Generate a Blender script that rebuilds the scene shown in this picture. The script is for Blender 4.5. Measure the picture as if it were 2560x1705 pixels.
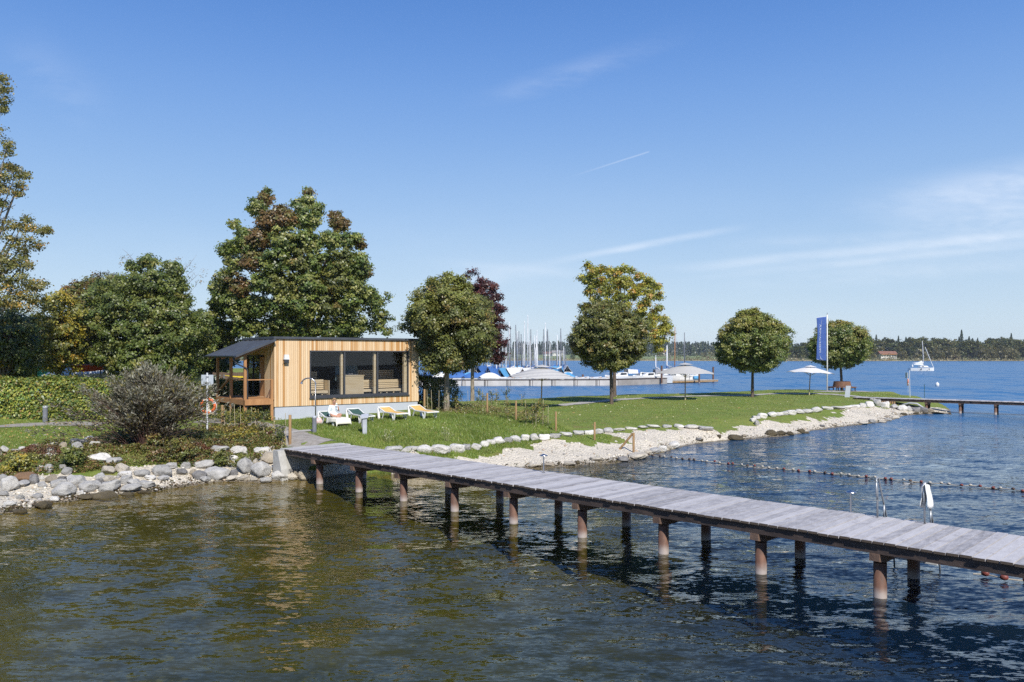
import bpy, bmesh, math, random
import numpy as np
from mathutils import Vector, Matrix

random.seed(7)
RNG = np.random.default_rng(11)
for o in list(bpy.data.objects):
    bpy.data.objects.remove(o, do_unlink=True)
SC = bpy.context.scene
COL = SC.collection

# ------------------------------------------------------------------ camera
F, HZ, CH = 2000.0, 889.0, 5.0          # focal length and horizon in photo pixels, eye height
cam_d = bpy.data.cameras.new("camera")
cam = bpy.data.objects.new("camera", cam_d)
COL.objects.link(cam)
cam.location = (0, 0, CH)
cam.rotation_euler = (math.radians(90), 0, 0)
cam_d.sensor_width = 36
cam_d.lens = F / 2560 * 36
cam_d.shift_y = (HZ - 852.5) / 2560
cam_d.clip_end = 9000
SC.camera = cam

# ------------------------------------------------------------------ light
SUN_EL = math.radians(42)
SUN_H = Vector((0.36, -0.933))
SUN_ROT = math.atan2(SUN_H.x, SUN_H.y)
sdir = Vector((SUN_H.x * math.cos(SUN_EL), SUN_H.y * math.cos(SUN_EL), math.sin(SUN_EL)))
sl = bpy.data.lights.new("sun", 'SUN')
sl.energy = 5.0
sl.angle = math.radians(0.5)
sl.color = (1.0, 0.95, 0.87)
so = bpy.data.objects.new("sun", sl)
so.rotation_euler = (-sdir).to_track_quat('-Z', 'Y').to_euler()
so.location = (30, -60, 60)
COL.objects.link(so)

W = bpy.data.worlds.new("World")
SC.world = W
W.use_nodes = True
nt = W.node_tree
nt.nodes.clear()


def nn(t, typ, **kw):
    n = t.nodes.new(typ)
    for k, v in kw.items():
        setattr(n, k, v)
    return n


def mth(t, op, a, b=None, c=None, clamp=False):
    n = t.nodes.new('ShaderNodeMath')
    n.operation = op
    n.use_clamp = clamp
    for i, v in enumerate((a, b, c)):
        if v is None:
            continue
        if isinstance(v, (int, float)):
            n.inputs[i].default_value = v
        else:
            t.links.new(v, n.inputs[i])
    return n.outputs[0]


def maprange(t, v, a, b, c, d, smooth=True):
    n = t.nodes.new('ShaderNodeMapRange')
    if smooth:
        n.interpolation_type = 'SMOOTHSTEP'
    t.links.new(v, n.inputs[0])
    for i, x in enumerate((a, b, c, d)):
        n.inputs[i + 1].default_value = x
    return n.outputs[0]


def mixc(t, fac, a, b, mode='MIX'):
    n = t.nodes.new('ShaderNodeMix')
    n.data_type = 'RGBA'
    n.blend_type = mode
    for s, v in ((n.inputs[0], fac), (n.inputs[6], a), (n.inputs[7], b)):
        if isinstance(v, (int, float)):
            s.default_value = v
        elif isinstance(v, (tuple, list)):
            s.default_value = tuple(v)[:3] + (1,)
        else:
            t.links.new(v, s)
    return n.outputs[2]


sky = nn(nt, 'ShaderNodeTexSky', sky_type='NISHITA', sun_disc=False)
sky.sun_elevation = SUN_EL
sky.sun_rotation = SUN_ROT
sky.altitude = 500
sky.air_density = 1.0
sky.dust_density = 0.3
sky.ozone_density = 2.2
# thin cirrus and vapour trails, laid out by compass bearing (u) and height above the horizon (v)
tc = nn(nt, 'ShaderNodeTexCoord')
sx = nn(nt, 'ShaderNodeSeparateXYZ')
nt.links.new(tc.outputs['Generated'], sx.inputs[0])
yy = mth(nt, 'MAXIMUM', sx.outputs[1], 0.05)
uu = mth(nt, 'DIVIDE', sx.outputs[0], yy)
vv = mth(nt, 'DIVIDE', sx.outputs[2], yy)
front = maprange(nt, sx.outputs[1], 0.1, 0.4, 0, 1)
cmb = nn(nt, 'ShaderNodeCombineXYZ')
nt.links.new(uu, cmb.inputs[0])
nt.links.new(vv, cmb.inputs[1])


def skynoise(sc, rot, stretch, detail=5, seed=0.0):
    mp = nn(nt, 'ShaderNodeMapping')
    mp.inputs['Rotation'].default_value = (0, 0, rot)
    mp.inputs['Scale'].default_value = (sc, sc * stretch, 1)
    mp.inputs['Location'].default_value = (seed, seed * 1.7, seed)
    nt.links.new(cmb.outputs[0], mp.inputs[0])
    n = nn(nt, 'ShaderNodeTexNoise')
    n.inputs['Scale'].default_value = 1
    n.inputs['Detail'].default_value = detail
    n.inputs['Roughness'].default_value = 0.6
    nt.links.new(mp.outputs[0], n.inputs[0])
    return n.outputs[0]


def trail(p0, p1, half, amp, taper0, taper1, rough=0.5, wob=0.004):
    """one vapour trail from p0 to p1 in (u, v)"""
    (u0, v0), (u1, v1) = p0, p1
    L = math.hypot(u1 - u0, v1 - v0)
    dx, dy = (u1 - u0) / L, (v1 - v0) / L
    a = mth(nt, 'ADD', mth(nt, 'MULTIPLY', mth(nt, 'SUBTRACT', uu, u0), dx),
            mth(nt, 'MULTIPLY', mth(nt, 'SUBTRACT', vv, v0), dy))
    b = mth(nt, 'ADD', mth(nt, 'MULTIPLY', mth(nt, 'SUBTRACT', uu, u0), -dy),
            mth(nt, 'MULTIPLY', mth(nt, 'SUBTRACT', vv, v0), dx))
    n = skynoise(14, -math.atan2(dy, dx), 3.5, 6, u0 * 9)
    b = mth(nt, 'ADD', b, mth(nt, 'MULTIPLY', mth(nt, 'SUBTRACT', n, 0.5), wob))
    w = maprange(nt, mth(nt, 'ABSOLUTE', b), 0, half, 1, 0)
    e = mth(nt, 'MULTIPLY', maprange(nt, a, 0, taper0 * L, 0, 1), maprange(nt, a, L * (1 - taper1), L, 1, 0))
    r = mth(nt, 'MULTIPLY', mth(nt, 'MULTIPLY', w, e), amp)
    return mth(nt, 'MULTIPLY', r, maprange(nt, n, 0.25, 0.7, 1 - rough, 1))


def uv(px, py):
    return ((px - 1280) / F, (HZ - py) / F)


clouds = trail(uv(1395, 452), uv(1626, 378), 0.0016, 0.20, 0.8, 0.03, 0.3, 0.001)
for args in (
        (uv(1300, 668), uv(1900, 560), 0.007, 0.36, 0.5, 0.35, 0.6, 0.006),
        (uv(1560, 686), uv(2700, 573), 0.011, 0.30, 0.35, 0.05, 0.6, 0.006),
        (uv(1600, 708), uv(2700, 598), 0.008, 0.24, 0.5, 0.05, 0.6, 0.006),
        (uv(1700, 720), uv(2700, 640), 0.02, 0.17, 0.5, 0.05, 0.8, 0.012),
        (uv(1000, 655), uv(1560, 690), 0.012, 0.12, 0.4, 0.4, 0.8, 0.01),
        (uv(940, 730), uv(1500, 650), 0.016, 0.14, 0.4, 0.5, 0.8, 0.012),
        (uv(1130, 275), uv(1800, 60), 0.022, 0.12, 0.4, 0.6, 0.9, 0.02),
        (uv(1980, 540), uv(2900, 380), 0.035, 0.26, 0.5, 0.05, 0.8, 0.03),
        (uv(2100, 610), uv(2900, 440), 0.06, 0.36, 0.5, 0.05, 0.7, 0.03),
        (uv(1750, 610), uv(2400, 590), 0.012, 0.14, 0.5, 0.4, 0.9, 0.012),
        (uv(0, 60), uv(300, 330), 0.05, 0.06, 0.4, 0.4, 0.9, 0.05)):
    clouds = mth(nt, 'ADD', clouds, trail(*args))
haze_n = skynoise(2.2, -0.25, 3.0, 6, 3.1)
veil = mth(nt, 'MULTIPLY', maprange(nt, haze_n, 0.40, 0.75, 0, 0.10), maprange(nt, vv, 0.0, 0.30, 1, 0))
clouds = mth(nt, 'MULTIPLY', mth(nt, 'ADD', clouds, veil), front, clamp=True)
hs = nn(nt, 'ShaderNodeHueSaturation')
hs.inputs['Saturation'].default_value = 1.12
hs.inputs['Value'].default_value = 1.0
nt.links.new(sky.outputs[0], hs.inputs['Color'])
rp = nn(nt, 'ShaderNodeValToRGB')
rp.color_ramp.interpolation = 'B_SPLINE'
rel = rp.color_ramp.elements
rel[0].position, rel[0].color = 0.0, (.66, .80, .935, 1)
rel[1].position, rel[1].color = 1.0, (.045, .16, .52, 1)
for p_, c_ in ((.10, (.62, .78, .945, 1)), (.26, (.40, .625, .935, 1)), (.50, (.185, .395, .87, 1)), (.70, (.093, .26, .71, 1))):
    q_ = rel.new(p_)
    q_.color = c_
nt.links.new(maprange(nt, sx.outputs[2], 0.0, 0.62, 0, 1, False), rp.inputs[0])
air0 = mixc(nt, 1.0, rp.outputs[0], (9.6, 9.6, 9.6), 'MULTIPLY')
air = mixc(nt, 0.85, hs.outputs[0], air0)
skyc = mixc(nt, clouds, air, (10, 10.5, 11.4))
bg = nn(nt, 'ShaderNodeBackground')
bg.inputs[1].default_value = 0.092
nt.links.new(skyc, bg.inputs[0])
wo = nn(nt, 'ShaderNodeOutputWorld')
nt.links.new(bg.outputs[0], wo.inputs[0])

SC.view_settings.view_transform = 'Standard'
SC.view_settings.look = 'None'
SC.view_settings.exposure = 0.12
SC.view_settings.gamma = 1.0
SC.view_settings.use_curve_mapping = False
SC.render.engine = 'CYCLES'
SC.cycles.max_bounces = 8
SC.cycles.transparent_max_bounces = 12
SC.cycles.glossy_bounces = 4
SC.cycles.diffuse_bounces = 2
SC.cycles.caustics_reflective = False
SC.cycles.caustics_refractive = False
SC.cycles.sample_clamp_indirect = 6
SC.cycles.use_denoising = False


# ------------------------------------------------------------------ helpers
def at(px, py, z=0.0):
    """world x, y of the point at height z that stands at this place of the photo"""
    d = F * (CH - z) / (py - HZ)
    return ((px - 1280) / F * d, d)


def at3(px, py, z=0.0):
    return at(px, py, z) + (z,)


def xd(px, d):
    return (px - 1280) / F * d


def zd(py, d):
    return CH + (HZ - py) / F * d


def tag(o, label=None, cat=None, group=None, kind=None):
    if label:
        o['label'] = label
    if cat:
        o['category'] = cat
    if group:
        o['group'] = group
    if kind:
        o['kind'] = kind
    return o


def thing(name, label, cat, loc=(0, 0, 0), rz=0.0, group=None):
    o = bpy.data.objects.new(name, None)
    o.empty_display_size = 0.2
    COL.objects.link(o)
    o.location = loc
    o.rotation_euler = (0, 0, rz)
    return tag(o, label, cat, group)


def kids(o):
    return [c for c in COL.objects if c.parent == o]


def dup(o, loc, rz=0.0, sc=None, label=None, cat=None, group=None, children=None):
    r = o.copy()
    COL.objects.link(r)
    r.location = loc
    r.rotation_euler = (0, 0, rz)
    if sc is not None:
        r.scale = (sc, sc, sc) if isinstance(sc, (int, float)) else sc
    for k, v in (('label', label), ('category', cat), ('group', group)):
        if v:
            r[k] = v
    for c in (children if children is not None else list(o.children)):
        d = c.copy()
        COL.objects.link(d)
        d.parent = r
        for g in list(c.children):
            e = g.copy()
            COL.objects.link(e)
            e.parent = d
    return r


class MB:
    def __init__(s):
        s.v = []
        s.f = []

    def add(s, vs, fs):
        b = len(s.v)
        s.v += [tuple(p) for p in vs]
        s.f += [tuple(i + b for i in q) for q in fs]
        return s

    def box(s, a, b):
        x0, y0, z0 = a
        x1, y1, z1 = b
        return s.add([(x0, y0, z0), (x1, y0, z0), (x1, y1, z0), (x0, y1, z0),
                      (x0, y0, z1), (x1, y0, z1), (x1, y1, z1), (x0, y1, z1)],
                     [(0, 3, 2, 1), (4, 5, 6, 7), (0, 1, 5, 4), (1, 2, 6, 5), (2, 3, 7, 6), (3, 0, 4, 7)])

    def bar(s, p, q, w, h, up=(0, 0, 1)):
        """rectangular bar from p to q"""
        p, q, up = Vector(p), Vector(q), Vector(up)
        d = (q - p).normalized()
        if abs(d.dot(up)) > 0.98:
            up = Vector((0, 1, 0))
        a = d.cross(up).normalized() * w / 2
        b = a.cross(d).normalized() * h / 2
        vs = [p - a - b, p + a - b, p + a + b, p - a + b, q - a - b, q + a - b, q + a + b, q - a + b]
        return s.add(vs, [(0, 1, 2, 3), (7, 6, 5, 4), (0, 4, 5, 1), (1, 5, 6, 2), (2, 6, 7, 3), (3, 7, 4, 0)])

    def tube(s, pts, rad, n=8, cap=True):
        pts = [Vector(p) for p in pts]
        if isinstance(rad, (int, float)):
            rad = [rad] * len(pts)
        vs, fs = [], []
        ref = Vector((0.31, 0.17, 0.93)) if abs((pts[-1] - pts[0]).normalized().z) < 0.9 else Vector((1, 0.1, 0))
        for i, p in enumerate(pts):
            d = (pts[min(i + 1, len(pts) - 1)] - pts[max(i - 1, 0)])
            d = d.normalized() if d.length > 1e-9 else Vector((0, 0, 1))
            a = d.cross(ref)
            a = a.normalized() if a.length > 1e-6 else Vector((1, 0, 0))
            b = d.cross(a)
            for k in range(n):
                t = 2 * math.pi * k / n
                vs.append(p + (a * math.cos(t) + b * math.sin(t)) * rad[i])
        for i in range(len(pts) - 1):
            for k in range(n):
                fs.append((i * n + k, i * n + (k + 1) % n, (i + 1) * n + (k + 1) % n, (i + 1) * n + k))
        if cap:
            fs.append(tuple(range(n - 1, -1, -1)))
            fs.append(tuple(range((len(pts) - 1) * n, len(pts) * n)))
        return s.add(vs, fs)

    def lathe(s, prof, n=16, c=(0, 0, 0)):
        """profile of (r, z) turned about the upright axis through c"""
        vs, fs = [], []
        for r, z in prof:
            for k in range(n):
                t = 2 * math.pi * k / n
                vs.append((c[0] + r * math.cos(t), c[1] + r * math.sin(t), c[2] + z))
        for i in range(len(prof) - 1):
            for k in range(n):
                fs.append((i * n + k, i * n + (k + 1) % n, (i + 1) * n + (k + 1) % n, (i + 1) * n + k))
        if prof[0][0] > 1e-5:
            fs.append(tuple(range(n - 1, -1, -1)))
        if prof[-1][0] > 1e-5:
            fs.append(tuple(range((len(prof) - 1) * n, len(prof) * n)))
        return s.add(vs, fs)

    def ball(s, c, r, n=8, m=6):
        rx, ry, rz = (r, r, r) if isinstance(r, (int, float)) else r
        vs, fs = [], []
        for i in range(m + 1):
            ph = math.pi * i / m
            for k in range(n):
                t = 2 * math.pi * k / n
                vs.append((c[0] + rx * math.sin(ph) * math.cos(t), c[1] + ry * math.sin(ph) * math.sin(t), c[2] - rz * math.cos(ph)))
        for i in range(m):
            for k in range(n):
                fs.append((i * n + k, i * n + (k + 1) % n, (i + 1) * n + (k + 1) % n, (i + 1) * n + k))
        return s.add(vs, fs)

    def grid(s, fn, nu, nv):
        vs = [fn(i / nu, j / nv) for j in range(nv + 1) for i in range(nu + 1)]
        fs = [(j * (nu + 1) + i, j * (nu + 1) + i + 1, (j + 1) * (nu + 1) + i + 1, (j + 1) * (nu + 1) + i)
              for j in range(nv) for i in range(nu)]
        return s.add(vs, fs)

    def build(s, name, mat, parent=None, smooth=False, bevel=0, off=None, solid=0):
        me = bpy.data.meshes.new(name)
        vs = s.v if off is None else [(p[0] - off[0], p[1] - off[1], p[2] - off[2]) for p in s.v]
        me.from_pydata([tuple(p) for p in vs], [], s.f)
        me.validate()
        if smooth:
            me.polygons.foreach_set('use_smooth', [True] * len(me.polygons))
        o = bpy.data.objects.new(name, me)
        if mat:
            me.materials.append(mat)
        COL.objects.link(o)
        if parent is not None:
            o.parent = parent
        if solid:
            m = o.modifiers.new('thick', 'SOLIDIFY')
            m.thickness = solid
            m.offset = 0
        if bevel:
            m = o.modifiers.new('bevel', 'BEVEL')
            m.width = bevel
            m.segments = 2
            m.limit_method = 'ANGLE'
        return o


def np_mesh(name, V, Fq, mat, parent=None, smooth=False, facecol=None, vertcol=None):
    """mesh from numpy arrays; Fq is (n, k)"""
    me = bpy.data.meshes.new(name)
    V = np.asarray(V, dtype=np.float32)
    Fq = np.asarray(Fq, dtype=np.int32)
    k = Fq.shape[1]
    me.vertices.add(len(V))
    me.vertices.foreach_set('co', V.ravel())
    me.loops.add(Fq.size)
    me.loops.foreach_set('vertex_index', Fq.ravel())
    me.polygons.add(len(Fq))
    me.polygons.foreach_set('loop_start', np.arange(0, Fq.size, k, dtype=np.int32))
    me.polygons.foreach_set('loop_total', np.full(len(Fq), k, dtype=np.int32))
    if smooth:
        me.polygons.foreach_set('use_smooth', np.ones(len(Fq), dtype=bool))
    me.update(calc_edges=True)
    if facecol is not None:
        a = me.attributes.new('tint', 'FLOAT_COLOR', 'FACE')
        c = np.ones((len(Fq), 4), dtype=np.float32)
        c[:, :3] = facecol
        a.data.foreach_set('color', c.ravel())
    if vertcol is not None:
        a = me.attributes.new('tint', 'FLOAT_COLOR', 'POINT')
        c = np.ones((len(V), 4), dtype=np.float32)
        c[:, :3] = vertcol
        a.data.foreach_set('color', c.ravel())
    if mat:
        me.materials.append(mat)
    o = bpy.data.objects.new(name, me)
    COL.objects.link(o)
    if parent is not None:
        o.parent = parent
    return o


# ------------------------------------------------------------------ materials
def newmat(name):
    m = bpy.data.materials.new(name)
    m.use_nodes = True
    t = m.node_tree
    t.nodes.clear()
    out = nn(t, 'ShaderNodeOutputMaterial')
    return m, t, out


def tnoise(t, co, scale, detail=4, rough=0.55, stretch=(1, 1, 1), loc=(0, 0, 0), rot=(0, 0, 0)):
    mp = nn(t, 'ShaderNodeMapping')
    mp.inputs['Scale'].default_value = stretch
    mp.inputs['Location'].default_value = loc
    mp.inputs['Rotation'].default_value = rot
    t.links.new(co, mp.inputs[0])
    n = nn(t, 'ShaderNodeTexNoise')
    n.inputs['Scale'].default_value = scale
    n.inputs['Detail'].default_value = detail
    n.inputs['Roughness'].default_value = rough
    t.links.new(mp.outputs[0], n.inputs[0])
    return n


def pm(name, col, col2=None, scale=6.0, rough=0.6, bump=0.0, metal=0.0, stretch=(1, 1, 1), spec=0.4, bscale=None, world=False, rot=(0, 0, 0)):
    """surface with a base colour that drifts to col2 with noise"""
    m, t, out = newmat(name)
    b = nn(t, 'ShaderNodeBsdfPrincipled')
    b.inputs['Roughness'].default_value = rough
    b.inputs['Metallic'].default_value = metal
    b.inputs['Specular IOR Level'].default_value = spec
    if col2 is None:
        col2 = tuple(c * 0.78 for c in col)
    if world:
        co = nn(t, 'ShaderNodeNewGeometry').outputs['Position']
    else:
        co = nn(t, 'ShaderNodeTexCoord').outputs['Object']
    n = tnoise(t, co, scale, 5, 0.6, stretch, rot=rot)
    f = maprange(t, n.outputs[0], 0.3, 0.7, 0, 1)
    t.links.new(mixc(t, f, col, col2), b.inputs['Base Color'])
    rr = mth(t, 'ADD', mth(t, 'MULTIPLY', mth(t, 'SUBTRACT', n.outputs[0], 0.5), 0.3), rough, clamp=True)
    t.links.new(rr, b.inputs['Roughness'])
    if bump:
        n2 = tnoise(t, co, bscale or scale * 4, 4, 0.6, stretch, rot=rot)
        bp = nn(t, 'ShaderNodeBump')
        bp.inputs['Strength'].default_value = 1
        bp.inputs['Distance'].default_value = bump
        t.links.new(n2.outputs[0], bp.inputs['Height'])
        t.links.new(bp.outputs[0], b.inputs['Normal'])
    t.links.new(b.outputs[0], out.inputs[0])
    return m


def leafmat(name, trans=0.2, rough=0.42):
    m, t, out = newmat(name)
    a = nn(t, 'ShaderNodeAttribute', attribute_name='tint')
    b = nn(t, 'ShaderNodeBsdfPrincipled')
    b.inputs['Roughness'].default_value = rough
    b.inputs['Specular IOR Level'].default_value = 0.5
    t.links.new(a.outputs['Color'], b.inputs['Base Color'])
    tr = nn(t, 'ShaderNodeBsdfTranslucent')
    t.links.new(mixc(t, 1.0, a.outputs['Color'], (1.5, 1.5, 0.6), 'MULTIPLY'), tr.inputs[0])
    ms = nn(t, 'ShaderNodeMixShader')
    ms.inputs[0].default_value = trans
    t.links.new(b.outputs[0], ms.inputs[1])
    t.links.new(tr.outputs[0], ms.inputs[2])
    t.links.new(ms.outputs[0], out.inputs[0])
    return m


M_LEAF = leafmat('leaves')
M_BARK = pm('bark', (.16, .12, .09), (.07, .055, .045), 9, .9, .02, stretch=(1, 1, .25))
M_BARKP = pm('pale_bark', (.34, .29, .22), (.17, .14, .11), 7, .9, .01, stretch=(1, 1, .3))
M_WHITE = pm('white_plastic', (.8, .8, .78), (.74, .74, .72), 5, .4)
M_STEEL = pm('brushed_steel', (.55, .55, .56), (.42, .42, .43), 20, .3, metal=1.0)
M_DGREY = pm('dark_grey_paint', (.05, .055, .065), (.035, .04, .048), 5, .45)
M_MGREY = pm('mid_grey_paint', (.19, .20, .23), (.14, .15, .17), 4, .5)
M_LGREY = pm('light_grey_paint', (.46, .48, .52), (.38, .40, .44), 4, .5)
M_POST = pm('round_timber', (.42, .27, .13), (.26, .16, .08), 5, .85, .01, stretch=(1, 1, .2))
M_STAKE = pm('bamboo_stake', (.48, .42, .28), (.36, .30, .2), 5, .8)

# ------------------------------------------------------------------ terrain
SHORE_PX = [(0, 1283), (29, 1283), (75, 1272), (127, 1256), (177, 1254), (204, 1249), (238, 1239), (289, 1238), (325, 1234),
            (365, 1229), (389, 1230), (419, 1222), (477, 1214), (536, 1206), (594, 1203), (653, 1205), (717, 1202), (770, 1199)]
SHORE2_PX = [(905, 1177), (945, 1177), (990, 1188), (1080, 1190), (1160, 1186), (1240, 1178), (1313, 1171), (1359, 1170), (1400, 1166), (1453, 1163), (1517, 1158),
             (1556, 1154), (1572, 1150), (1619, 1142), (1657, 1132), (1695, 1119), (1746, 1109), (1823, 1100), (1896, 1096), (1980, 1088), (2036, 1076),
             (2092, 1068), (2148, 1062), (2200, 1056), (2227, 1051), (2261, 1039), (2317, 1035), (2359, 1034), (2378, 1037)]
shore = [(-220, 23.5), (-60, 24), (-30, 24.6), (-21, 25.0)] + [at(*p) for p in SHORE_PX] + [(-6.9, 33.6), (-5.6, 34.6)] + [at(*p) for p in SHORE2_PX]
BACK = [(40.5, 74), (44.5, 83), (46.5, 92), (46.5, 98.5), (41.5, 101), (36.3, 105.5), (31, 103), (24, 97.6), (19.2, 93.2), (12, 90),
        (4.9, 86.8), (1.3, 81.8), (-5.3, 75.2), (-10, 76), (-14, 82), (-20, 102), (-27, 128), (-42, 175), (-70, 300), (-220, 300)]
POLY = np.array(shore + BACK)


def seg_dist(P, poly, closed=True):
    A = poly
    B = np.roll(poly, -1, axis=0) if closed else poly[1:]
    if not closed:
        A = poly[:-1]
    best = np.full(len(P), 1e9)
    for a, b in zip(A, B):
        ab = b - a
        t = np.clip(((P - a) @ ab) / max(ab @ ab, 1e-9), 0, 1)
        q = a + t[:, None] * ab
        best = np.minimum(best, np.hypot(P[:, 0] - q[:, 0], P[:, 1] - q[:, 1]))
    return best


def inside(P, poly):
    r = np.zeros(len(P), bool)
    j = len(poly) - 1
    for i in range(len(poly)):
        xi, yi = poly[i]
        xj, yj = poly[j]
        if yi != yj:
            c = ((yi > P[:, 1]) != (yj > P[:, 1])) & (P[:, 0] < (xj - xi) * (P[:, 1] - yi) / (yj - yi) + xi)
            r ^= c
        j = i
    return r


def vnoise(x, y, seed=0, s=1.0):
    """smooth value noise in about -1..1"""
    x = np.asarray(x) * s + seed * 17.3
    y = np.asarray(y) * s - seed * 9.1
    r = 0
    for k, (a, b, c, w) in enumerate(((1.0, .37, .3, .5), (-.61, 1.13, 1.9, .5), (1.9, -1.3, 4.1, .3), (2.3, 2.1, 2.2, .25), (4.1, -3.7, .8, .15), (3.9, 5.3, 5.8, .12))):
        r = r + w * np.sin(a * x + b * y + c + 1.3 * np.sin(.7 * b * x - .8 * a * y + k))
    return r


CTRL = [(0, 1135, 1.15), (60, 1128, 1.15), (130, 1112, 1.25), (210, 1103, 1.3), (300, 1085, 1.42), (0, 1075, 1.45), (100, 1062, 1.5), (113, 1054, 1.55),
        (300, 1052, 1.55), (420, 1060, 1.5), (520, 1065, 1.5), (0, 1190, .62), (120, 1185, .62), (250, 1172, .7), (380, 1150, .8), (480, 1140, .8), (600, 1125, .85), (690, 1128, .8), (700, 1165, .45), (640, 1170, .4),
        (330, 1190, .45), (430, 1180, .4), (230, 1205, .35), (560, 1090, 1.3), (650, 1085, 1.4), (700, 1098, 1.28),
        (760, 1106, 1.22), (845, 1109, 1.2), (900, 1114, 1.1), (735, 1090, 1.34), (685, 1051, 1.6), (640, 1062, 1.55), (580, 1046, 1.6), (550, 1060, 1.55), (785, 1076, 1.45),
        (1049, 1021, 1.88), (960, 1030, 1.75), (832, 1060, 1.52), (905, 1056, 1.55), (980, 1050, 1.68), (1056, 1046, 1.75), (1090, 1050, 1.7), (911, 1083, 1.35), (1000, 1095, 1.2), (1060, 1090, 1.28), (1150, 1070, 1.4),
        (1218, 1036, 1.5), (1290, 1052, 1.3), (1390, 1083, 1.0), (1116, 1026, 1.7), (1181, 1007, 1.2), (1330, 1060, 1.2),
        (960, 1128, .95), (1060, 1132, .72), (1150, 1117, .7), (1250, 1105, .7), (1340, 1098, .7), (1430, 1088, .7), (1486, 1103, .58), (1530, 1079, .72), (1600, 1073, .72), (1700, 1067, .72), (1785, 1074, .6),
        (1030, 1122, 1.08), (1150, 1102, 1.05), (1250, 1091, 1.03), (1350, 1083, 1.02), (1470, 1072, .95), (1560, 1064, .92), (1700, 1057, .9),
        (1100, 1152, .45), (1200, 1135, .52), (1330, 1120, .5), (1440, 1128, .35), (1520, 1120, .3), (1400, 1148, .2), (1620, 1100, .5), (1700, 1085, .5),
        (1888, 1064, .45), (2000, 1042, .6), (2100, 1029, .6), (2180, 1017, .6), (1885, 1045, .85), (2000, 1030, .95), (2100, 1018, .95), (2175, 1007, .95), (1960, 1070, .3), (2080, 1050, .35), (2180, 1040, .35), (1800, 1078, .45),
        (1529, 1010, 1.0), (1353, 1018, 1.1), (1713, 1000, 1.0), (1881, 992, .95), (2023, 988, .95), (2068, 978, .92), (2105, 976, .92), (2200, 998, .95), (2290, 995, .8), (2200, 983, .85), (1300, 1000, .95),
        (1450, 1050, .98), (1600, 1040, .95), (1800, 1030, .92)]
CTRL += [(2233, 979, .72), (2120, 977, .78), (1980, 973.5, .78), (1896, 975.5, .78), (1784, 980.5, .78), (1700, 984.5, .78), (1560, 986, .78), (1396, 992, .78), (1312, 997, .85), (1200, 1001, .95), (1140, 1004, 1.0), (2290, 990, .72)]
centers = [at3(*c) for c in CTRL]
centers += [(-20, 50, 1.75), (-10, 54, 1.7), (-30, 60, 1.75), (-40, 42, 1.6), (-60, 60, 1.75), (-25, 85, 1.6), (-8, 64, 1.5), (-35, 130, 1.6), (-90, 60, 1.7), (-90, 130, 1.7), (-120, 200, 2), (-60, 200, 1.8), (-200, 100, 2), (-200, 40, 1.5), (-50, 32, 1.2), (-30, 31, 1.2)]
for i in range(len(POLY)):
    a, b = POLY[i], POLY[(i + 1) % len(POLY)]
    n = max(1, int(np.hypot(*(b - a)) / 3.0))
    n = min(n, 12)
    for k in range(n):
        p = a + (b - a) * k / n
        centers.append((p[0], p[1], 0.0))
C3 = np.array(centers)
_, ui = np.unique(np.round(C3[:, :2], 2), axis=0, return_index=True)
C3 = C3[np.sort(ui)]
KD = np.hypot(C3[:, None, 0] - C3[None, :, 0], C3[:, None, 1] - C3[None, :, 1])
WTS = np.linalg.solve(KD + 1e-6 * np.eye(len(C3)), C3[:, 2])


def ground_z(x, y):
    P = np.stack([np.atleast_1d(np.asarray(x, float)), np.atleast_1d(np.asarray(y, float))], 1)
    out = np.empty(len(P))
    for s in range(0, len(P), 20000):
        Q = P[s:s + 20000]
        r = np.hypot(Q[:, None, 0] - C3[None, :, 0], Q[:, None, 1] - C3[None, :, 1]) @ WTS
        ins = inside(Q, POLY)
        d = seg_dist(Q, POLY)
        land = np.maximum(r, np.minimum(0.30, 0.02 + 0.16 * d)) + 0.015 * vnoise(Q[:, 0], Q[:, 1], 1, 2.2) * np.minimum(1, d)
        bed = -(0.25 * d) / (1 + 0.25 * d / 1.9) + 0.04 * vnoise(Q[:, 0], Q[:, 1], 2, 1.5) * np.minimum(1, d)
        out[s:s + 20000] = np.where(ins, land, bed)
    return out


def gz(x, y):
    return float(ground_z([x], [y])[0])


RAYD = np.concatenate([np.arange(9, 60, .25), np.arange(60, 170, .6)])


def on(px, py, z=1.0):
    """the first ground point met by the line of sight through this place of the photo"""
    zr = CH - (py - HZ) / F * RAYD
    gzz = ground_z((px - 1280) / F * RAYD, RAYD)
    k = np.nonzero(gzz >= zr)[0]
    k = int(k[0]) if len(k) else len(RAYD) - 1
    lo, hi = RAYD[max(k - 1, 0)], RAYD[k]
    for _ in range(9):
        m = (lo + hi) / 2
        if gz((px - 1280) / F * m, m) >= CH - (py - HZ) / F * m:
            hi = m
        else:
            lo = m
    x = (px - 1280) / F * hi
    return (x, hi, gz(x, hi))


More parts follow.
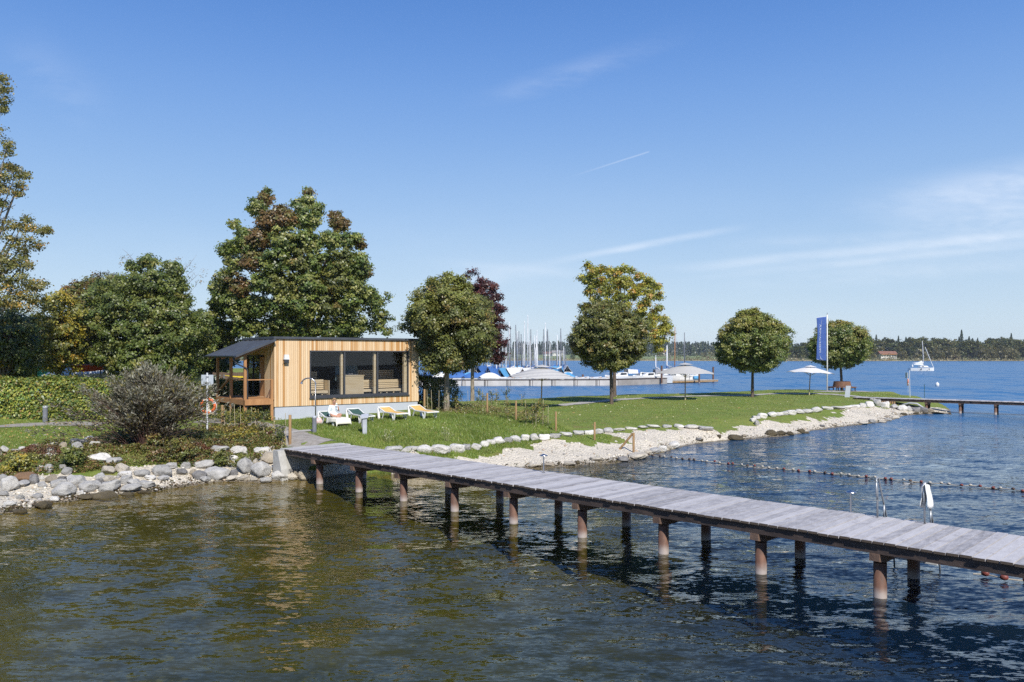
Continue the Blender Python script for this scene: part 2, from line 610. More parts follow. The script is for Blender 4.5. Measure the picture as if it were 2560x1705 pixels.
BEACH1 = np.array([at(*p) for p in [(960, 1205, 0), (960, 1180, .1), (1060, 1160, .45), (1140, 1146, .5), (1230, 1133, .52), (1300, 1124, .5), (1370, 1115, .5), (1430, 1113, .45), (1500, 1118, .35),
                                     (1560, 1108, .4), (1520, 1086, .65), (1560, 1080, .7), (1620, 1072, .75), (1760, 1064, .75), (1800, 1078, .5), (1850, 1058, .7), (1890, 1066, .4), (1960, 1052, .5), (2030, 1046, .5), (2060, 1034, .6), (2150, 1020, .6), (2240, 1010, .7), (2400, 1022, 0)]]
                  + [(46, 60), (30, 36), (8, 24), (-6, 25)])
PATCH = np.array([at(*p) for p in [(1880, 1060, .5), (1930, 1060, .45), (2010, 1052, .45), (2060, 1047, .45), (2110, 1036, .5), (2090, 1030, .6), (2000, 1042, .6), (1900, 1058, .5)]])
LEFTB = np.array([(-70, 20), (-70, 27.5), (-24, 28.3)] + [at(*p) for p in [(0, 1205, .5), (120, 1200, .45), (250, 1190, .45), (380, 1180, .4), (480, 1170, .4), (560, 1165, .45), (690, 1130, .7), (740, 1150, .6), (800, 1180, .1)]] + [(-4, 34), (-4, 20)])

xs = np.unique(np.concatenate([np.arange(-220, -60, 4), np.arange(-60, -27, .6), np.arange(-27, 24, .15), np.arange(24, 50, .35), np.arange(50, 90, 2.0)]))
ys = np.unique(np.concatenate([np.arange(4, 20, .6), np.arange(20, 54, .16), np.arange(54, 110, .4), np.arange(110, 305, 4.0)]))
GX, GY = np.meshgrid(xs, ys)
GV = np.stack([GX.ravel(), GY.ravel()], 1)
GZ = ground_z(GV[:, 0], GV[:, 1])
V3 = np.column_stack([GV, GZ])
nx, ny = len(xs), len(ys)
ii, jj = np.meshgrid(np.arange(nx - 1), np.arange(ny - 1))
a0 = (jj * nx + ii).ravel()
Q4 = np.stack([a0, a0 + 1, a0 + nx + 1, a0 + nx], 1)
FC = V3[Q4].mean(axis=1)
wob = np.stack([FC[:, 0] + .35 * vnoise(FC[:, 0], FC[:, 1], 5, 1.7), FC[:, 1] + .5 * vnoise(FC[:, 0], FC[:, 1], 6, 1.6)], 1)
is_bed = FC[:, 2] < -0.02
is_beach = (inside(wob, BEACH1) & ~inside(wob, PATCH)) | inside(wob, LEFTB)
is_beach &= ~is_bed
is_lawn = ~is_bed & ~is_beach


def submesh(name, mask, mat):
    q = Q4[mask]
    u, inv = np.unique(q.ravel(), return_inverse=True)
    return np_mesh(name, V3[u], inv.reshape(q.shape), mat, smooth=True)


def ground_mats():
    # lawn
    m, t, out = newmat('lawn_grass')
    P = nn(t, 'ShaderNodeNewGeometry').outputs['Position']
    b = nn(t, 'ShaderNodeBsdfPrincipled')
    b.inputs['Roughness'].default_value = .85
    b.inputs['Specular IOR Level'].default_value = .15
    n1 = tnoise(t, P, .35, 4, .6)
    n2 = tnoise(t, P, 3.0, 5, .65)
    n3 = tnoise(t, P, 26, 3, .7)
    c = mixc(t, maprange(t, n1.outputs[0], .35, .65, 0, 1), (.155, .22, .036), (.225, .25, .055))
    c = mixc(t, maprange(t, n2.outputs[0], .4, .7, 0, .75), c, (.10, .165, .025))
    c = mixc(t, maprange(t, n3.outputs[0], .35, .75, 0, .7), c, (.27, .31, .085))
    n4 = tnoise(t, P, 1.1, 3, .6, loc=(4, 9, 1))
    c = mixc(t, maprange(t, n4.outputs[0], .54, .72, 0, .75), c, (.22, .185, .07))
    t.links.new(c, b.inputs['Base Color'])
    bp = nn(t, 'ShaderNodeBump')
    bp.inputs['Distance'].default_value = .06
    t.links.new(mth(t, 'ADD', n3.outputs[0], n2.outputs[0]), bp.inputs['Height'])
    t.links.new(bp.outputs[0], b.inputs['Normal'])
    t.links.new(b.outputs[0], out.inputs[0])
    lawn = m
    # gravel
    m, t, out = newmat('pale_gravel')
    P = nn(t, 'ShaderNodeNewGeometry').outputs['Position']
    sz = nn(t, 'ShaderNodeSeparateXYZ')
    t.links.new(P, sz.inputs[0])
    b = nn(t, 'ShaderNodeBsdfPrincipled')
    vo = nn(t, 'ShaderNodeTexVoronoi')
    vo.inputs['Scale'].default_value = 11
    t.links.new(P, vo.inputs[0])
    sc = nn(t, 'ShaderNodeSeparateColor')
    t.links.new(vo.outputs['Color'], sc.inputs[0])
    n1 = tnoise(t, P, 1.3, 5, .6)
    n3 = tnoise(t, P, 18, 4, .7)
    c = mixc(t, sc.outputs[0], (.74, .66, .53), (.54, .48, .38))
    c = mixc(t, maprange(t, n3.outputs[0], .45, .75, 0, .8), c, (.78, .72, .61))
    c = mixc(t, maprange(t, n1.outputs[0], .55, .75, 0, .45), c, (.33, .31, .22))
    zz = mth(t, 'ADD', sz.outputs[2], mth(t, 'MULTIPLY', mth(t, 'SUBTRACT', n1.outputs[0], .5), .12))
    c = mixc(t, maprange(t, zz, .02, .10, .85, 0), c, (.12, .09, .045))
    t.links.new(c, b.inputs['Base Color'])
    t.links.new(maprange(t, zz, .02, .08, .45, .9), b.inputs['Roughness'])
    bp = nn(t, 'ShaderNodeBump')
    bp.inputs['Distance'].default_value = .07
    t.links.new(mth(t, 'SUBTRACT', mth(t, 'MULTIPLY', n3.outputs[0], .6), vo.outputs['Distance']), bp.inputs['Height'])
    t.links.new(bp.outputs[0], b.inputs['Normal'])
    t.links.new(b.outputs[0], out.inputs[0])
    gravel = m
    # lake bed
    m, t, out = newmat('lake_bed_algae')
    P = nn(t, 'ShaderNodeNewGeometry').outputs['Position']
    sz = nn(t, 'ShaderNodeSeparateXYZ')
    t.links.new(P, sz.inputs[0])
    b = nn(t, 'ShaderNodeBsdfPrincipled')
    b.inputs['Roughness'].default_value = .9
    n1 = tnoise(t, P, .55, 5, .65)
    n2 = tnoise(t, P, 2.2, 6, .75)
    n3 = tnoise(t, P, 6, 5, .7)
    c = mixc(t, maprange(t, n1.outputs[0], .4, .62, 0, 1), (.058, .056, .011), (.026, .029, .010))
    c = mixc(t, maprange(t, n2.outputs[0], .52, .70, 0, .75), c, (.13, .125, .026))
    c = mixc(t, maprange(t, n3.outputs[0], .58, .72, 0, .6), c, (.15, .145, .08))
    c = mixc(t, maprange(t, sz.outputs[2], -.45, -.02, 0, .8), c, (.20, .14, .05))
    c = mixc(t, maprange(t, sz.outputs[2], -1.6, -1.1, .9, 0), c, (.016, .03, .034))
    t.links.new(c, b.inputs['Base Color'])
    t.links.new(b.outputs[0], out.inputs[0])
    return lawn, gravel, m


M_LAWN, M_GRAVEL, M_BED = ground_mats()
tag(submesh('ground', is_lawn, M_LAWN), kind='structure')
tag(submesh('gravel_beach', is_beach, M_GRAVEL), kind='structure')
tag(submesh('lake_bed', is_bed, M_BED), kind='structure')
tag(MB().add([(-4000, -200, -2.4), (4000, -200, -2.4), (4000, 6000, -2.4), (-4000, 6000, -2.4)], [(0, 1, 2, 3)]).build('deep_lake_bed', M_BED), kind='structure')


def strip(name, pts, width, mat, lift=.02, step=.4):
    """a path draped on the ground"""
    P = [np.array(p[:2]) for p in pts]
    L = [0]
    for a, b in zip(P[:-1], P[1:]):
        L.append(L[-1] + np.hypot(*(b - a)))
    n = max(4, int(L[-1] / step))
    m = 7
    rows = []
    for k in range(n + 1):
        s = L[-1] * k / n
        i = min(np.searchsorted(L, s, side='right') - 1, len(P) - 2)
        t = (s - L[i]) / max(L[i + 1] - L[i], 1e-6)
        c = P[i] * (1 - t) + P[i + 1] * t
        i0 = max(0, i - (t < .5)); i1 = min(len(P) - 1, i + 1 + (t > .5))
        d = P[i1] - P[i0]
        d = d / max(np.hypot(*d), 1e-6)
        nrm = np.array([-d[1], d[0]])
        w = width if not callable(width) else width(k / n)
        w = w * (1 + .10 * float(vnoise(s, 0, 3, 1.9)))
        for j in range(m):
            rows.append(c + nrm * w * (j / (m - 1) - .5))
    R = np.array(rows)
    z = ground_z(R[:, 0], R[:, 1]) + lift
    V = np.column_stack([R, z])
    q = [(k * m + j, k * m + j + 1, (k + 1) * m + j + 1, (k + 1) * m + j) for k in range(n) for j in range(m - 1)]
    return tag(np_mesh(name, V, q, mat, smooth=True), kind='structure')


M_PATH = pm('path_gravel', (.36, .33, .29), (.25, .225, .195), 4, .95, .02, bscale=22, world=True)
M_PATHP = pm('path_fine_gravel', (.43, .41, .37), (.33, .31, .28), 4, .95, .02, bscale=22, world=True)
strip('path', [on(800, 1110), on(760, 1100), on(725, 1087), on(690, 1074), on(640, 1063), on(590, 1056), on(540, 1052), on(500, 1052)], 1.7, M_PATH)
strip('path', [on(705, 1085), on(735, 1080), on(785, 1076)], .5, M_PATHP, .03)
strip('path', [(-40, 37.5), on(-60, 1069), on(0, 1066), on(60, 1063), on(130, 1060), on(200, 1060), on(260, 1060)], lambda t: .95 + 1.3 * max(0, 1 - abs(t - .9) * 6), M_PATH)
strip('path', [on(1395, 1014), on(1470, 1006), on(1535, 1000), on(1605, 995.5), on(1734, 990.5), on(1879, 987.5), on(1945, 984.2), on(2036, 984), on(2088, 987), on(2140, 991), on(2190, 997), on(2230, 999)], 1.3, M_PATHP, .03)
strip('path', [on(2060, 980), on(2110, 977.5), on(2170, 979)], 3.4, M_PATHP, .025)

# ------------------------------------------------------------------ water
def water():
    m, t, out = newmat('lake_water')
    g = nn(t, 'ShaderNodeNewGeometry')
    P = g.outputs['Position']
    sp = nn(t, 'ShaderNodeSeparateXYZ')
    t.links.new(P, sp.inputs[0])
    # sheltered, calmer water close to the left bank
    shel = mth(t, 'MULTIPLY', maprange(t, sp.outputs[0], -6, 3, .68, 1), 1.0)
    shel = mth(t, 'MAXIMUM', shel, maprange(t, sp.outputs[1], 32, 42, 0, 1))

    def slope(scale, stretch, rot, amp, detail, loc):
        n = tnoise(t, P, scale, detail, .5, stretch, loc, (0, 0, rot))
        v = nn(t, 'ShaderNodeVectorMath', operation='SUBTRACT')
        t.links.new(n.outputs['Color'], v.inputs[0])
        v.inputs[1].default_value = (.5, .5, .5)
        w = nn(t, 'ShaderNodeVectorMath', operation='MULTIPLY')
        t.links.new(v.outputs[0], w.inputs[0])
        w.inputs[1].default_value = (amp * .55, amp, 0)
        return w.outputs[0]

    acc = None
    for a in ((1.0, (.45, 1, 1), .25, .09, 1, (0, 0, 0)), (3.1, (.36, 1, 1), -.2, .32, 2, (7, 3, 1)), (7.0, (.36, 1, 1), .15, .56, 3, (3, 8, 5)), (19, (.4, 1, 1), .2, .44, 2, (9, 1, 5))):
        s = slope(*a)
        if acc is None:
            acc = s
        else:
            v = nn(t, 'ShaderNodeVectorMath', operation='ADD')
            t.links.new(acc, v.inputs[0])
            t.links.new(s, v.inputs[1])
            acc = v.outputs[0]
    # gusts: broad patches of rougher and smoother water
    gust = tnoise(t, P, .05, 4, .6, (.5, 1.4, 1))
    amp = mth(t, 'MULTIPLY', shel, maprange(t, gust.outputs[0], .3, .7, .75, 1.25))
    v = nn(t, 'ShaderNodeVectorMath', operation='SCALE')
    t.links.new(acc, v.inputs[0])
    t.links.new(amp, v.inputs['Scale'])
    v2 = nn(t, 'ShaderNodeVectorMath', operation='ADD')
    t.links.new(v.outputs[0], v2.inputs[0])
    t.links.new(g.outputs['Normal'], v2.inputs[1])
    v3 = nn(t, 'ShaderNodeVectorMath', operation='NORMALIZE')
    t.links.new(v2.outputs[0], v3.inputs[0])
    N = v3.outputs[0]
    fr = nn(t, 'ShaderNodeFresnel')
    t.links.new(mth(t, 'ADD', 1.333, mth(t, 'MULTIPLY', g.outputs['Backfacing'], 1 / 1.333 - 1.333)), fr.inputs[0])
    t.links.new(N, fr.inputs[1])
    gl = nn(t, 'ShaderNodeBsdfGlossy')
    gl.inputs['Roughness'].default_value = .03
    gl.inputs['Color'].default_value = (1, 1, 1, 1)
    t.links.new(N, gl.inputs['Normal'])
    # body of the water: clear to the bed close by, blue-green scatter where it is deep
    tr = nn(t, 'ShaderNodeBsdfTransparent')
    tr.inputs[0].default_value = (.84, .80, .42, 1)
    df = nn(t, 'ShaderNodeBsdfDiffuse')
    df.inputs[0].default_value = (.004, .016, .036, 1)
    deep = mth(t, 'MAXIMUM', maprange(t, sp.outputs[1], 33, 52, 0, .9), mth(t, 'MULTIPLY', maprange(t, sp.outputs[0], 0, 10, 0, .75), 1.0))
    body = nn(t, 'ShaderNodeMixShader')
    t.links.new(deep, body.inputs[0])
    t.links.new(tr.outputs[0], body.inputs[1])
    t.links.new(df.outputs[0], body.inputs[2])
    mx = nn(t, 'ShaderNodeMixShader')
    t.links.new(fr.outputs[0], mx.inputs[0])
    t.links.new(body.outputs[0], mx.inputs[1])
    t.links.new(gl.outputs[0], mx.inputs[2])
    # out on the open lake the wavelets are too small to resolve: a rough water surface
    far = nn(t, 'ShaderNodeBsdfPrincipled')
    far.inputs['Base Color'].default_value = (.035, .13, .27, 1)
    far.inputs['IOR'].default_value = 1.333
    far.inputs['Roughness'].default_value = .30
    v4 = nn(t, 'ShaderNodeVectorMath', operation='SCALE')
    t.links.new(v.outputs[0], v4.inputs[0])
    v4.inputs['Scale'].default_value = .7
    v5 = nn(t, 'ShaderNodeVectorMath', operation='ADD')
    t.links.new(v4.outputs[0], v5.inputs[0])
    t.links.new(g.outputs['Normal'], v5.inputs[1])
    # wave groups, broad enough to be seen far out
    grp = slope(.5, (1, .35, 1), .12, .95, 3, (2, 5, 8))
    grp2 = slope(.09, (1, .4, 1), -.1, .40, 3, (6, 1, 4))
    v7 = nn(t, 'ShaderNodeVectorMath', operation='ADD')
    t.links.new(grp, v7.inputs[0])
    t.links.new(grp2, v7.inputs[1])
    v8 = nn(t, 'ShaderNodeVectorMath', operation='ADD')
    t.links.new(v7.outputs[0], v8.inputs[0])
    t.links.new(v5.outputs[0], v8.inputs[1])
    v5 = v8
    v6 = nn(t, 'ShaderNodeVectorMath', operation='NORMALIZE')
    t.links.new(v5.outputs[0], v6.inputs[0])
    t.links.new(v6.outputs[0], far.inputs['Normal'])
    ff = maprange(t, sp.outputs[1], 26, 85, 0, 1)
    mf = nn(t, 'ShaderNodeMixShader')
    t.links.new(ff, mf.inputs[0])
    t.links.new(mx.outputs[0], mf.inputs[1])
    t.links.new(far.outputs[0], mf.inputs[2])
    t.links.new(mf.outputs[0], out.inputs[0])
    # surface: real swell, finer close to the viewpoint
    r = np.exp(np.arange(math.log(4.0), math.log(5500), .0105))
    th = np.radians(np.arange(-82, 82.01, .32))
    R, T = np.meshgrid(r, th, indexing='ij')
    X, Y = R * np.sin(T), R * np.cos(T)
    rng = np.random.default_rng(5)
    Z = np.zeros_like(X)
    step = R * .0105
    for k in range(46):
        lam = .55 * (3.4 / .55) ** rng.random()
        ang = math.radians(-78 + 42 * rng.standard_normal())
        kx, ky = math.cos(ang) * 2 * math.pi / lam, math.sin(ang) * 2 * math.pi / lam
        am = .0021 * lam ** 1.0
        ph = rng.random() * 6.28
        fade = np.clip((lam / step - 3) / 3, 0, 1)
        Z += am * fade * np.sin(kx * X + ky * Y + ph + .5 * np.sin(.3 * kx * Y - .3 * ky * X))
    cal = np.clip(.5 + (X + 6) / 18, .5, 1)
    cal = np.maximum(cal, np.clip((Y - 32) / 10, 0, 1))
    Z *= cal * np.clip((120 - R) / 60, 0, 1)
    n0, n1 = X.shape
    i, j = np.meshgrid(np.arange(n0 - 1), np.arange(n1 - 1), indexing='ij')
    a = (i * n1 + j).ravel()
    q = np.stack([a, a + n1, a + n1 + 1, a + 1], 1)
    return tag(np_mesh('lake_water', np.stack([X.ravel(), Y.ravel(), Z.ravel()], 1), q, m, smooth=True), kind='structure')


water()

# ------------------------------------------------------------------ near jetty
M_DECK = None


def deck_mat(name, pitch, light=(.48, .46, .455), dark=(.22, .21, .215)):
    """weathered planks lying across x, one every `pitch` metres"""
    m, t, out = newmat(name)
    co = nn(t, 'ShaderNodeTexCoord').outputs['Object']
    s = nn(t, 'ShaderNodeSeparateXYZ')
    t.links.new(co, s.inputs[0])
    idx = mth(t, 'FLOOR', mth(t, 'DIVIDE', s.outputs[0], pitch))
    wn = nn(t, 'ShaderNodeTexWhiteNoise', noise_dimensions='1D')
    t.links.new(idx, wn.inputs['W'])
    n1 = tnoise(t, co, 3, 6, .65, (4, 1, 1))
    n2 = tnoise(t, co, 2.2, 4, .6, (1.6, 1, 1), (3, 3, 3))
    c = mixc(t, wn.outputs[0], light, dark)
    c = mixc(t, maprange(t, n1.outputs[0], .3, .75, 0, .55), c, (.60, .575, .57))
    c = mixc(t, maprange(t, n2.outputs[0], .56, .72, 0, .5), c, (.20, .18, .185))
    n5 = tnoise(t, co, 9, 3, .6, (2.5, 1, 1), (1, 5, 2))
    c = mixc(t, maprange(t, n5.outputs[0], .63, .70, 0, .6), c, (.60, .60, .62))
    sn = nn(t, 'ShaderNodeSeparateXYZ')
    t.links.new(nn(t, 'ShaderNodeTexCoord').outputs['Normal'], sn.inputs[0])
    c = mixc(t, mth(t, 'GREATER_THAN', mth(t, 'ABSOLUTE', sn.outputs[1]), .5), c, (.10, .075, .055))   # end grain
    b = nn(t, 'ShaderNodeBsdfPrincipled')
    b.inputs['Roughness'].default_value = .75
    b.inputs['Specular IOR Level'].default_value = .35
    t.links.new(c, b.inputs['Base Color'])
    bp = nn(t, 'ShaderNodeBump')
    bp.inputs['Distance'].default_value = .006
    t.links.new(n1.outputs[0], bp.inputs['Height'])
    t.links.new(bp.outputs[0], b.inputs['Normal'])
    t.links.new(b.outputs[0], out.inputs[0])
    return m


M_TIMBERD = pm('dark_wet_timber', (.085, .06, .05), (.04, .03, .028), 6, .8, .01, stretch=(.3, 1, 1))
M_BEAMEND = pm('weathered_beam', (.19, .12, .085), (.10, .065, .05), 5, .85, .01)


def pile_mat():
    m, t, out = newmat('steel_pile')
    P = nn(t, 'ShaderNodeNewGeometry').outputs['Position']
    s = nn(t, 'ShaderNodeSeparateXYZ')
    t.links.new(P, s.inputs[0])
    n = tnoise(t, P, 7, 5, .65, (1, 1, .4))
    n2 = tnoise(t, P, 2.5, 4, .6)
    c = mixc(t, maprange(t, n.outputs[0], .3, .7, 0, 1), (.165, .08, .05), (.095, .052, .037))
    zz = mth(t, 'ADD', s.outputs[2], mth(t, 'MULTIPLY', mth(t, 'SUBTRACT', n2.outputs[0], .5), .25))
    c = mixc(t, maprange(t, zz, .04, .30, .62, 0), c, (.42, .385, .36))   # dried lime below the old water line
    c = mixc(t, maprange(t, s.outputs[2], -.01, .035, 1, 0), c, (.06, .05, .025))
    b = nn(t, 'ShaderNodeBsdfPrincipled')
    b.inputs['Roughness'].default_value = .7
    t.links.new(c, b.inputs['Base Color'])
    t.links.new(b.outputs[0], out.inputs[0])
    return m


M_PILE = pile_mat()
DZ = 1.235
JF0 = Vector((-9.194, 32.32))
JD = Vector((.7165, -.6977)).normalized()
JN = Vector((-JD.y, JD.x))
JRZ = math.atan2(JD.y, JD.x)


def planks(L, Wd, pitch, z, thick=.05):
    b = MB()
    x = 0
    k = 0
    while x < L:
        e = random.uniform(-.025, .02)
        zz = z + random.uniform(-.007, .006)
        b.box((x + .011, e, zz - thick), (x + pitch - .011, Wd + random.uniform(-.015, .015), zz))
        x += pitch
        k += 1
    return b


def jetty(name, label, F0, rz, L, Wd, z, s0, gap, npile, w1, w2, pitch, rad, zbed=-2.2, first_beam=True):
    t = thing(name, label, 'jetty', (F0[0], F0[1], 0), rz)
    planks(L, Wd, pitch, z).build('deck', deck_mat('deck_planks', pitch), t)
    for y in (.06, Wd - .18):
        MB().box((.02, y, z - .26), (L - .02, y + .12, z - .052)).build('stringer', M_TIMBERD, t)
    MB().box((.02, Wd / 2 - .06, z - .25), (L - .02, Wd / 2 + .06, z - .052)).build('stringer', M_TIMBERD, t)
    for i in range(npile):
        s = s0 + gap * i + (.38 if i >= 9 else 0)
        # cross beam with chamfered ends
        h0, h1 = z - .49, z - .263
        b = MB()
        ya, yb = .03, Wd - .03
        prof = [(ya, h1), (ya, h0 + .08), (ya + .35, h0), (yb - .35, h0), (yb, h0 + .08), (yb, h1)]
        vs = [(s - .10, y, q) for y, q in prof] + [(s + .10, y, q) for y, q in prof]
        n = len(prof)
        b.add(vs, [tuple(range(n)), tuple(range(2 * n - 1, n - 1, -1))] + [(k, k + n, (k + 1) % n + n, (k + 1) % n) for k in range(n)])
        b.build('cross_beam', M_BEAMEND, t)
        for w in (w1, w2):
            MB().tube([(s, w, zbed), (s, w, h0 + .0)], rad, 18).build('pile', M_PILE, t, smooth=False)
            o = COL.objects[-1]
            for p in o.data.polygons:
                p.use_smooth = len(p.vertices) == 4
    return t


JT = jetty('jetty', 'long grey plank jetty on rusty piles crossing the water in the foreground', JF0, JRZ, 46, 2.7, DZ, 2.03, 2.63, 16, .36, 2.4, .226, .13)


def jp(s, w, z=0.0):
    q = JF0 + JD * s + JN * w
    return (q.x, q.y, z)


# concrete abutment at the landward end
M_CONC = pm('concrete', (.50, .49, .46), (.38, .37, .34), 3, .9, .01)
t = thing('abutment', 'pale concrete abutment under the landward end of the near jetty', 'abutment', (JF0.x, JF0.y, 0), JRZ)
MB().box((-.32, -.02, -.6), (-.01, 2.9, DZ - .004)).build('front_wall', M_CONC, t, bevel=.015)
wv = [(-.33, -.32, -.5), (.45, -.32, -.5), (.30, -.32, .45), (.02, -.32, DZ - .05), (-.33, -.32, DZ - .05)]
MB().add(wv + [(x, -.021, z) for x, _, z in wv], [(0, 1, 2, 3, 4), (9, 8, 7, 6, 5)] + [(i, i + 5, (i + 1) % 5 + 5, (i + 1) % 5) for i in range(5)]).build('wing_wall', M_CONC, t)
wv = [(-.33, 2.902, -.5), (.45, 2.902, -.5), (.30, 2.902, .45), (.02, 2.902, DZ - .05), (-.33, 2.902, DZ - .05)]
MB().add(wv + [(x, 3.15, z) for x, _, z in wv], [(4, 3, 2, 1, 0), (5, 6, 7, 8, 9)] + [((i + 1) % 5, (i + 1) % 5 + 5, i + 5, i) for i in range(5)]).build('wing_wall', M_CONC, t)

# mushroom lamps on the far edge of the deck
for (px, pyb, hh), lab in (((1359, 1181, .58), 'small steel mushroom lamp on the jetty edge by the gravel beach'),
                           ((2127, 1281, .52), 'small steel mushroom lamp on the jetty edge left of the swimming ladder')):
    q = at(px, pyb, DZ)
    t = thing('path_lamp', lab, 'lamp', (q[0], q[1], DZ - .002), 0, 'lamps along the jetty edge')
    MB().lathe([(.05, 0), (.05, .012), (.024, .02), (.024, hh - .05)], 12).build('post', M_STEEL, t)
    MB().lathe([(.03, hh - .05), (.13, hh - .045), (.135, hh - .03), (.06, hh), (.015, hh + .02)], 18).build('lamp_head', M_STEEL, t, smooth=True)

# swimming ladder with two tall handrails
q = Vector(at(2202, 1290, DZ))
rel = q - JF0
ls, lw = rel.dot(JD), 2.66
t = thing('swimming_ladder', 'galvanised swimming ladder with two tall handrails on the jetty edge', 'ladder', jp(ls, lw, DZ), JRZ)
M_GALV = pm('galvanised_tube', (.44, .46, .48), (.34, .36, .38), 8, .42, metal=.6)
M_TREAD = pm('pale_tread', (.62, .63, .62), (.5, .5, .5), 8, .6)
for x in (0, 1.02):
    pts = [(x, -.12, -.0), (x, -.12, .62), (x, -.16, .76), (x, -.20, .83), (x, -.17, .90), (x, -.10, .92), (x, -.02, .86), (x, .12, .58), (x, .40, .05), (x, .66, -.45), (x, .92, -1.0), (x, 1.1, -1.7)]
    MB().tube(pts, .022, 10).build('handrail', M_GALV, t, smooth=True)
    MB().tube([(x, -.20, .83), (x, -.19, .6), (x, -.125, .42)], .02, 8).build('rail_loop', M_GALV, t, smooth=True)
    MB().tube([(x, .30, -.15), (x, .29, .235)], .02, 8).build('rail_strut', M_GALV, t, smooth=True)
for k in range(5):
    z = -.30 - k * .27
    y = .575 + k * .13
    MB().box((.03, y - .10, z - .02), (.99, y + .10, z + .02)).build('tread', M_TREAD, t, bevel=.006)

# towel on the right handrail
M_TOWEL = pm('white_towel', (.82, .82, .80), (.74, .74, .73), 14, .95, .01)
b = MB()


def towel(u, v):
    side = -1 if v < .5 else 1
    a = abs(v - .5) * 2
    return (side * (.028 + .05 * a + .02 * math.sin(7 * u + side)), -.20 + .30 * u + .04 * math.sin(9 * v) + .10 * a * (u - .5), .93 - .12 * abs(u - .25) - .46 * a - .10 * a * math.sin(2.5 * u + .4))


b.grid(towel, 10, 16)
o = b.build('towel', M_TOWEL, None, smooth=True, solid=.012)
o.location = jp(ls + 1.02, lw, DZ + .0)
o.rotation_euler = (0, 0, JRZ)
tag(o, 'white towel hanging over the right handrail of the swimming ladder', 'towel')

# float lines
M_ROPE = pm('pale_rope', (.46, .42, .34), (.36, .32, .26), 20, .9)
M_FRED = pm('red_float', (.22, .055, .045), (.15, .045, .035), 8, .5)
M_FWHT = pm('white_float', (.46, .43, .37), (.36, .33, .28), 8, .5)
M_FDRK = pm('algae_float', (.10, .06, .05), (.06, .045, .03), 8, .7)


def float_line(label, pxs, gap, pattern, r):
    pts = [Vector(at3(x, y, .03)) for x, y in pxs]
    t = thing('float_line', label, 'float line', tuple(pts[0]))
    L = [0]
    for a, c in zip(pts[:-1], pts[1:]):
        L.append(L[-1] + (c - a).length)
    path = []
    n = int(L[-1] / gap)
    for k in range(n * 2 + 1):
        s = L[-1] * k / (n * 2)
        i = min(max(j for j in range(len(L)) if L[j] <= s + 1e-6), len(pts) - 2)
        path.append(pts[i].lerp(pts[i + 1], (s - L[i]) / (L[i + 1] - L[i])) + Vector((.05 * math.sin(k * 1.7), .06 * math.sin(k * 1.1 + 1), .012 * math.sin(k * .9))))
    MB().tube(path, .016, 6).build('rope', M_ROPE, t, off=pts[0])
    protos = {}
    for k in range(min(n, 95)):
        p = path[2 * k + 1]
        d = (path[min(2 * k + 2, len(path) - 1)] - p)
        key = pattern(k)
        if key not in protos:
            mb = MB()
            mb.lathe([(.02, -r * 1.2), (r * .75, -r * .95), (r, -r * .3), (r, r * .3), (r * .75, r * .95), (.02, r * 1.2)], 12)
            o = mb.build('float', {'r': M_FRED, 'w': M_FWHT, 'd': M_FDRK}[key], t, smooth=True)
            protos[key] = o
        else:
            o = protos[key].copy()
            COL.objects.link(o)
            o.parent = t
        o.location = p - pts[0] + Vector((0, 0, .03))
        o.rotation_euler = d.to_track_quat('Z', 'Y').to_euler()
    return t


def pat(k):
    return 'wrwrrwdrww'[k % 10] if k > 9 else 'dddwdw'[k % 6]


float_line('line of red and white floats stretched across the bathing water to the beach', [(1612, 1137), (1660, 1142), (1789, 1156), (1925, 1170), (2133, 1189), (2307, 1206), (2477, 1219), (2600, 1232), (2900, 1262)], .34, pat, .048)
float_line('short string of red floats emerging from beneath the near jetty', [(2436, 1436), (2480, 1440.5), (2511, 1445), (2560, 1451), (2700, 1468)], .36, lambda k: 'rrrw'[k % 4], .07)

# ------------------------------------------------------------------ far jetty
FJ0 = Vector((31.6, 74.2))
FJD = Vector((.80, -.60))
FJN = Vector((.60, .80))
FRZ = math.atan2(FJD.y, FJD.x)
jetty('jetty', 'far grey plank jetty reaching out from the tip of the lawn', FJ0, FRZ, 34, 1.9, 1.12, 6.1, 2.63, 10, .3, 1.6, .2, .11)
t = thing('abutment', 'timber palisade and concrete abutment beneath the far jetty', 'abutment', (FJ0.x, FJ0.y, 0), FRZ)
b = MB()
for k in range(9):
    b.tube([(2.2 + k * .17, -.04, -.2), (2.2 + k * .17, -.04, .86)], .08, 10)
b.build('palisade', M_POST, t)
MB().box((-.5, .1, -.3), (2.1, 1.8, .85)).build('concrete_block', M_CONC, t, bevel=.02)
MB().tube([(3.9, .1, .15), (4.3, .0, .62), (4.8, -.05, .78), (5.4, .0, .74), (5.9, .1, .4)], .07, 10).build('drain_pipe', M_LGREY, t, smooth=True)

# ------------------------------------------------------------------ foliage builders
def leaf_quads(P, N, size, aspect=.62, rng=RNG, spread=.55):
    """one kinked leaf quad per point; returns vertices and faces"""
    n = len(P)
    N = N + spread * rng.standard_normal((n, 3))
    N /= np.linalg.norm(N, axis=1)[:, None] + 1e-9
    R = rng.standard_normal((n, 3))
    T = np.cross(N, R)
    T /= np.linalg.norm(T, axis=1)[:, None] + 1e-9
    B = np.cross(N, T)
    s = (size * rng.uniform(.65, 1.3, n))[:, None]
    V = np.empty((n, 4, 3))
    V[:, 0] = P - T * s * .5
    V[:, 1] = P + B * s * .5 * aspect + N * s * .08
    V[:, 2] = P + T * s * .5 - N * s * .10
    V[:, 3] = P - B * s * .5 * aspect + N * s * .08
    return V.reshape(-1, 3), np.arange(4 * n).reshape(n, 4)


LB_ = 1.62


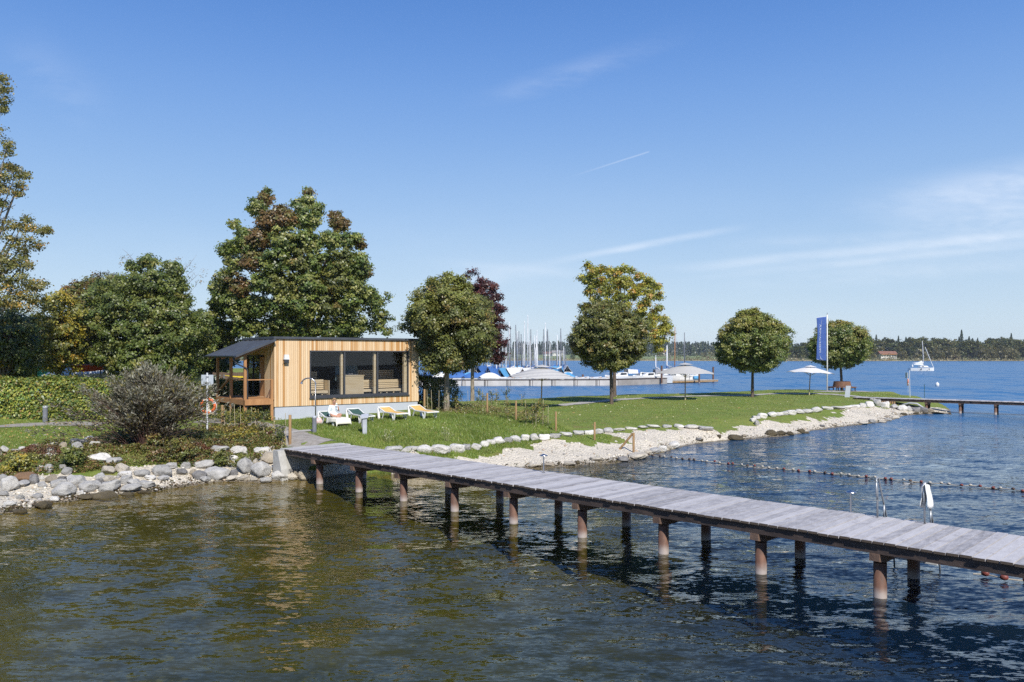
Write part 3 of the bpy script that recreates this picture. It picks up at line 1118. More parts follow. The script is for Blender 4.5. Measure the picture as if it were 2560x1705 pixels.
def pick_cols(n, pal, rng=RNG):
    w = np.array([p[1] for p in pal], float)
    idx = rng.choice(len(pal), n, p=w / w.sum())
    return np.array([p[0] for p in pal])[idx]


GREEN = [((.060, .085, .022), 5), ((.085, .105, .030), 4), ((.045, .070, .020), 3), ((.12, .125, .035), 1.2)]
MAPLEG = [((.075, .105, .028), 5), ((.115, .135, .040), 3.5), ((.05, .08, .024), 3), ((.15, .16, .06), 1)]
BROWN = [((.100, .064, .028), 4), ((.078, .056, .024), 3), ((.085, .082, .028), 3)]
YELLOW = [((.19, .165, .026), 3), ((.13, .135, .03), 3), ((.085, .10, .03), 3), ((.20, .135, .03), .6)]
YGREEN = [((.20, .20, .034), 4), ((.14, .16, .034), 4), ((.085, .11, .028), 2), ((.22, .14, .035), 1)]
PURPLE = [((.040, .014, .018), 5), ((.060, .022, .022), 2), ((.028, .014, .016), 2)]
OLIVE = [((.080, .095, .028), 4), ((.105, .112, .034), 3), ((.055, .072, .022), 3), ((.12, .095, .03), .8)]
BIRCH = [((.10, .105, .035), 4), ((.135, .12, .04), 3), ((.075, .085, .028), 3), ((.22, .14, .03), .8)]
DARKG = [((.038, .055, .018), 5), ((.055, .072, .022), 3), ((.03, .045, .016), 3)]


def fill_lobes(lobes, dens, size, clump=.30, rng=RNG, updir=.45):
    """leaves on the skins of overlapping lobes; lobe = (x, y, z, r, palette)"""
    Ps, Ns, Cs = [], [], []
    for (x, y, z, r, pal) in lobes:
        nc = max(4, int(dens * 3.6 * r * r / (clump * clump)))
        D = rng.standard_normal((nc, 3))
        D /= np.linalg.norm(D, axis=1)[:, None]
        rad = r * rng.uniform(.55, 1.02, nc) ** .8
        ctr = np.array([x, y, z]) + D * rad[:, None] * np.array([1, 1, .9])
        k = max(5, int(dens * 38 * (clump / .3) ** 2 * (.16 / size) ** 1.5))
        base = pick_cols(nc, pal, rng) * rng.uniform(.72, 1.28, (nc, 1))
        P = np.repeat(ctr, k, axis=0) + rng.standard_normal((nc * k, 3)) * clump * np.array([.52, .52, .34])
        N = np.repeat(D, k, axis=0) * .8 + np.array([.15, -.35, updir])
        C = np.repeat(base, k, axis=0) * rng.uniform(.82, 1.18, (nc * k, 1))
        mixm = rng.random(nc * k) < .10
        C[mixm] = pick_cols(int(mixm.sum()), pal, rng)
        C = C * LB_ * np.array([1.08, 1.0, .80])
        Ps.append(P)
        Ns.append(N)
        Cs.append(C)
    return np.concatenate(Ps), np.concatenate(Ns), np.concatenate(Cs)


def crown(name, lobes, parent, dens=1.0, size=.16, clump=.30, mat=None, spread=.40, aspect=.62):
    P, N, C = fill_lobes(lobes, dens, size, clump)
    V, Q = leaf_quads(P, N, size, spread=spread, aspect=aspect)
    return np_mesh(name, V, Q, mat or M_LEAF, parent, facecol=np.clip(C, 0, 1))


def limbs(parent, h_fork, base_r, tips, mat, lean=(0, 0), root=-.2):
    b = MB()
    top = Vector((lean[0], lean[1], h_fork))
    b.tube([(0, 0, root), (0, 0, .05), (lean[0] * .4, lean[1] * .4, h_fork * .45), top], [base_r * 1.5, base_r * 1.12, base_r * .9, base_r * .78], 12, cap=False)
    tr = b.build('trunk', mat, parent, smooth=True)
    b = MB()
    for i, tp in enumerate(tips):
        tp = Vector(tp)
        st = Vector((lean[0] * .9, lean[1] * .9, h_fork * random.uniform(.82, .99)))
        mid = st.lerp(tp, .5) + Vector((random.uniform(-.15, .15), random.uniform(-.15, .15), (tp - st).length * .10))
        r0 = base_r * random.uniform(.32, .5)
        b.tube([st, mid, tp], [r0, r0 * .6, r0 * .18], 6, cap=False)
        for q in range(2):
            a = mid.lerp(tp, random.uniform(.0, .5))
            e = a + Vector((random.uniform(-1, 1), random.uniform(-1, 1), random.uniform(.1, .9))) * min(.9, (tp - st).length * .16)
            b.tube([a, e], [r0 * .4, r0 * .12], 5, cap=False)
    b.build('limbs', mat, parent, smooth=True)
    return tr


def round_lobes(R, Rz, zc, pal, n=64, rl=.26, seed=1, squash=.0, sprigs=5, topal=None):
    rng = np.random.default_rng(seed)
    L = []
    i = 0
    while len(L) < n:
        i += 1
        k = len(L) + .5
        ph = math.acos(1 - 2 * k / n)
        th = math.pi * (1 + 5 ** .5) * k + rng.uniform(-.25, .25)
        f = rng.uniform(.62, .88)
        x, y, z = math.sin(ph) * math.cos(th), math.sin(ph) * math.sin(th), math.cos(ph)
        if z < -.55:
            f *= .9
        zz = zc + z * f * Rz
        r = R * rl * rng.uniform(.62, 1.2)
        p = topal if (topal and z > .3 and rng.random() < .5) else pal
        L.append((x * f * R, y * f * R, zz, r, p))
    for k in range(int(n * .3)):
        d = rng.standard_normal(3)
        d /= np.linalg.norm(d)
        f = rng.uniform(.1, .55)
        L.append((d[0] * f * R, d[1] * f * R, zc + d[2] * f * Rz, R * rl * 1.15, pal))
    for k in range(sprigs):
        a, f = rng.uniform(0, 6.28), rng.uniform(0, .45)
        L.append((math.cos(a) * f * R, math.sin(a) * f * R, zc + Rz * (1.0 - .35 * f) + rng.uniform(-.05, .12), R * .065, topal or pal))
    return L


def round_tree(name, label, px, py, pxl, pxr, pyt, pyb, pal, seed, size=.16, trunk_r=.13, dens=1.0, topal=None, zg=None, bark=None, sprigs=5, n=64, cat='tree', group=None, d=None, keep=None):
    if d is None:
        g = on(px, py)
    else:
        x = xd(px, d)
        g = (x, d, gz(x, d))
    d = g[1]
    R = (pxr - pxl) / 2 / F * d
    zt, zb = zd(pyt, d), zd(pyb, d)
    zc, Rz = (zt + zb) / 2 - g[2], (zt - zb) / 2
    t = thing(name, label, cat, g, 0, group)
    dx = xd((pxl + pxr) / 2, d) - g[0]
    L = [(x + dx, y, z, r, p) for x, y, z, r, p in round_lobes(R, Rz, zc, pal, n, .26, seed, 0, sprigs, topal)]
    if keep:
        L = [l for l in L if keep(xd(0, 0) * 0 + g[0] + l[0], d + l[1], g[2] + l[2], l[3])]
    crown('crown', L, t, dens, size)
    tips = [(x, y, z) for x, y, z, r, p in L[3:-5:max(1, len(L) // 14)]]
    limbs(t, zc - Rz * .72, trunk_r, tips, bark or M_BARK, (dx * .6, 0))
    return t


def lobe_tree(name, label, px, d, items, scale, ox, oy, pal, seed, size=.18, trunk_r=.3, dens=1.0, depth=.85, fork=None, cat='tree', bark=None, reps=3, palf=None, group=None, clump=.34):
    """crown from measured outline lobes (zoom coordinates) spread through a real depth"""
    rng = np.random.default_rng(seed)
    x0 = xd(px, d)
    g = (x0, d, gz(x0, d))
    t = thing(name, label, cat, g, 0, group)
    W2 = []
    for (cx, cy, r) in items:
        W2.append((xd(ox + cx * scale, d) - g[0], zd(oy + cy * scale, d) - g[2], r * scale / F * d))
    A = np.array(W2)
    xm, zm = A[:, 0].mean(), A[:, 1].mean()
    Rx = max(np.abs(A[:, 0] - xm).max(), .1)
    Rz = max(np.abs(A[:, 1] - zm).max(), .1)
    L = []
    for (cx, cz, r), it in zip(W2, items):
        e = max(0, 1 - ((cx - xm) / Rx) ** 2 - .8 * ((cz - zm) / Rz) ** 2)
        D = depth * Rx * math.sqrt(e)
        nrep = reps if D > r * .8 else 1
        for k in range(nrep):
            y = 0 if nrep == 1 else D * (-1 + 2 * k / (nrep - 1)) + rng.uniform(-.3, .3) * r
            p = palf(it, cx, cz, k) if palf else pal
            q = (d + y) / d          # same bearing whatever its depth inside the crown
            lx = (g[0] + cx) * q - g[0] + (rng.uniform(-.25, .25) * r if k else 0)
            lz = CH + (g[2] + cz - CH) * q - g[2] + (rng.uniform(-.3, .2) * r if k else 0)
            L.append((lx, y, lz, r * .86 * rng.uniform(.9, 1.05), p))
    crown('crown', L, t, dens, size, clump)
    zmin = A[:, 1].min()
    limbs(t, fork if fork else max(1.2, zmin + .4), trunk_r, [(l[0] * .95, l[1] * .9, l[2]) for l in L[::max(1, len(L) // 22)]], bark or M_BARK, (0, 0))
    return t


# ------------------------------------------------------------------ trees
MAPLE = [(490, 120, 36), (482, 175, 55), (420, 230, 75), (790, 115, 38), (790, 185, 55), (735, 225, 66), (865, 245, 58), (1000, 285, 40), (1022, 355, 75), (255, 355, 44), (312, 420, 66),
         (600, 250, 56), (640, 330, 95), (520, 330, 105), (800, 320, 105), (185, 540, 50), (250, 520, 60), (330, 520, 85), (440, 460, 100), (1150, 455, 44), (1180, 500, 40), (1100, 470, 76), (960, 470, 100),
         (620, 470, 115), (780, 480, 115), (175, 740, 64), (260, 650, 90), (400, 620, 105), (560, 620, 115), (720, 630, 115), (880, 620, 115), (1040, 620, 105), (1180, 610, 72), (1228, 690, 54), (1150, 700, 95),
         (108, 810, 44), (160, 860, 86), (300, 800, 105), (460, 780, 115), (640, 790, 125), (820, 790, 125), (990, 770, 115), (1130, 800, 86), (1230, 860, 70), (140, 960, 84), (120, 1050, 74), (260, 950, 115),
         (420, 950, 115), (600, 950, 125), (780, 950, 125), (950, 930, 115), (1100, 930, 105), (1250, 930, 90), (1372, 890, 38), (1320, 960, 74), (1370, 1040, 64), (1280, 1080, 100), (1120, 1080, 105),
         (180, 1130, 105), (340, 1090, 115), (500, 1120, 105), (650, 1110, 105), (800, 1120, 86), (960, 1110, 105), (1375, 1130, 54), (200, 1190, 74), (500, 1200, 70), (1100, 1190, 80)]


def maple_pal(it, cx, cz, k):
    x, y, r = it
    if k == 2:
        return MAPLEG
    if (x in (600, 520, 640) and y in (250, 330)) or (x, y) in ((440, 460), (1000, 285), (1022, 355), (1180, 500), (1228, 690), (400, 620), (482, 175), (790, 115), (300, 800)):
        return BROWN
    return MAPLEG if random.random() < .86 else OLIVE


lobe_tree('maple_tree', 'huge broad maple with brown patches in its crown behind the timber sauna', 770, 62, MAPLE, .3397, 500, 440, MAPLEG, 3, .205, .36, 1.05, .8, 5.0, palf=maple_pal, clump=.30)

round_tree('round_tree', 'dense round green tree with short pale trunk just right of the sauna', 1116, 1027, 996, 1240, 692, 956, OLIVE, 21, .14, .17, 1.15, bark=M_BARKP, sprigs=12, topal=[((.105, .125, .034), 3), ((.13, .135, .04), 2)], keep=lambda x, y, z, r: (x - r * .8) / y > (1046 - 1280) / F or z - r * .6 > 6.1)
PURP = [(1990, 720, 55), (2080, 790, 55), (2140, 820, 50), (2040, 850, 70), (2110, 900, 66), (2180, 890, 40), (2200, 980, 52), (2140, 1010, 66), (2080, 980, 90), (2180, 1060, 40), (2210, 1110, 40), (2120, 1120, 80),
        (2210, 1220, 48), (2140, 1240, 70), (2200, 1310, 45), (2180, 1350, 40), (2020, 960, 90), (1960, 860, 80), (1900, 1000, 100), (1980, 1130, 120), (2040, 1260, 110), (2180, 1180, 50)]
lobe_tree('copper_beech', 'dark purple-leaved tree peeping out behind the round green tree', 1181, 70, PURP, .3397, 500, 440, PURPLE, 8, .19, .17, .95, .8, 4.0, bark=M_BARKP, cat='tree')
YG = [(350, 160, 20), (345, 200, 40), (300, 290, 48), (350, 300, 70), (430, 230, 60), (500, 210, 46), (560, 240, 56), (690, 200, 50), (640, 230, 50), (760, 220, 48), (860, 280, 52), (930, 330, 56), (980, 360, 46), (1040, 380, 28),
      (1050, 470, 40), (960, 460, 70), (860, 400, 80), (740, 330, 80), (620, 340, 80), (480, 330, 80), (400, 400, 60), (360, 440, 30), (420, 500, 56), (520, 430, 70), (660, 450, 75), (780, 470, 70), (900, 540, 66), (1050, 585, 28), (1000, 640, 52),
      (300, 590, 50), (360, 580, 60), (1080, 700, 55), (1130, 760, 44), (1160, 830, 40), (1090, 800, 60), (960, 720, 70), (860, 640, 70), (1120, 890, 48), (1040, 900, 60), (1050, 980, 40), (980, 830, 70), (1040, 1010, 28), (560, 560, 80), (700, 570, 80), (600, 700, 90), (800, 760, 90), (700, 880, 90)]
lobe_tree('yellowing_tree', 'tall yellow-green tree rising behind the round tree on the lawn', 1536, 76, YG, .255, 1380, 620, YGREEN, 9, .20, .19, .95, .8, 3.2)
round_tree('round_tree', 'large round green tree on the lawn in front of the yellow-green one', 1529, 1010, 1424, 1628, 757, 944, OLIVE, 22, .16, .15, 1.15, topal=[((.10, .10, .036), 2), ((.08, .095, .03), 3)], sprigs=6)
round_tree('round_tree', 'medium round green tree on the lawn left of the blue flag', 1881, 993, 1790, 1974, 775, 940, MAPLEG, 23, .18, .15, 1.1, topal=[((.12, .14, .034), 3), ((.14, .135, .04), 2)], sprigs=9)
round_tree('round_tree', 'round green tree by the flag with a circular bench around its trunk', 2105, 977, 2022, 2176, 806, 925, MAPLEG, 24, .19, .16, 1.1, topal=[((.12, .14, .034), 3), ((.15, .13, .04), 2)], sprigs=8)

LG = [(700, 1000, 46), (620, 1020, 34), (800, 1030, 52), (690, 1090, 90), (590, 1110, 66), (810, 1120, 66), (845, 1180, 52), (480, 1130, 66), (430, 1160, 56), (560, 1200, 95), (700, 1210, 105), (810, 1260, 90), (460, 1260, 90),
      (560, 1320, 105), (700, 1340, 105), (845, 1340, 95), (935, 1280, 66), (960, 1370, 64), (420, 1370, 80), (500, 1430, 90), (640, 1440, 100), (790, 1450, 100), (920, 1440, 76), (975, 1245, 34), (560, 1490, 70), (700, 1510, 70), (860, 1500, 70)]
lobe_tree('broad_tree', 'bushy dark green tree left of the sauna behind the grey willow bush', 375, 56, LG, .536, 0, 120, GREEN, 12, .175, .25, 1.0, .75, 2.2, clump=.32)
# bare-twigged tree behind it
t = thing('bare_tree', 'nearly leafless grey-twigged tree topping out behind the bushy green tree', 'tree', (xd(400, 68), 68, gz(xd(400, 68), 68)))
g0 = t.location
b = MB()
b.tube([(0, 0, -.2), (.1, 0, 4), (.2, .1, 8.5)], [.2, .15, .07], 8)
b.build('trunk', M_BARK, t, smooth=True)
b = MB()
for k in range(90):
    a = random.uniform(0, 6.28)
    z0 = random.uniform(4.5, 8.5)
    l = random.uniform(1.2, 3.2)
    p = Vector((.15, .05, z0))
    e = p + Vector((math.cos(a) * l, math.sin(a) * l * .8, l * random.uniform(.6, 1.3)))
    e.z = min(e.z, 12.6 - .25 * abs(e.x))
    m_ = p.lerp(e, .55) + Vector((0, 0, -.15))
    b.tube([p, m_, e], [.04, .022, .008], 4, cap=False)
    for q in range(5):
        s_ = m_.lerp(e, random.random())
        b.tube([s_, s_ + Vector((random.uniform(-.6, .6), random.uniform(-.6, .6), random.uniform(.1, .7)))], [.014, .005], 3, cap=False)
b.build('twigs', pm('grey_twigs', (.26, .22, .21), (.18, .15, .14), 4, .9), t)
LB = [((xd(300 + random.gauss(90, 60), 68) - g0.x), random.gauss(0, 1.5), zd(random.uniform(640, 720), 68) - g0.z, .35, [((.16, .13, .10), 1), ((.11, .10, .06), 1)]) for k in range(26)]
crown('crown', LB, t, .12, .13)

YT = [(240, 1180, 56), (300, 1200, 60), (350, 1230, 50), (220, 1260, 64), (280, 1290, 76), (350, 1310, 62), (200, 1340, 64), (270, 1380, 80), (340, 1400, 70), (170, 1420, 60), (250, 1460, 60), (330, 1480, 60), (290, 1150, 34)]
lobe_tree('golden_tree', 'golden yellow autumn tree between the birch and the bushy green tree', 145, 54, YT, .536, 0, 120, YELLOW, 14, .19, .18, .7, .9, 2.0)
BT = [(370, 1110, 36), (410, 1100, 44), (470, 1085, 44), (520, 1080, 38), (560, 1075, 30), (360, 1160, 50), (420, 1170, 66), (480, 1150, 66), (540, 1130, 56), (400, 1230, 64), (470, 1260, 80), (390, 1310, 60), (340, 1140, 30), (310, 1130, 24)]
lobe_tree('russet_tree', 'reddish brown tree top between the golden tree and the bushy tree', 230, 64, BT, .536, 0, 120, BROWN + OLIVE, 15, .19, .18, .7, .8, 2.5)
DT = [(60, 1270, 60), (20, 1230, 60), (120, 1300, 70), (40, 1340, 80), (130, 1390, 70), (60, 1420, 76), (150, 1450, 60), (20, 1440, 70), (100, 1480, 60), (-40, 1350, 90), (-90, 1420, 100), (-60, 1250, 90)]
lobe_tree('dark_bushy_tree', 'green low-branched tree at the left border with a few yellow leaves', 10, 50, DT, .536, 0, 120, [(c, w) for c, w in DARKG] + [((.10, .12, .025), 2), ((.26, .19, .03), .7)], 16, .19, .22, .75, .9, 1.6)
BI = [(10, 140, 30), (25, 190, 30), (20, 240, 26), (15, 285, 16), (20, 470, 40), (40, 450, 26), (10, 540, 40), (30, 600, 34), (15, 660, 28), (5, 720, 22), (85, 580, 30), (115, 590, 18), (90, 640, 20), (80, 680, 14), (60, 560, 20),
      (30, 830, 44), (90, 830, 40), (140, 830, 36), (190, 850, 26), (215, 848, 12), (130, 800, 20), (60, 890, 56), (130, 900, 44), (180, 920, 24), (110, 960, 40), (40, 980, 70), (130, 1010, 30), (60, 1060, 80), (130, 1100, 56), (180, 1110, 28), (210, 1095, 16), (20, 1150, 80), (110, 1180, 66), (170, 1170, 40),
      (-40, 200, 60), (-60, 400, 90), (-40, 620, 80), (-70, 820, 120), (-60, 1000, 120), (-80, 80, 70), (-100, 560, 110), (-110, 1150, 120)]
lobe_tree('birch_tree', 'tall weeping birch with hanging sprays cut by the left border', -75, 44, BI, .536, 0, 120, BIRCH, 17, .13, .2, .55, .5, 5.0, bark=M_BARKP, clump=.26)
# two further trees filling the back row
round_tree('background_tree', 'dark green tree filling the gap between the bushy tree and the maple', 520, 960, 440, 600, 770, 960, DARKG, 31, .22, .2, .7, d=72, sprigs=3)
round_tree('background_tree', 'dark tree deep in shade behind the low-branched tree at the left', 90, 960, -80, 260, 800, 965, DARKG, 32, .24, .2, .7, d=70, sprigs=3)


# ------------------------------------------------------------------ hedges, bushes, ground cover
def hedge(name, label, p0, p1, h, w, pal, dens=520, size=.11, seed=3, group=None):
    rng = np.random.default_rng(seed)
    a, c = np.array(p0[:2]), np.array(p1[:2])
    L = np.hypot(*(c - a))
    d = (c - a) / L
    nrm = np.array([-d[1], d[0]])
    n = int(dens * L * (2 * h + w) / 2)
    s = rng.uniform(0, L, n)
    pick = rng.random(n) * (2 * h + w)
    off = np.where(pick < h, -w / 2, np.where(pick < 2 * h, w / 2, rng.uniform(-w / 2, w / 2, n)))
    zz = np.where(pick < 2 * h, rng.uniform(0, h, n), h)
    nx_ = np.where(pick < h, -1.0, np.where(pick < 2 * h, 1.0, 0.0))
    bump = .10 * vnoise(s, zz * 1.3, 3, 2.4) + .06 * rng.standard_normal(n)
    off = off + nx_ * bump
    zz = zz + np.where(nx_ == 0, bump * 1.4, 0)
    off = off * np.where(zz < .25, .85 + .6 * zz, 1)
    XY = a + d * s[:, None] + nrm * off[:, None]
    Zg = ground_z(XY[:, 0], XY[:, 1])
    org = (float(a[0]), float(a[1]), gz(*a))
    P = np.column_stack([XY[:, 0] - org[0], XY[:, 1] - org[1], Zg + zz - org[2]])
    N = np.column_stack([nrm[0] * nx_, nrm[1] * nx_, np.where(nx_ == 0, 1.0, .45)])
    V, Q = leaf_quads(P, N, size, rng=rng)
    tone = vnoise(s, zz, 8, 1.1)
    C = pick_cols(n, pal, rng) * (1 + .22 * tone[:, None]) * 1.75 * rng.uniform(.75, 1.25, (n, 1))
    t = thing(name, label, 'hedge', org, 0, group)
    np_mesh('foliage', V, Q, M_LEAF, t, facecol=np.clip(C, 0, 1))
    b = MB()
    for k in range(int(L / .5)):
        q = d * (k * .5 + .2)
        z0 = gz(a[0] + q[0], a[1] + q[1]) - org[2]
        b.tube([(q[0], q[1], z0 - .1), (q[0] + random.uniform(-.2, .2), q[1] + random.uniform(-.15, .15), z0 + h * .8)], [.03, .01], 5)
    b.build('stems', M_BARK, t)
    return t


HEDGEP = [((.145, .165, .028), 4), ((.19, .185, .035), 3), ((.085, .125, .028), 3), ((.15, .10, .035), .8), ((.055, .09, .025), 2.5)]
hedge('hedge', 'long clipped yellow-green hedge behind the lawn at the left', (-34, 44.0), on(330, 1050), 2.05, 1.1, HEDGEP, 900, .15, 3)
hedge('hedge', 'clipped hedge behind the sauna porch and the lifebuoy post', at(440, 1043, 1.65), (-14.2, 50.5), 1.75, 1.0, [((.12, .125, .028), 4), ((.08, .10, .026), 4), ((.05, .07, .02), 2), ((.16, .12, .03), 1)], 900, .14, 4)
hedge('hedge', 'dark overgrown hedge between the sauna and the pale tree trunk', at(1040, 1024, 1.8), at(1124, 1019, 1.65), 1.8, 1.2, [((.09, .09, .025), 3), ((.05, .065, .02), 4), ((.12, .08, .03), 1)], 900, .13, 5)

# grey-leaved willow bush on the bank
g = on(366, 1122)
t = thing('willow_bush', 'big grey-leaved willow bush with dark red stems on the boulder bank', 'bush', g)
rng = np.random.default_rng(41)
b = MB()
stem_pts = []
for k in range(430):
    a = rng.uniform(0, 6.28)
    spread_ = abs(rng.normal(0, 1)) * 1.05
    h = rng.uniform(1.6, 3.55) * (1 - .12 * spread_)
    e = np.array([math.cos(a) * spread_ * 1.2, math.sin(a) * spread_ * .95, max(h, .7)])
    m_ = e * np.array([.42, .42, .55])
    b.tube([(e[0] * .12, e[1] * .12, -.1), tuple(m_), tuple(e)], [.016, .011, .004], 4, cap=False)
    for q in range(16):
        f = rng.uniform(.25, 1.0)
        p = m_ + (e - m_) * ((f - .4) / .6) if f > .4 else m_ * (f / .4)
        stem_pts.append((p, (e - m_) / np.linalg.norm(e - m_), f))
b.build('stems', pm('dark_red_stems', (.11, .05, .04), (.06, .035, .03), 5, .8), t)
P = np.array([p for p, _, _ in stem_pts])
D = np.array([d for _, d, _ in stem_pts])
f = np.array([q for _, _, q in stem_pts])
P = np.repeat(P, 10, axis=0) + rng.standard_normal((len(P) * 10, 3)) * .10
D = np.repeat(D, 10, axis=0) + rng.standard_normal((len(P), 3)) * .55
f = np.repeat(f, 10)
D /= np.linalg.norm(D, axis=1)[:, None]
S = np.cross(D, rng.standard_normal((len(P), 3)))
S /= np.linalg.norm(S, axis=1)[:, None]
ln = rng.uniform(.11, .22, len(P))[:, None]
V = np.empty((len(P), 4, 3))
V[:, 0] = P
V[:, 1] = P + D * ln * .5 + S * .021
V[:, 2] = P + D * ln
V[:, 3] = P + D * ln * .5 - S * .021
top = np.clip((f - .6) * 2.2 + rng.normal(0, .35, len(P)), 0, 1)[:, None]
C = np.where(rng.random((len(P), 1)) < .12, np.array([[.16, .13, .035]]), np.array([[.085, .065, .045]]) * (1 - top) + np.array([[.25, .245, .185]]) * top) * 1.05 * rng.uniform(.55, 1.4, (len(P), 1))
np_mesh('foliage', V.reshape(-1, 3), np.arange(4 * len(P)).reshape(-1, 4), M_LEAF, t, facecol=np.clip(C, 0, 1))
t.scale = (1.13, .92, 1.02)


def bush(label, px, py, w, h, pal, seed, dens=1.0, size=.09):
    g = on(px, py)
    t = thing('shrub', label, 'shrub', g, 0, 'shrubs among the boulders')
    s = g[1] / F
    L = []
    rng = np.random.default_rng(seed)
    for k in range(14):
        L.append((rng.uniform(-.4, .4) * w * s, rng.uniform(-.3, .3) * w * s, rng.uniform(.25, .8) * h * s, .26 * h * s * rng.uniform(.8, 1.3), pal))
    crown('foliage', L, t, dens, size, .13)
    b = MB()
    for k in range(9):
        b.tube([(0, 0, -.1), (rng.uniform(-.35, .35) * w * s, rng.uniform(-.25, .25) * w * s, h * s * rng.uniform(.5, .9))], [.018, .006], 4)
    b.build('stems', M_BARK, t)
    return t


bush('low yellow and orange shrub among the boulders at the far left', 50, 1185, 80, 52, YELLOW, 51)
bush('dark green shrub among the boulders below the willow bush', 188, 1172, 52, 58, GREEN, 52)
bush('sprawling green and red shrub at the foot of the willow bush', 420, 1150, 120, 70, OLIVE + BROWN, 53)
bush('small bramble shrub over the boulders near the water', 570, 1165, 60, 40, OLIVE, 54)

COVER = np.array([at(*p) for p in [(215, 1108, 1.25), (300, 1090, 1.35), (440, 1080, 1.4), (520, 1076, 1.45), (600, 1072, 1.45), (690, 1092, 1.32), (725, 1110, 1.25), (710, 1122, 1.0), (690, 1130, .8), (640, 1160, .5), (560, 1165, .45), (480, 1170, .45), (380, 1178, .42), (260, 1186, .5), (100, 1200, .45), (-60, 1205, .5), (-60, 1138, 1.12), (60, 1130, 1.12), (130, 1114, 1.22)]])


def scatter_cover(name, poly, n, seed, hmax, size, pal, kind_label=None, clumps=3.0, sparse=False):
    rng = np.random.default_rng(seed)
    lo, hi = poly.min(0), poly.max(0)
    P = rng.uniform(lo, hi, (n * 3, 2))
    P = P[inside(P, poly)]
    dn = vnoise(P[:, 0], P[:, 1], seed, clumps * .5)
    P = P[rng.random(len(P)) < np.clip(.45 + .5 * dn, .06, 1)][:n]
    if sparse:
        P = P[(dn_ := vnoise(P[:, 0], P[:, 1], seed + 9, 2.6)) > .55]
    z = ground_z(P[:, 0], P[:, 1])
    P, z = P[z > .12], z[z > .12]
    hh = hmax * (.35 + .65 * np.clip(.5 + .6 * vnoise(P[:, 0], P[:, 1], seed + 1, clumps), 0, 1)) * rng.random(len(P)) ** .6
    Q3 = np.column_stack([P, z + hh])
    N = np.column_stack([rng.standard_normal((len(P), 2)) * .5 + np.array([0, -.3]), np.ones(len(P))])
    V, Q = leaf_quads(Q3, N, size, rng=rng)
    t = vnoise(P[:, 0], P[:, 1], seed + 4, 1.2)
    i = np.clip(((t + 1) / 2 * len(pal) + rng.normal(0, .8, len(P))), 0, len(pal) - 1).astype(int)
    C = np.array(pal)[i] * 1.45 * rng.uniform(.7, 1.3, (len(P), 1))
    return tag(np_mesh(name, V, Q, M_LEAF, facecol=np.clip(C, 0, 1)), kind='stuff')


scatter_cover('ground_cover', COVER, 75000, 61, .32, .085, [(.11, .05, .028), (.10, .075, .025), (.095, .10, .028), (.13, .13, .03), (.15, .085, .035), (.07, .085, .025)])


# grass blades: longer on the slope below the sauna, short elsewhere
def blades(name, poly, n, seed, h0, h1, cols, wid=.010, avoid=None):
    rng = np.random.default_rng(seed)
    lo, hi = poly.min(0), poly.max(0)
    P = rng.uniform(lo, hi, (int(n * 2.2), 2))
    P = P[inside(P, poly)]
    wb = np.stack([P[:, 0] + .35 * vnoise(P[:, 0], P[:, 1], 5, 1.7), P[:, 1] + .5 * vnoise(P[:, 0], P[:, 1], 6, 1.6)], 1)
    keep = ~((inside(wb, BEACH1) & ~inside(wb, PATCH)) | inside(wb, LEFTB))
    P = P[keep]
    for line, w in PATHS:
        P = P[seg_dist(P, line, closed=False) > w]
    P = P[:n]
    z = ground_z(P[:, 0], P[:, 1])
    k = len(P)
    tall = np.clip(.5 + .5 * vnoise(P[:, 0], P[:, 1], seed, 1.3), 0, 1)
    h = (h0 + (h1 - h0) * tall) * rng.uniform(.5, 1.2, k)
    a = rng.uniform(0, 6.28, k)
    ww = wid * rng.uniform(.7, 1.6, k)
    V = np.empty((k, 3, 3))
    B = np.column_stack([P, z - .01])
    V[:, 0] = B + np.column_stack([np.cos(a) * ww, np.sin(a) * ww, np.zeros(k)])
    V[:, 1] = B - np.column_stack([np.cos(a) * ww, np.sin(a) * ww, np.zeros(k)])
    V[:, 2] = B + np.column_stack([rng.normal(0, .35, k) * h, rng.normal(0, .35, k) * h, h])
    C = pick_cols(k, cols, rng) * (1 + .18 * vnoise(P[:, 0], P[:, 1], seed + 2, .8))[:, None] * rng.uniform(.75, 1.25, (k, 1))
    return tag(np_mesh(name, V.reshape(-1, 3), np.arange(3 * k).reshape(-1, 3), M_LEAF, facecol=np.clip(C, 0, 1)), kind='stuff')


PATHS = [(np.array([on(*p)[:2] for p in [(800, 1110), (760, 1100), (725, 1087), (690, 1074), (640, 1063), (590, 1056), (540, 1052)]]), .8),
         (np.array([on(*p)[:2] for p in [(705, 1085), (735, 1080), (785, 1076)]]), .25),
         (np.array([on(*p)[:2] for p in [(1395, 1014), (1470, 1006), (1535, 1000), (1605, 995.5), (1734, 990.5), (1879, 987.5)]]), .6),
         (np.array([[-40, 37.5]] + [list(on(*p)[:2]) for p in [(-60, 1069), (0, 1066), (60, 1063), (130, 1060), (260, 1060)]]), .6)]
GR = [((.17, .24, .04), 4), ((.22, .26, .055), 3), ((.11, .19, .03), 3), ((.30, .29, .10), 1)]
NEAR = np.array([(-11.2, 34.5)] + [at(*p) for p in [(760, 1104, 1.2), (700, 1080, 1.4), (700, 1052, 1.6), (860, 1040, 1.68), (1060, 1030, 1.85), (1180, 1030, 1.65), (1300, 1040, 1.3), (1420, 1070, 1.0), (1440, 1085, .9), (1300, 1098, 1.0), (1100, 1122, 1.05), (990, 1128, 1.0), (880, 1118, 1.1)]])
blades('long_grass', NEAR, 70000, 71, .06, .19, GR, .011)
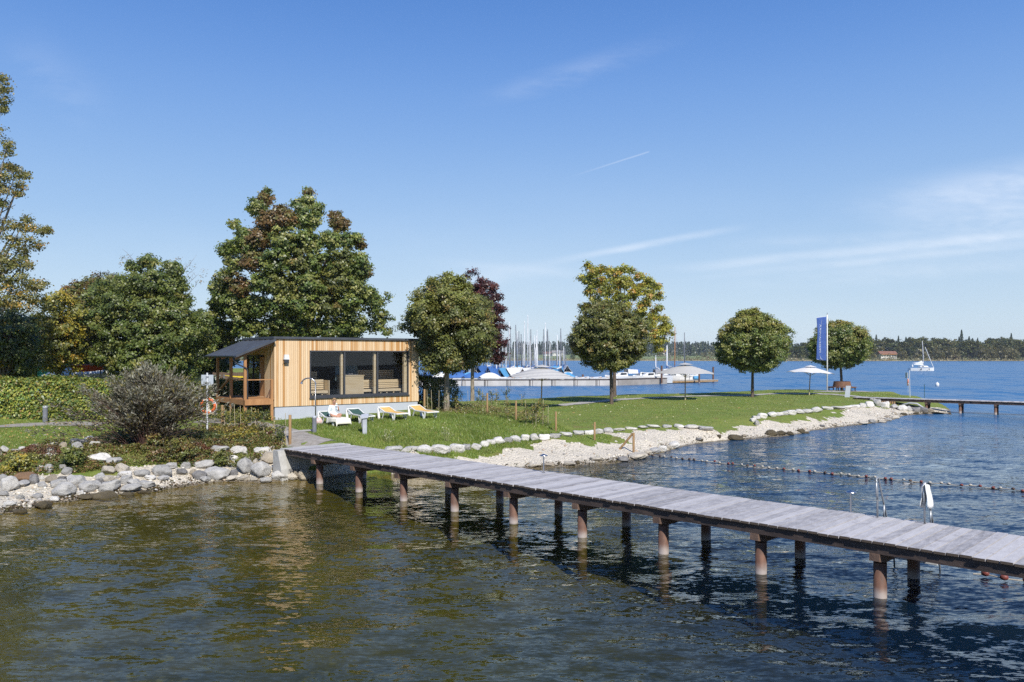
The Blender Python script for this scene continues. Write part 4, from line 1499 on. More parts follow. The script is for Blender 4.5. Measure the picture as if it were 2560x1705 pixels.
FARL = np.array([at(*p) for p in [(1250, 1095, 1), (1480, 1072, .95), (1760, 1056, .9), (1880, 1040, .9), (2000, 1028, .95), (2180, 1005, .95), (2290, 995, .8), (2200, 980, .85), (1900, 978, .9), (1500, 992, .9), (1330, 1003, 1), (1150, 1020, 1.5)]])
blades('lawn_blades', FARL, 50000, 72, .03, .075, GR, .018)
LOWL = np.array([at(*p) for p in [(960, 1140, .85), (1100, 1150, .45), (1250, 1132, .5), (1400, 1112, .5), (1520, 1112, .4), (1540, 1085, .7), (1400, 1094, .7), (1250, 1108, .7), (1060, 1134, .72)]])
blades('lawn_blades', LOWL, 22000, 73, .04, .12, GR, .012)
LEFTL = np.array([at(*p) for p in [(-60, 1135, 1.15), (60, 1128, 1.15), (130, 1112, 1.25), (210, 1103, 1.3), (330, 1080, 1.45), (460, 1068, 1.5), (440, 1052, 1.55), (0, 1052, 1.55), (-60, 1055, 1.55)]])
blades('lawn_blades', LEFTL, 30000, 74, .03, .08, GR, .012)
rng = np.random.default_rng(75)
P = rng.uniform(LEFTL.min(0), LEFTL.max(0), (1600, 2))
P = P[inside(P, LEFTL)][:520]
V, Q = leaf_quads(np.column_stack([P, ground_z(P[:, 0], P[:, 1]) + .06]), np.tile([0, 0, 1.0], (len(P), 1)), .10, rng=rng)
tag(np_mesh('fallen_leaves', V, Q, M_LEAF, facecol=pick_cols(len(P), [((.42, .33, .10), 2), ((.36, .22, .07), 1), ((.45, .42, .2), 1)], rng)), kind='stuff')
P = rng.uniform(FARL.min(0), FARL.max(0), (2600, 2))
P = P[inside(P, FARL)][:700]
V, Q = leaf_quads(np.column_stack([P, ground_z(P[:, 0], P[:, 1]) + .07]), np.tile([0, 0, 1.0], (len(P), 1)), .12, rng=rng)
tag(np_mesh('fallen_leaves', V, Q, M_LEAF, facecol=pick_cols(len(P), [((.42, .36, .16), 2), ((.36, .24, .09), 1), ((.5, .48, .3), 1)], rng)), kind='stuff')
scatter_cover('beach_weeds', BEACH1, 30000, 66, .12, .06, [(.10, .13, .03), (.14, .14, .04), (.16, .12, .06), (.08, .10, .03)], clumps=5.0, sparse=True)
scatter_cover('beach_weeds', LEFTB, 26000, 67, .12, .06, [(.10, .12, .03), (.13, .11, .05), (.10, .075, .04)], clumps=5.0, sparse=True)
# tufts at the foot of the edging stones
EDGE = np.array([at(*p) for p in [(900, 1120, 1.05), (960, 1131, .9), (1060, 1136, .72), (1250, 1109, .7), (1430, 1092, .7), (1530, 1083, .7), (1540, 1078, .75), (1430, 1086, .9), (1250, 1099, .95), (1060, 1124, .95)]])
blades('long_grass', EDGE, 9000, 76, .05, .22, GR + [((.25, .2, .1), 1)], .012)

# ------------------------------------------------------------------ timber sauna
HP = Vector(at(685.6, 1051.4, 1.595))
HQ = Vector((-5.44, 47.34))
HU = (HQ - HP).normalized()
HV = Vector((-HU.y, HU.x))
HRZ = math.atan2(HU.y, HU.x)
ZB = 1.595
HL, HD = 8.77, 4.7
BOT, TOP = 2.31 - ZB, 5.87 - ZB


def clad_mat(name, shade=1.0):
    """vertical larch boards in the board's own long direction; tone changes from board to board"""
    m, t, out = newmat(name)
    co = nn(t, 'ShaderNodeTexCoord').outputs['Object']
    s = nn(t, 'ShaderNodeSeparateXYZ')
    t.links.new(co, s.inputs[0])
    al = mth(t, 'ADD', s.outputs[0], s.outputs[1])
    idx = mth(t, 'FLOOR', mth(t, 'DIVIDE', al, .115))
    fr_ = mth(t, 'FRACT', mth(t, 'DIVIDE', al, .115))
    wn = nn(t, 'ShaderNodeTexWhiteNoise', noise_dimensions='1D')
    t.links.new(idx, wn.inputs['W'])
    n1 = tnoise(t, co, 2.2, 5, .6, (7, 7, .35))
    n2 = tnoise(t, co, 14, 4, .6, (3, 3, .15))
    rmp = nn(t, 'ShaderNodeValToRGB')
    e = rmp.color_ramp.elements
    e[0].position, e[0].color = 0, (.42, .205, .07, 1)
    e[1].position, e[1].color = 1, (.77, .59, .39, 1)
    for p_, c_ in ((.24, (.52, .28, .105, 1)), (.36, (.64, .42, .22, 1)), (.6, (.71, .51, .305, 1))):
        q = e.new(p_)
        q.color = c_
    v = mth(t, 'ADD', mth(t, 'MULTIPLY', wn.outputs[0], .75), mth(t, 'MULTIPLY', n1.outputs[0], .35), clamp=True)
    t.links.new(v, rmp.inputs[0])
    c = mixc(t, maprange(t, n2.outputs[0], .5, .8, 0, .45), rmp.outputs[0], (.40, .21, .09))
    gap = mth(t, 'LESS_THAN', fr_, .055)
    c = mixc(t, mth(t, 'MULTIPLY', gap, .75), c, (.16, .09, .045))
    b = nn(t, 'ShaderNodeBsdfPrincipled')
    b.inputs['Roughness'].default_value = .7
    b.inputs['Specular IOR Level'].default_value = .25
    t.links.new(c, b.inputs['Base Color'])
    bp = nn(t, 'ShaderNodeBump')
    bp.inputs['Distance'].default_value = .012
    t.links.new(mth(t, 'SUBTRACT', mth(t, 'MULTIPLY', n2.outputs[0], .25), gap), bp.inputs['Height'])
    t.links.new(bp.outputs[0], b.inputs['Normal'])
    t.links.new(b.outputs[0], out.inputs[0])
    return m


M_CLAD = clad_mat('larch_cladding')
M_PLINTH = pm('grey_plinth', (.47, .50, .56), (.43, .46, .52), 2, .8)
M_ANTH = pm('anthracite_metal', (.055, .06, .07), (.04, .045, .055), 4, .5)
M_ROOF = pm('dark_roof_sheet', (.075, .085, .10), (.055, .06, .072), 2, .5)
M_PORCHW = pm('porch_timber', (.46, .24, .10), (.34, .17, .07), 5, .75, .005, stretch=(1, 1, .15))
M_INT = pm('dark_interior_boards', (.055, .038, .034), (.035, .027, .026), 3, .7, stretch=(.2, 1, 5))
M_BENCH = pm('pale_sauna_timber', (.76, .60, .38), (.66, .49, .28), 4, .7, stretch=(.3, 1, 3))


def glass_mat(name, tint, refl=1.0):
    m, t, out = newmat(name)
    g = nn(t, 'ShaderNodeBsdfGlossy')
    g.inputs['Roughness'].default_value = .01
    tr = nn(t, 'ShaderNodeBsdfTransparent')
    tr.inputs[0].default_value = tint + (1,)
    f = nn(t, 'ShaderNodeFresnel')
    bf = nn(t, 'ShaderNodeNewGeometry').outputs['Backfacing']
    t.links.new(mth(t, 'ADD', 1.5, mth(t, 'MULTIPLY', bf, 1 / 1.5 - 1.5)), f.inputs[0])
    mx = nn(t, 'ShaderNodeMixShader')
    t.links.new(mth(t, 'ADD', mth(t, 'MULTIPLY', f.outputs[0], refl), .03, clamp=True), mx.inputs[0])
    t.links.new(tr.outputs[0], mx.inputs[1])
    t.links.new(g.outputs[0], mx.inputs[2])
    t.links.new(mx.outputs[0], out.inputs[0])
    return m


M_GLASS = glass_mat('tinted_window_glass', (.80, .83, .87), .75)
hut = thing('sauna_house', 'timber-clad lakeside sauna with a wide window and a side porch', 'sauna house', (HP.x, HP.y, ZB), HRZ)
# plinth, set back a little
MB().box((.05, .05, -.7), (HL - .05, HD - .05, BOT - .004)).build('plinth', M_PLINTH, hut)
# walls: front wall around the window opening, sides, back
WX0, WX1, WZ0, WZ1 = 1.964, 8.085, 2.69 - ZB, 5.275 - ZB
th_ = .18
b = MB()
b.box((0, 0, BOT), (WX0, th_, TOP)).box((WX1, 0, BOT), (HL, th_, TOP))
b.box((WX0, 0, BOT), (WX1, th_, WZ0)).box((WX0, 0, WZ1), (WX1, th_, TOP))
b.build('front_wall', M_CLAD, hut)
b = MB()
DY0, DY1 = 1.42, 4.55           # glazed door recess in the porch wall
FL = 2.78 - ZB
b.box((0, th_ + .001, BOT), (th_, DY0, TOP)).box((0, DY1, BOT), (th_, HD, TOP)).box((0, DY0, BOT), (th_, DY1, FL)).box((0, DY0, FL + 2.25), (th_, DY1, TOP))
b.build('porch_wall', M_CLAD, hut)
MB().box((HL - th_, th_ + .001, BOT), (HL, HD - th_ - .001, TOP)).build('side_wall', M_CLAD, hut)
MB().box((th_ + .001, HD - th_, BOT), (HL, HD, TOP)).build('back_wall', M_CLAD, hut)
# inner lining and floor
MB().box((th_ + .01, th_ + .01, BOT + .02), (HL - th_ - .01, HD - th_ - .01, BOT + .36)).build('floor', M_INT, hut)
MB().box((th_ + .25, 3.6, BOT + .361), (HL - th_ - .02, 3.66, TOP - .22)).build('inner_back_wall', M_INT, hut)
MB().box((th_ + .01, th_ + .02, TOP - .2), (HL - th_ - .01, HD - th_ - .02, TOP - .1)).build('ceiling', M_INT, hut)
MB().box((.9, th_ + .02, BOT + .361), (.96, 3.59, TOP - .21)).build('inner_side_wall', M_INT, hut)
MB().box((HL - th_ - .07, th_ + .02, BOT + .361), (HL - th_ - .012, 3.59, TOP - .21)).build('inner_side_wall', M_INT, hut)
# flat roof with dark fascia
MB().box((-.06, -.10, TOP + .001), (HL + .08, HD + .10, TOP + .13)).build('roof', M_ROOF, hut, bevel=.012)
# window: frame, mullions, sill, three panes
fr = .062
b = MB()
b.box((WX0 + .004, -.03, WZ0 + .10), (WX0 + fr, .11, WZ1 - .004)).box((WX1 - fr, -.03, WZ0 + .10), (WX1 - .004, .11, WZ1 - .004))
b.box((WX0 + .004, -.03, WZ1 - .003 - fr), (WX1 - .004, .108, WZ1 - .003)).box((WX0 + .004, -.028, WZ0 + .03), (WX1 - .004, .108, WZ0 + .16))
win = b.build('window', M_ANTH, hut)
MB().box((WX0 - .03, -.09, WZ0 - .02), (WX1 + .03, .10, WZ0 + .026)).build('sill', M_ANTH, win)
for x in (4.0, 6.045):
    MB().box((x - .042, -.034, WZ0 + .161), (x + .042, .115, WZ1 - .08)).build('mullion', M_ANTH, win)
    MB().box((x - .15, .116, WZ0 + .161), (x - .03, .28, WZ1 - .08)).build('inner_post', M_BENCH, win)
MB().box((WX1 - .24, .116, WZ0 + .161), (WX1 - .05, .30, WZ1 - .08)).build('inner_post', M_BENCH, win)
for x0, x1 in ((WX0 + fr, 3.958), (4.042, 6.003), (6.087, WX1 - fr)):
    MB().add([(x0, .04, WZ0 + .16), (x1, .04, WZ0 + .16), (x1, .04, WZ1 - .078), (x0, .04, WZ1 - .078)], [(0, 1, 2, 3)]).build('pane', M_GLASS, win)
# porch wall door recess
door = MB().box((.10, DY0 + .10, FL), (.15, DY0 + .95, FL + 2.15)).build('door', M_PORCHW, hut)
MB().tube([(.06, DY0 + .80, FL + .75), (.06, DY0 + .80, FL + 1.25)], .018, 8).build('handle', M_STEEL, door)
MB().box((.06, DY0, FL), (.17, DY0 + .095, FL + 2.245)).build('door_frame', M_ANTH, hut)
pw = MB().box((.09, DY0 + .96, FL), (.16, DY0 + 1.05, FL + 2.245)).box((.09, 3.4, FL), (.16, 3.47, FL + 2.245)).box((.09, DY1 - .08, FL), (.16, DY1, FL + 2.245)).box((.091, DY0 + 1.05, FL + 2.16), (.159, DY1 - .08, FL + 2.245)).build('porch_window', M_ANTH, hut)
MB().add([(.13, DY0 + 1.05, FL), (.13, DY1 - .08, FL), (.13, DY1 - .08, FL + 2.16), (.13, DY0 + 1.05, FL + 2.16)], [(0, 1, 2, 3)]).build('pane', glass_mat('dark_glass', (.25, .27, .29), 1.3), pw)
# porch: deck, posts, railing, sloping roof, gutter and downpipe
pz = 2.75 - ZB
b = MB()
for k in range(10):
    b.box((-1.52 + k * .152, -.02, pz - .045), (-1.52 + k * .152 + .145, HD, pz))
b.build('porch_deck', M_PORCHW, hut)
b = MB()
b.box((-1.56, -.07, pz - .30), (-.12, -.021, pz - .02)).box((-1.56, -.018, pz - .30), (-1.50, HD, pz - .047)).box((-.12, -.018, pz - .30), (-.06, HD, pz - .047))
b.build('porch_beam', M_PORCHW, hut)
EAVE = 5.0 - ZB


def roof_z(s):
    return EAVE + (TOP - .02 - EAVE) * (2.09 - s) / 2.09


for y in (.13, 2.3, 4.55):
    MB().box((-1.56, y - .07, -.5), (-1.42, y + .07, roof_z(1.49) - .10)).build('porch_post', M_PORCHW, hut, bevel=.008)
MB().box((-.20, -.06, -.5), (-.065, .075, pz + 1.02)).build('porch_post', M_PORCHW, hut, bevel=.008)
MB().bar((-1.49, 4.5, pz + .25), (-1.49, 2.4, pz + 1.1), .09, .09).build('brace', M_PORCHW, hut)
MB().bar((-1.42, .0, pz + 1.0), (-.20, .0, pz + 1.0), .09, .05).build('railing', M_PORCHW, hut)
MB().bar((-1.49, .2, pz + 1.0), (-1.49, 2.23, pz + 1.0), .06, .05).build('railing', M_PORCHW, hut)
rv = [(-.0, -.30), (-2.09, -.30), (-2.09, HD + .15), (-.0, HD + .15)]
vs = [(x - .005, y, roof_z(-x)) for x, y in rv] + [(x - .005, y, roof_z(-x) - .09) for x, y in rv]
MB().add(vs, [(0, 1, 2, 3), (7, 6, 5, 4), (0, 4, 5, 1), (1, 5, 6, 2), (2, 6, 7, 3), (3, 7, 4, 0)]).build('porch_roof', M_ROOF, hut)
b = MB()
for k in range(7):
    y = -.2 + k * .78
    b.bar((-.02, y, roof_z(.02) + .018), (-2.08, y, roof_z(2.08) + .018), .03, .034)
b.build('roof_seams', M_ROOF, hut)
b = MB()
for k in range(3):
    y = .13 + k * 2.2
    b.bar((-.02, y, roof_z(.02) - .17), (-2.0, y, roof_z(2.0) - .17), .08, .15)
b.build('rafters', M_PORCHW, hut)
b = MB()
n = 8
vs, fs = [], []
for j, y in enumerate((-.28, HD + .1)):
    for k in range(n + 1):
        a = math.pi + math.pi * k / n
        vs.append((-2.14 + .075 * math.cos(a), y, EAVE - .02 + .075 * math.sin(a)))
fs = [(k, k + 1, n + 2 + k, n + 1 + k) for k in range(n)]
MB().add(vs, fs).build('gutter', M_ANTH, hut, solid=.008)
MB().tube([(-2.14, -.05, EAVE - .09), (-2.14, -.05, EAVE - .22), (-1.95, -.02, EAVE - .42), (-1.60, .0, EAVE - .58), (-1.45, .03, EAVE - .66), (-1.40, .03, EAVE - .80), (-1.40, .03, .05)], .038, 10).build('downpipe', M_ANTH, hut, smooth=True)
# wall lamp
lm = MB().box((.52, -.05, 3.05), (.70, -.001, 3.25)).box((.49, -.20, 3.02), (.73, -.05, 3.20)).build('wall_lamp', M_DGREY, hut, bevel=.01)
MB().add([(.47, -.22, 3.201), (.75, -.22, 3.201), (.75, -.03, 3.201), (.47, -.03, 3.201), (.50, -.19, 3.46), (.72, -.19, 3.46), (.72, -.045, 3.46), (.50, -.045, 3.46)],
         [(0, 3, 2, 1), (4, 5, 6, 7), (0, 1, 5, 4), (1, 2, 6, 5), (2, 3, 7, 6), (3, 0, 4, 7)]).build('lamp_glass', pm('frosted_lamp_glass', (.72, .74, .76), (.62, .64, .66), 3, .3), lm)
MB().tube([(.55, -.03, 3.03), (.44, -.03, 2.96), (.47, -.025, 2.85)], .008, 6).build('cable', M_DGREY, lm)


# furniture inside, things of their own
def hl(x, y, z):
    p = HP + HU * x + HV * y
    return (p.x, p.y, z)


IZ = BOT + .361 + ZB


def slats(b, x0, x1, y0, y1, z0, z1, n, vertical=False):
    for k in range(n):
        if vertical:
            w = (x1 - x0) / n
            b.box((x0 + k * w + .006, y0, z0), (x0 + (k + 1) * w - .006, y1, z1))
        else:
            h = (z1 - z0) / n
            b.box((x0, y0, z0 + k * h + .012), (x1, y1, z0 + (k + 1) * h - .012))
    return b


def bench(label, x0, x1, y0, seat_z, depth, back_h, x_leg, group):
    t = thing('sauna_bench', label, 'bench', hl(x0, y0, IZ), HRZ, group)
    w = x1 - x0
    b = MB()
    for k in range(4):
        b.box((0, k * depth / 4 + .008, seat_z - .05), (w, (k + 1) * depth / 4 - .008, seat_z))
    b.box((0, -.03, seat_z - .13), (w, .006, seat_z - .012))
    b.build('seat', M_BENCH, t)
    slats(MB(), 0, w, depth + .02, depth + .05, seat_z + .04, seat_z + back_h, 5).build('backrest', M_BENCH, t)
    for x in x_leg:
        MB().box((x, .04, 0), (x + .07, .11, seat_z - .051)).build('leg', M_BENCH, t)
    return t


bench('slatted lower sauna bench inside the window left of the stove box', 1.0, 3.35, .75, .38, .55, .62, (.9, 2.0), 'benches inside the sauna')
bench('slatted lower sauna bench inside the window right of the stove box', 5.05, 8.3, .75, .38, .55, .55, (.3, 1.6, 2.0, 2.9), 'benches inside the sauna')
bench('slatted upper sauna bench behind the right lower bench', 5.05, 8.3, 1.55, .88, .6, .60, (.3, 1.6, 2.9), 'benches inside the sauna')
bench('slatted upper sauna bench behind the left lower bench', 1.0, 3.35, 1.55, .88, .6, .55, (.3, 1.8), 'benches inside the sauna')
b = slats(MB(), 0, .035, -.1, .62, .02, .95, 1)
t = thing('bench_panel', 'solid timber side panel closing the left sauna bench', 'panel', hl(3.42, .85, IZ), HRZ)
MB().box((0, -.1, .05), (.04, .75, .95)).build('board', M_BENCH, t)
t = thing('stove_box', 'slatted timber box around the sauna stove in the middle pane', 'sauna stove', hl(4.22, .62, IZ), HRZ)
slats(MB(), 0, 1.28, 0, .03, .14, 1.18, 20, True).build('front_slats', M_BENCH, t)
slats(MB(), .0, .03, .035, .8, .14, 1.18, 1).box((1.25, .035, .14), (1.28, .8, 1.18)).build('side_panel', M_BENCH, t)
for x in (.04, 1.22):
    MB().box((x - .03, .04, 0), (x + .03, .10, .139)).build('leg', M_BENCH, t)
b = MB().box((-.03, -.03, 1.181), (1.31, .10, 1.22)).box((-.03, .72, 1.181), (1.31, .84, 1.22)).box((-.03, .101, 1.181), (.07, .719, 1.22)).box((1.21, .101, 1.181), (1.31, .719, 1.22))
b.build('top_frame', M_BENCH, t)
b = MB()
for k in range(30):
    b.ball((random.uniform(.14, 1.14), random.uniform(.16, .66), 1.16 + random.uniform(0, .08)), random.uniform(.05, .09), 6, 4)
b.build('stones', pm('stove_stones', (.18, .17, .17), (.1, .1, .1), 6, .9), t)
MB().box((-.05, .9, .9), (1.35, .94, 1.75)).build('wall_shield', pm('grey_green_shield', (.16, .21, .21), (.12, .16, .16), 3, .6), t)


# ------------------------------------------------------------------ loungers, person, shower
M_FY = pm('yellow_sling', (.72, .46, .15), (.64, .39, .12), 6, .8)
M_FG = pm('green_sling', (.045, .10, .085), (.035, .08, .07), 6, .8)


def lounger(fab):
    t = thing('sun_lounger', 'sun lounger', 'sun lounger', (0, 0, 0), 0, 'sun loungers below the sauna window')
    # x runs from head (0) to foot (1.9); y across
    hz_, zs = .58, .36
    prof = [(0, hz_), (.30, .49), (.62, zs + .02), (.70, zs), (1.3, zs - .01), (1.9, zs - .03)]

    def sling(u, v):
        x = 1.86 * u + .02
        for (a, za), (c, zc_) in zip(prof[:-1], prof[1:]):
            if a <= x <= c:
                z = za + (zc_ - za) * (x - a) / (c - a)
                break
        return (x, -.30 + .60 * v, z - .02 * math.sin(math.pi * v) + .012)
    MB().grid(sling, 24, 6).build('sling', fab, t, smooth=True, solid=.012)
    for s in (-1, 1):
        y = .33 * s
        b = MB()
        pts = [(x, y, z) for x, z in prof]
        for a, c in zip(pts[:-1], pts[1:]):
            b.bar(a, c, .055, .065)
        b.build('side_rail', M_WHITE, t, bevel=.01)
        # broad leg under the head, V legs at mid and foot
        MB().bar((.04, y * 1.05, hz_ - .03), (.16, y * 1.10, -.06), .07, .12).build('leg', M_WHITE, t, bevel=.012)
        MB().bar((1.72, y * 1.02, zs - .04), (1.58, y * 1.10, -.06), .06, .11).build('leg', M_WHITE, t, bevel=.012)
        MB().bar((.62, y, zs - .03), (.40, y * 1.05, -.05), .035, .05).build('strut', M_WHITE, t)
        MB().bar((1.40, y, zs - .05), (1.56, y * 1.05, -.05), .035, .05).build('strut', M_WHITE, t)
    MB().bar((.02, -.36, hz_), (.02, .36, hz_), .06, .07).build('head_bar', M_WHITE, t, bevel=.012)
    MB().bar((1.9, -.36, zs - .03), (1.9, .36, zs - .03), .06, .06).build('foot_bar', M_WHITE, t, bevel=.012)
    return t


LZ = math.atan2(-HV.y, -HV.x)
LD = Vector((math.cos(LZ), math.sin(LZ)))


def place_lounger(t, px, py, da=0):
    g = on(px, py)
    x, y = g[0] - LD.x * .95, g[1] - LD.y * .95
    t.location = (x, y, g[2] + .02)
    t.rotation_euler = (0, 0, LZ + da)
    zf, zh = gz(g[0] + LD.x * .9, g[1] + LD.y * .9), gz(x, y)
    t.rotation_euler = (0, math.atan2(zh - zf, 1.85), LZ + da)
    t.location.z = zh + .03


LY = lounger(M_FY)
LY['label'] = 'yellow sun lounger with white frame at the right end of the row'
place_lounger(LY, 1058, 1045)
o = dup(LY, (0, 0, 0), label='yellow sun lounger with white frame next to the green one')
place_lounger(o, 981, 1049, .03)
LG_ = lounger(M_FG)
LG_['label'] = 'empty dark green sun lounger with white frame behind the grey tap post'
place_lounger(LG_, 902, 1057, -.02)
LP = dup(LG_, (0, 0, 0), label='dark green sun lounger with the seated person and white towel')
place_lounger(LP, 831, 1063, .05)


def lp(x, y, z):
    """point in the occupied lounger's own frame"""
    bpy.context.view_layer.update()
    return LP.matrix_world @ Vector((x, y, z))


bpy.context.view_layer.update()
LM = LP.matrix_world.copy()
# towel spread over the foot half, hanging down the near side
b = MB()


def tw(u, v):
    x = .95 + 1.1 * u
    w = v * 2 - 1
    y = .36 * max(-1, min(1, w * 1.6))
    over = max(0, abs(w) - .625) / .375
    z = .375 - .012 * math.cos(6 * u)
    if x > 1.92:
        z -= (x - 1.92) * 1.9
    if over > 0:
        y += .05 * over * (1 if w > 0 else -1) + .02 * math.sin(9 * u)
        z -= (.30 * over if w < 0 else .12 * over) * (1.0 - .55 * u)
    return (x, y, z)


b.grid(tw, 18, 22)
o = b.build('towel', pm('cream_towel', (.80, .77, .66), (.74, .71, .6), 8, .95), None, smooth=True, solid=.014)
o.matrix_world = LM
tag(o, 'cream towel spread over the foot of the occupied sun lounger', 'towel')

M_SKIN = pm('skin', (.55, .30, .20), (.47, .25, .17), 8, .55)
M_ROBE = pm('pale_robe', (.74, .82, .84), (.68, .76, .79), 7, .9)
M_HAIR = pm('blond_hair', (.38, .25, .13), (.26, .16, .08), 14, .7)


def skinned(name, verts, edges, radii, mat, parent, sub=2, root=0):
    me = bpy.data.meshes.new(name)
    me.from_pydata(verts, edges, [])
    o = bpy.data.objects.new(name, me)
    COL.objects.link(o)
    me.materials.append(mat)
    m = o.modifiers.new('skin', 'SKIN')
    m.use_smooth_shade = True
    for i, r in enumerate(radii):
        d = me.skin_vertices[0].data[i]
        d.radius = (r, r) if isinstance(r, (int, float)) else r
        d.use_root = (i == root)
    s = o.modifiers.new('sub', 'SUBSURF')
    s.levels = s.render_levels = sub
    if parent:
        o.parent = parent
    return o


per = thing('person', 'person with short blond hair in a pale robe, sitting cross-legged and drinking', 'person')
per.matrix_world = LM
# lounger frame: seat height .37, facing +x (towards the foot)
B0 = [(.86, 0, .47), (.87, 0, .62), (.90, 0, .78), (.94, 0, .92), (.97, 0, 1.00), (1.0, 0, 1.06), (1.03, 0, 1.14), (1.04, 0, 1.22),      # 0-7 spine, neck, head
      (.93, .17, .90), (1.05, .24, .68), (1.24, .14, .76), (1.27, .06, .95),                                                      # 8-11 left arm, hand up to mouth
      (.93, -.17, .90), (.98, -.26, .66), (1.16, -.22, .52), (1.22, -.18, .50),                                                    # 12-15 right arm on knee
      (.92, .11, .45), (1.30, .26, .50), (1.42, -.04, .43), (1.52, -.08, .42),                                                     # left leg folded
      (.92, -.11, .45), (1.30, -.27, .49), (1.50, .03, .43), (1.60, .06, .43)]                                                     # right leg folded
E0 = [(0, 1), (1, 2), (2, 3), (3, 4), (4, 5), (5, 6), (6, 7), (3, 8), (8, 9), (9, 10), (10, 11), (3, 12), (12, 13), (13, 14), (14, 15),
      (0, 16), (16, 17), (17, 18), (18, 19), (0, 20), (20, 21), (21, 22), (22, 23)]
R0 = [.13, .12, .13, .12, .055, .07, .095, .075, .065, .05, .04, .032, .065, .05, .04, .032, .095, .07, .048, .04, .095, .07, .048, .04]
skinned('body', B0, E0, R0, M_SKIN, per)
fb, fe, fr_ = [], [], []
for hx, hy, hzz, sg in ((1.27, .06, .95, 1), (1.22, -.18, .50, -1)):
    for k in range(5):
        i = len(fb)
        if sg > 0:
            base = Vector((hx + .005 * k, hy - .02 + .0 * k, hzz + .0))
            d1 = Vector((-.02 - .01 * k, -.05 + .012 * k, .05))
            d2 = Vector((-.04, -.01, .01))
        else:
            base = Vector((hx, hy + .03 - .017 * k, hzz))
            d1 = Vector((.055 - .006 * abs(k - 2), .02 - .012 * k, -.012))
            d2 = Vector((.03, .0, -.02))
        fb += [tuple(base), tuple(base + d1), tuple(base + d1 + d2)]
        fe += [(i, i + 1), (i + 1, i + 2)]
        fr_ += [.011, .009, .007]
skinned('fingers', fb, fe, fr_, M_SKIN, per, 1)
# face details
b = MB()
b.ball((1.135, 0, 1.15), (.022, .016, .022), 8, 6).ball((1.03, .098, 1.15), (.02, .012, .03), 6, 5).ball((1.03, -.098, 1.15), (.02, .012, .03), 6, 5)
b.build('nose_and_ears', M_SKIN, per, smooth=True)
b = MB()
b.ball((1.118, .034, 1.172), .011, 6, 5).ball((1.118, -.034, 1.172), .011, 6, 5)
b.build('eyes', M_DGREY, per)
b = MB()
for k in range(46):
    a, e = random.uniform(0, 6.28), random.uniform(.15, 1.5)
    v = Vector((math.cos(a) * math.cos(e), math.sin(a) * math.cos(e), math.sin(e)))
    c = Vector((1.015, 0, 1.185)) + Vector((v.x * .105, v.y * .105, v.z * .115))
    if v.x > .62 and v.z < .6:
        continue
    b.ball(c, .034, 6, 5)
b.build('hair', M_HAIR, per, smooth=True)
RB = [(.85, 0, .45), (.86, 0, .62), (.90, 0, .78), (.94, 0, .925), (.955, 0, .955), (.93, .18, .905), (1.045, .25, .68), (1.20, .165, .735), (.93, -.18, .905), (.98, -.27, .66), (1.12, -.235, .535), (.98, .15, .46), (1.14, .22, .49), (.98, -.15, .46), (1.14, -.23, .48)]
RE = [(0, 1), (1, 2), (2, 3), (3, 4), (3, 5), (5, 6), (6, 7), (3, 8), (8, 9), (9, 10), (0, 11), (11, 12), (0, 13), (13, 14)]
RR = [.185, .165, .165, .135, .075, .088, .078, .062, .088, .078, .062, .125, .10, .125, .10]
skinned('robe', RB, RE, RR, M_ROBE, per)
cup = thing('cup', 'small white cup held to the mouth of the seated person', 'cup')
cup.matrix_world = LM
MB().lathe([(.022, 0), (.032, .02), (.036, .075), (.030, .072), (.027, .02), (.001, .012)], 12, (1.20, .04, 1.0)).build('bowl', M_WHITE, cup, smooth=True)
MB().tube([(1.235, .04, 1.06), (1.26, .04, 1.05), (1.26, .04, 1.03), (1.235, .04, 1.02)], .006, 6).build('handle', M_WHITE, cup)
# bag on the grass
g = on(797, 1061)
t = thing('beach_bag', 'pink and white beach bag on the grass beside the occupied lounger', 'bag', g)
MB().ball((0, 0, .15), (.24, .15, .2), 12, 8).build('body', pm('pink_bag', (.62, .34, .34), (.72, .64, .6), 9, .8), t, smooth=True)
MB().tube([(-.12, 0, .28), (-.08, 0, .44), (.08, 0, .44), (.12, 0, .28)], .015, 6).build('handle', M_WHITE, t, smooth=True)
# outdoor shower
g = on(789, 1074)
t = thing('outdoor_shower', 'tall steel shower pole with curved head before the sauna plinth', 'shower', g, .0)
b = MB()
pts = [(0, 0, -.1), (0, 0, 2.16)]
for k in range(9):
    a = math.pi * k / 8 * .86
    pts.append((-.34 + .34 * math.cos(a), 0, 2.16 + .30 * math.sin(a)))
b.tube(pts, .032, 12)
b.build('pole', M_STEEL, t, smooth=True)
e = pts[-1]
MB().tube([e, (e[0] - .03, 0, e[2] - .10)], [.04, .065], 12).build('shower_head', M_STEEL, t)
MB().tube([(0, -.02, 1.12), (0, -.09, 1.12)], .025, 8).box((-.12, -.08, 1.105), (0, -.06, 1.13)).build('valve', M_STEEL, t)
# bollard lamps
def bollard(label, px, py, h, r):
    g = on(px, py)
    t = thing('bollard_lamp', label, 'bollard lamp', g, 0, 'dark bollard lamps')
    MB().lathe([(r, -.1), (r, h - .14)], 18).build('post', M_MGREY, t, smooth=False)
    MB().lathe([(r * 1.02, h - .139), (r * 1.02, h - .05), (r * .8, h - .01), (.01, h + .004)], 18).build('cap', M_LGREY, t, smooth=True)


bollard('dark round bollard lamp at the foot of the steel shower', 786, 1082, .80, .10)
bollard('dark round bollard lamp before the clipped hedge at the left', 113, 1055, .85, .12)
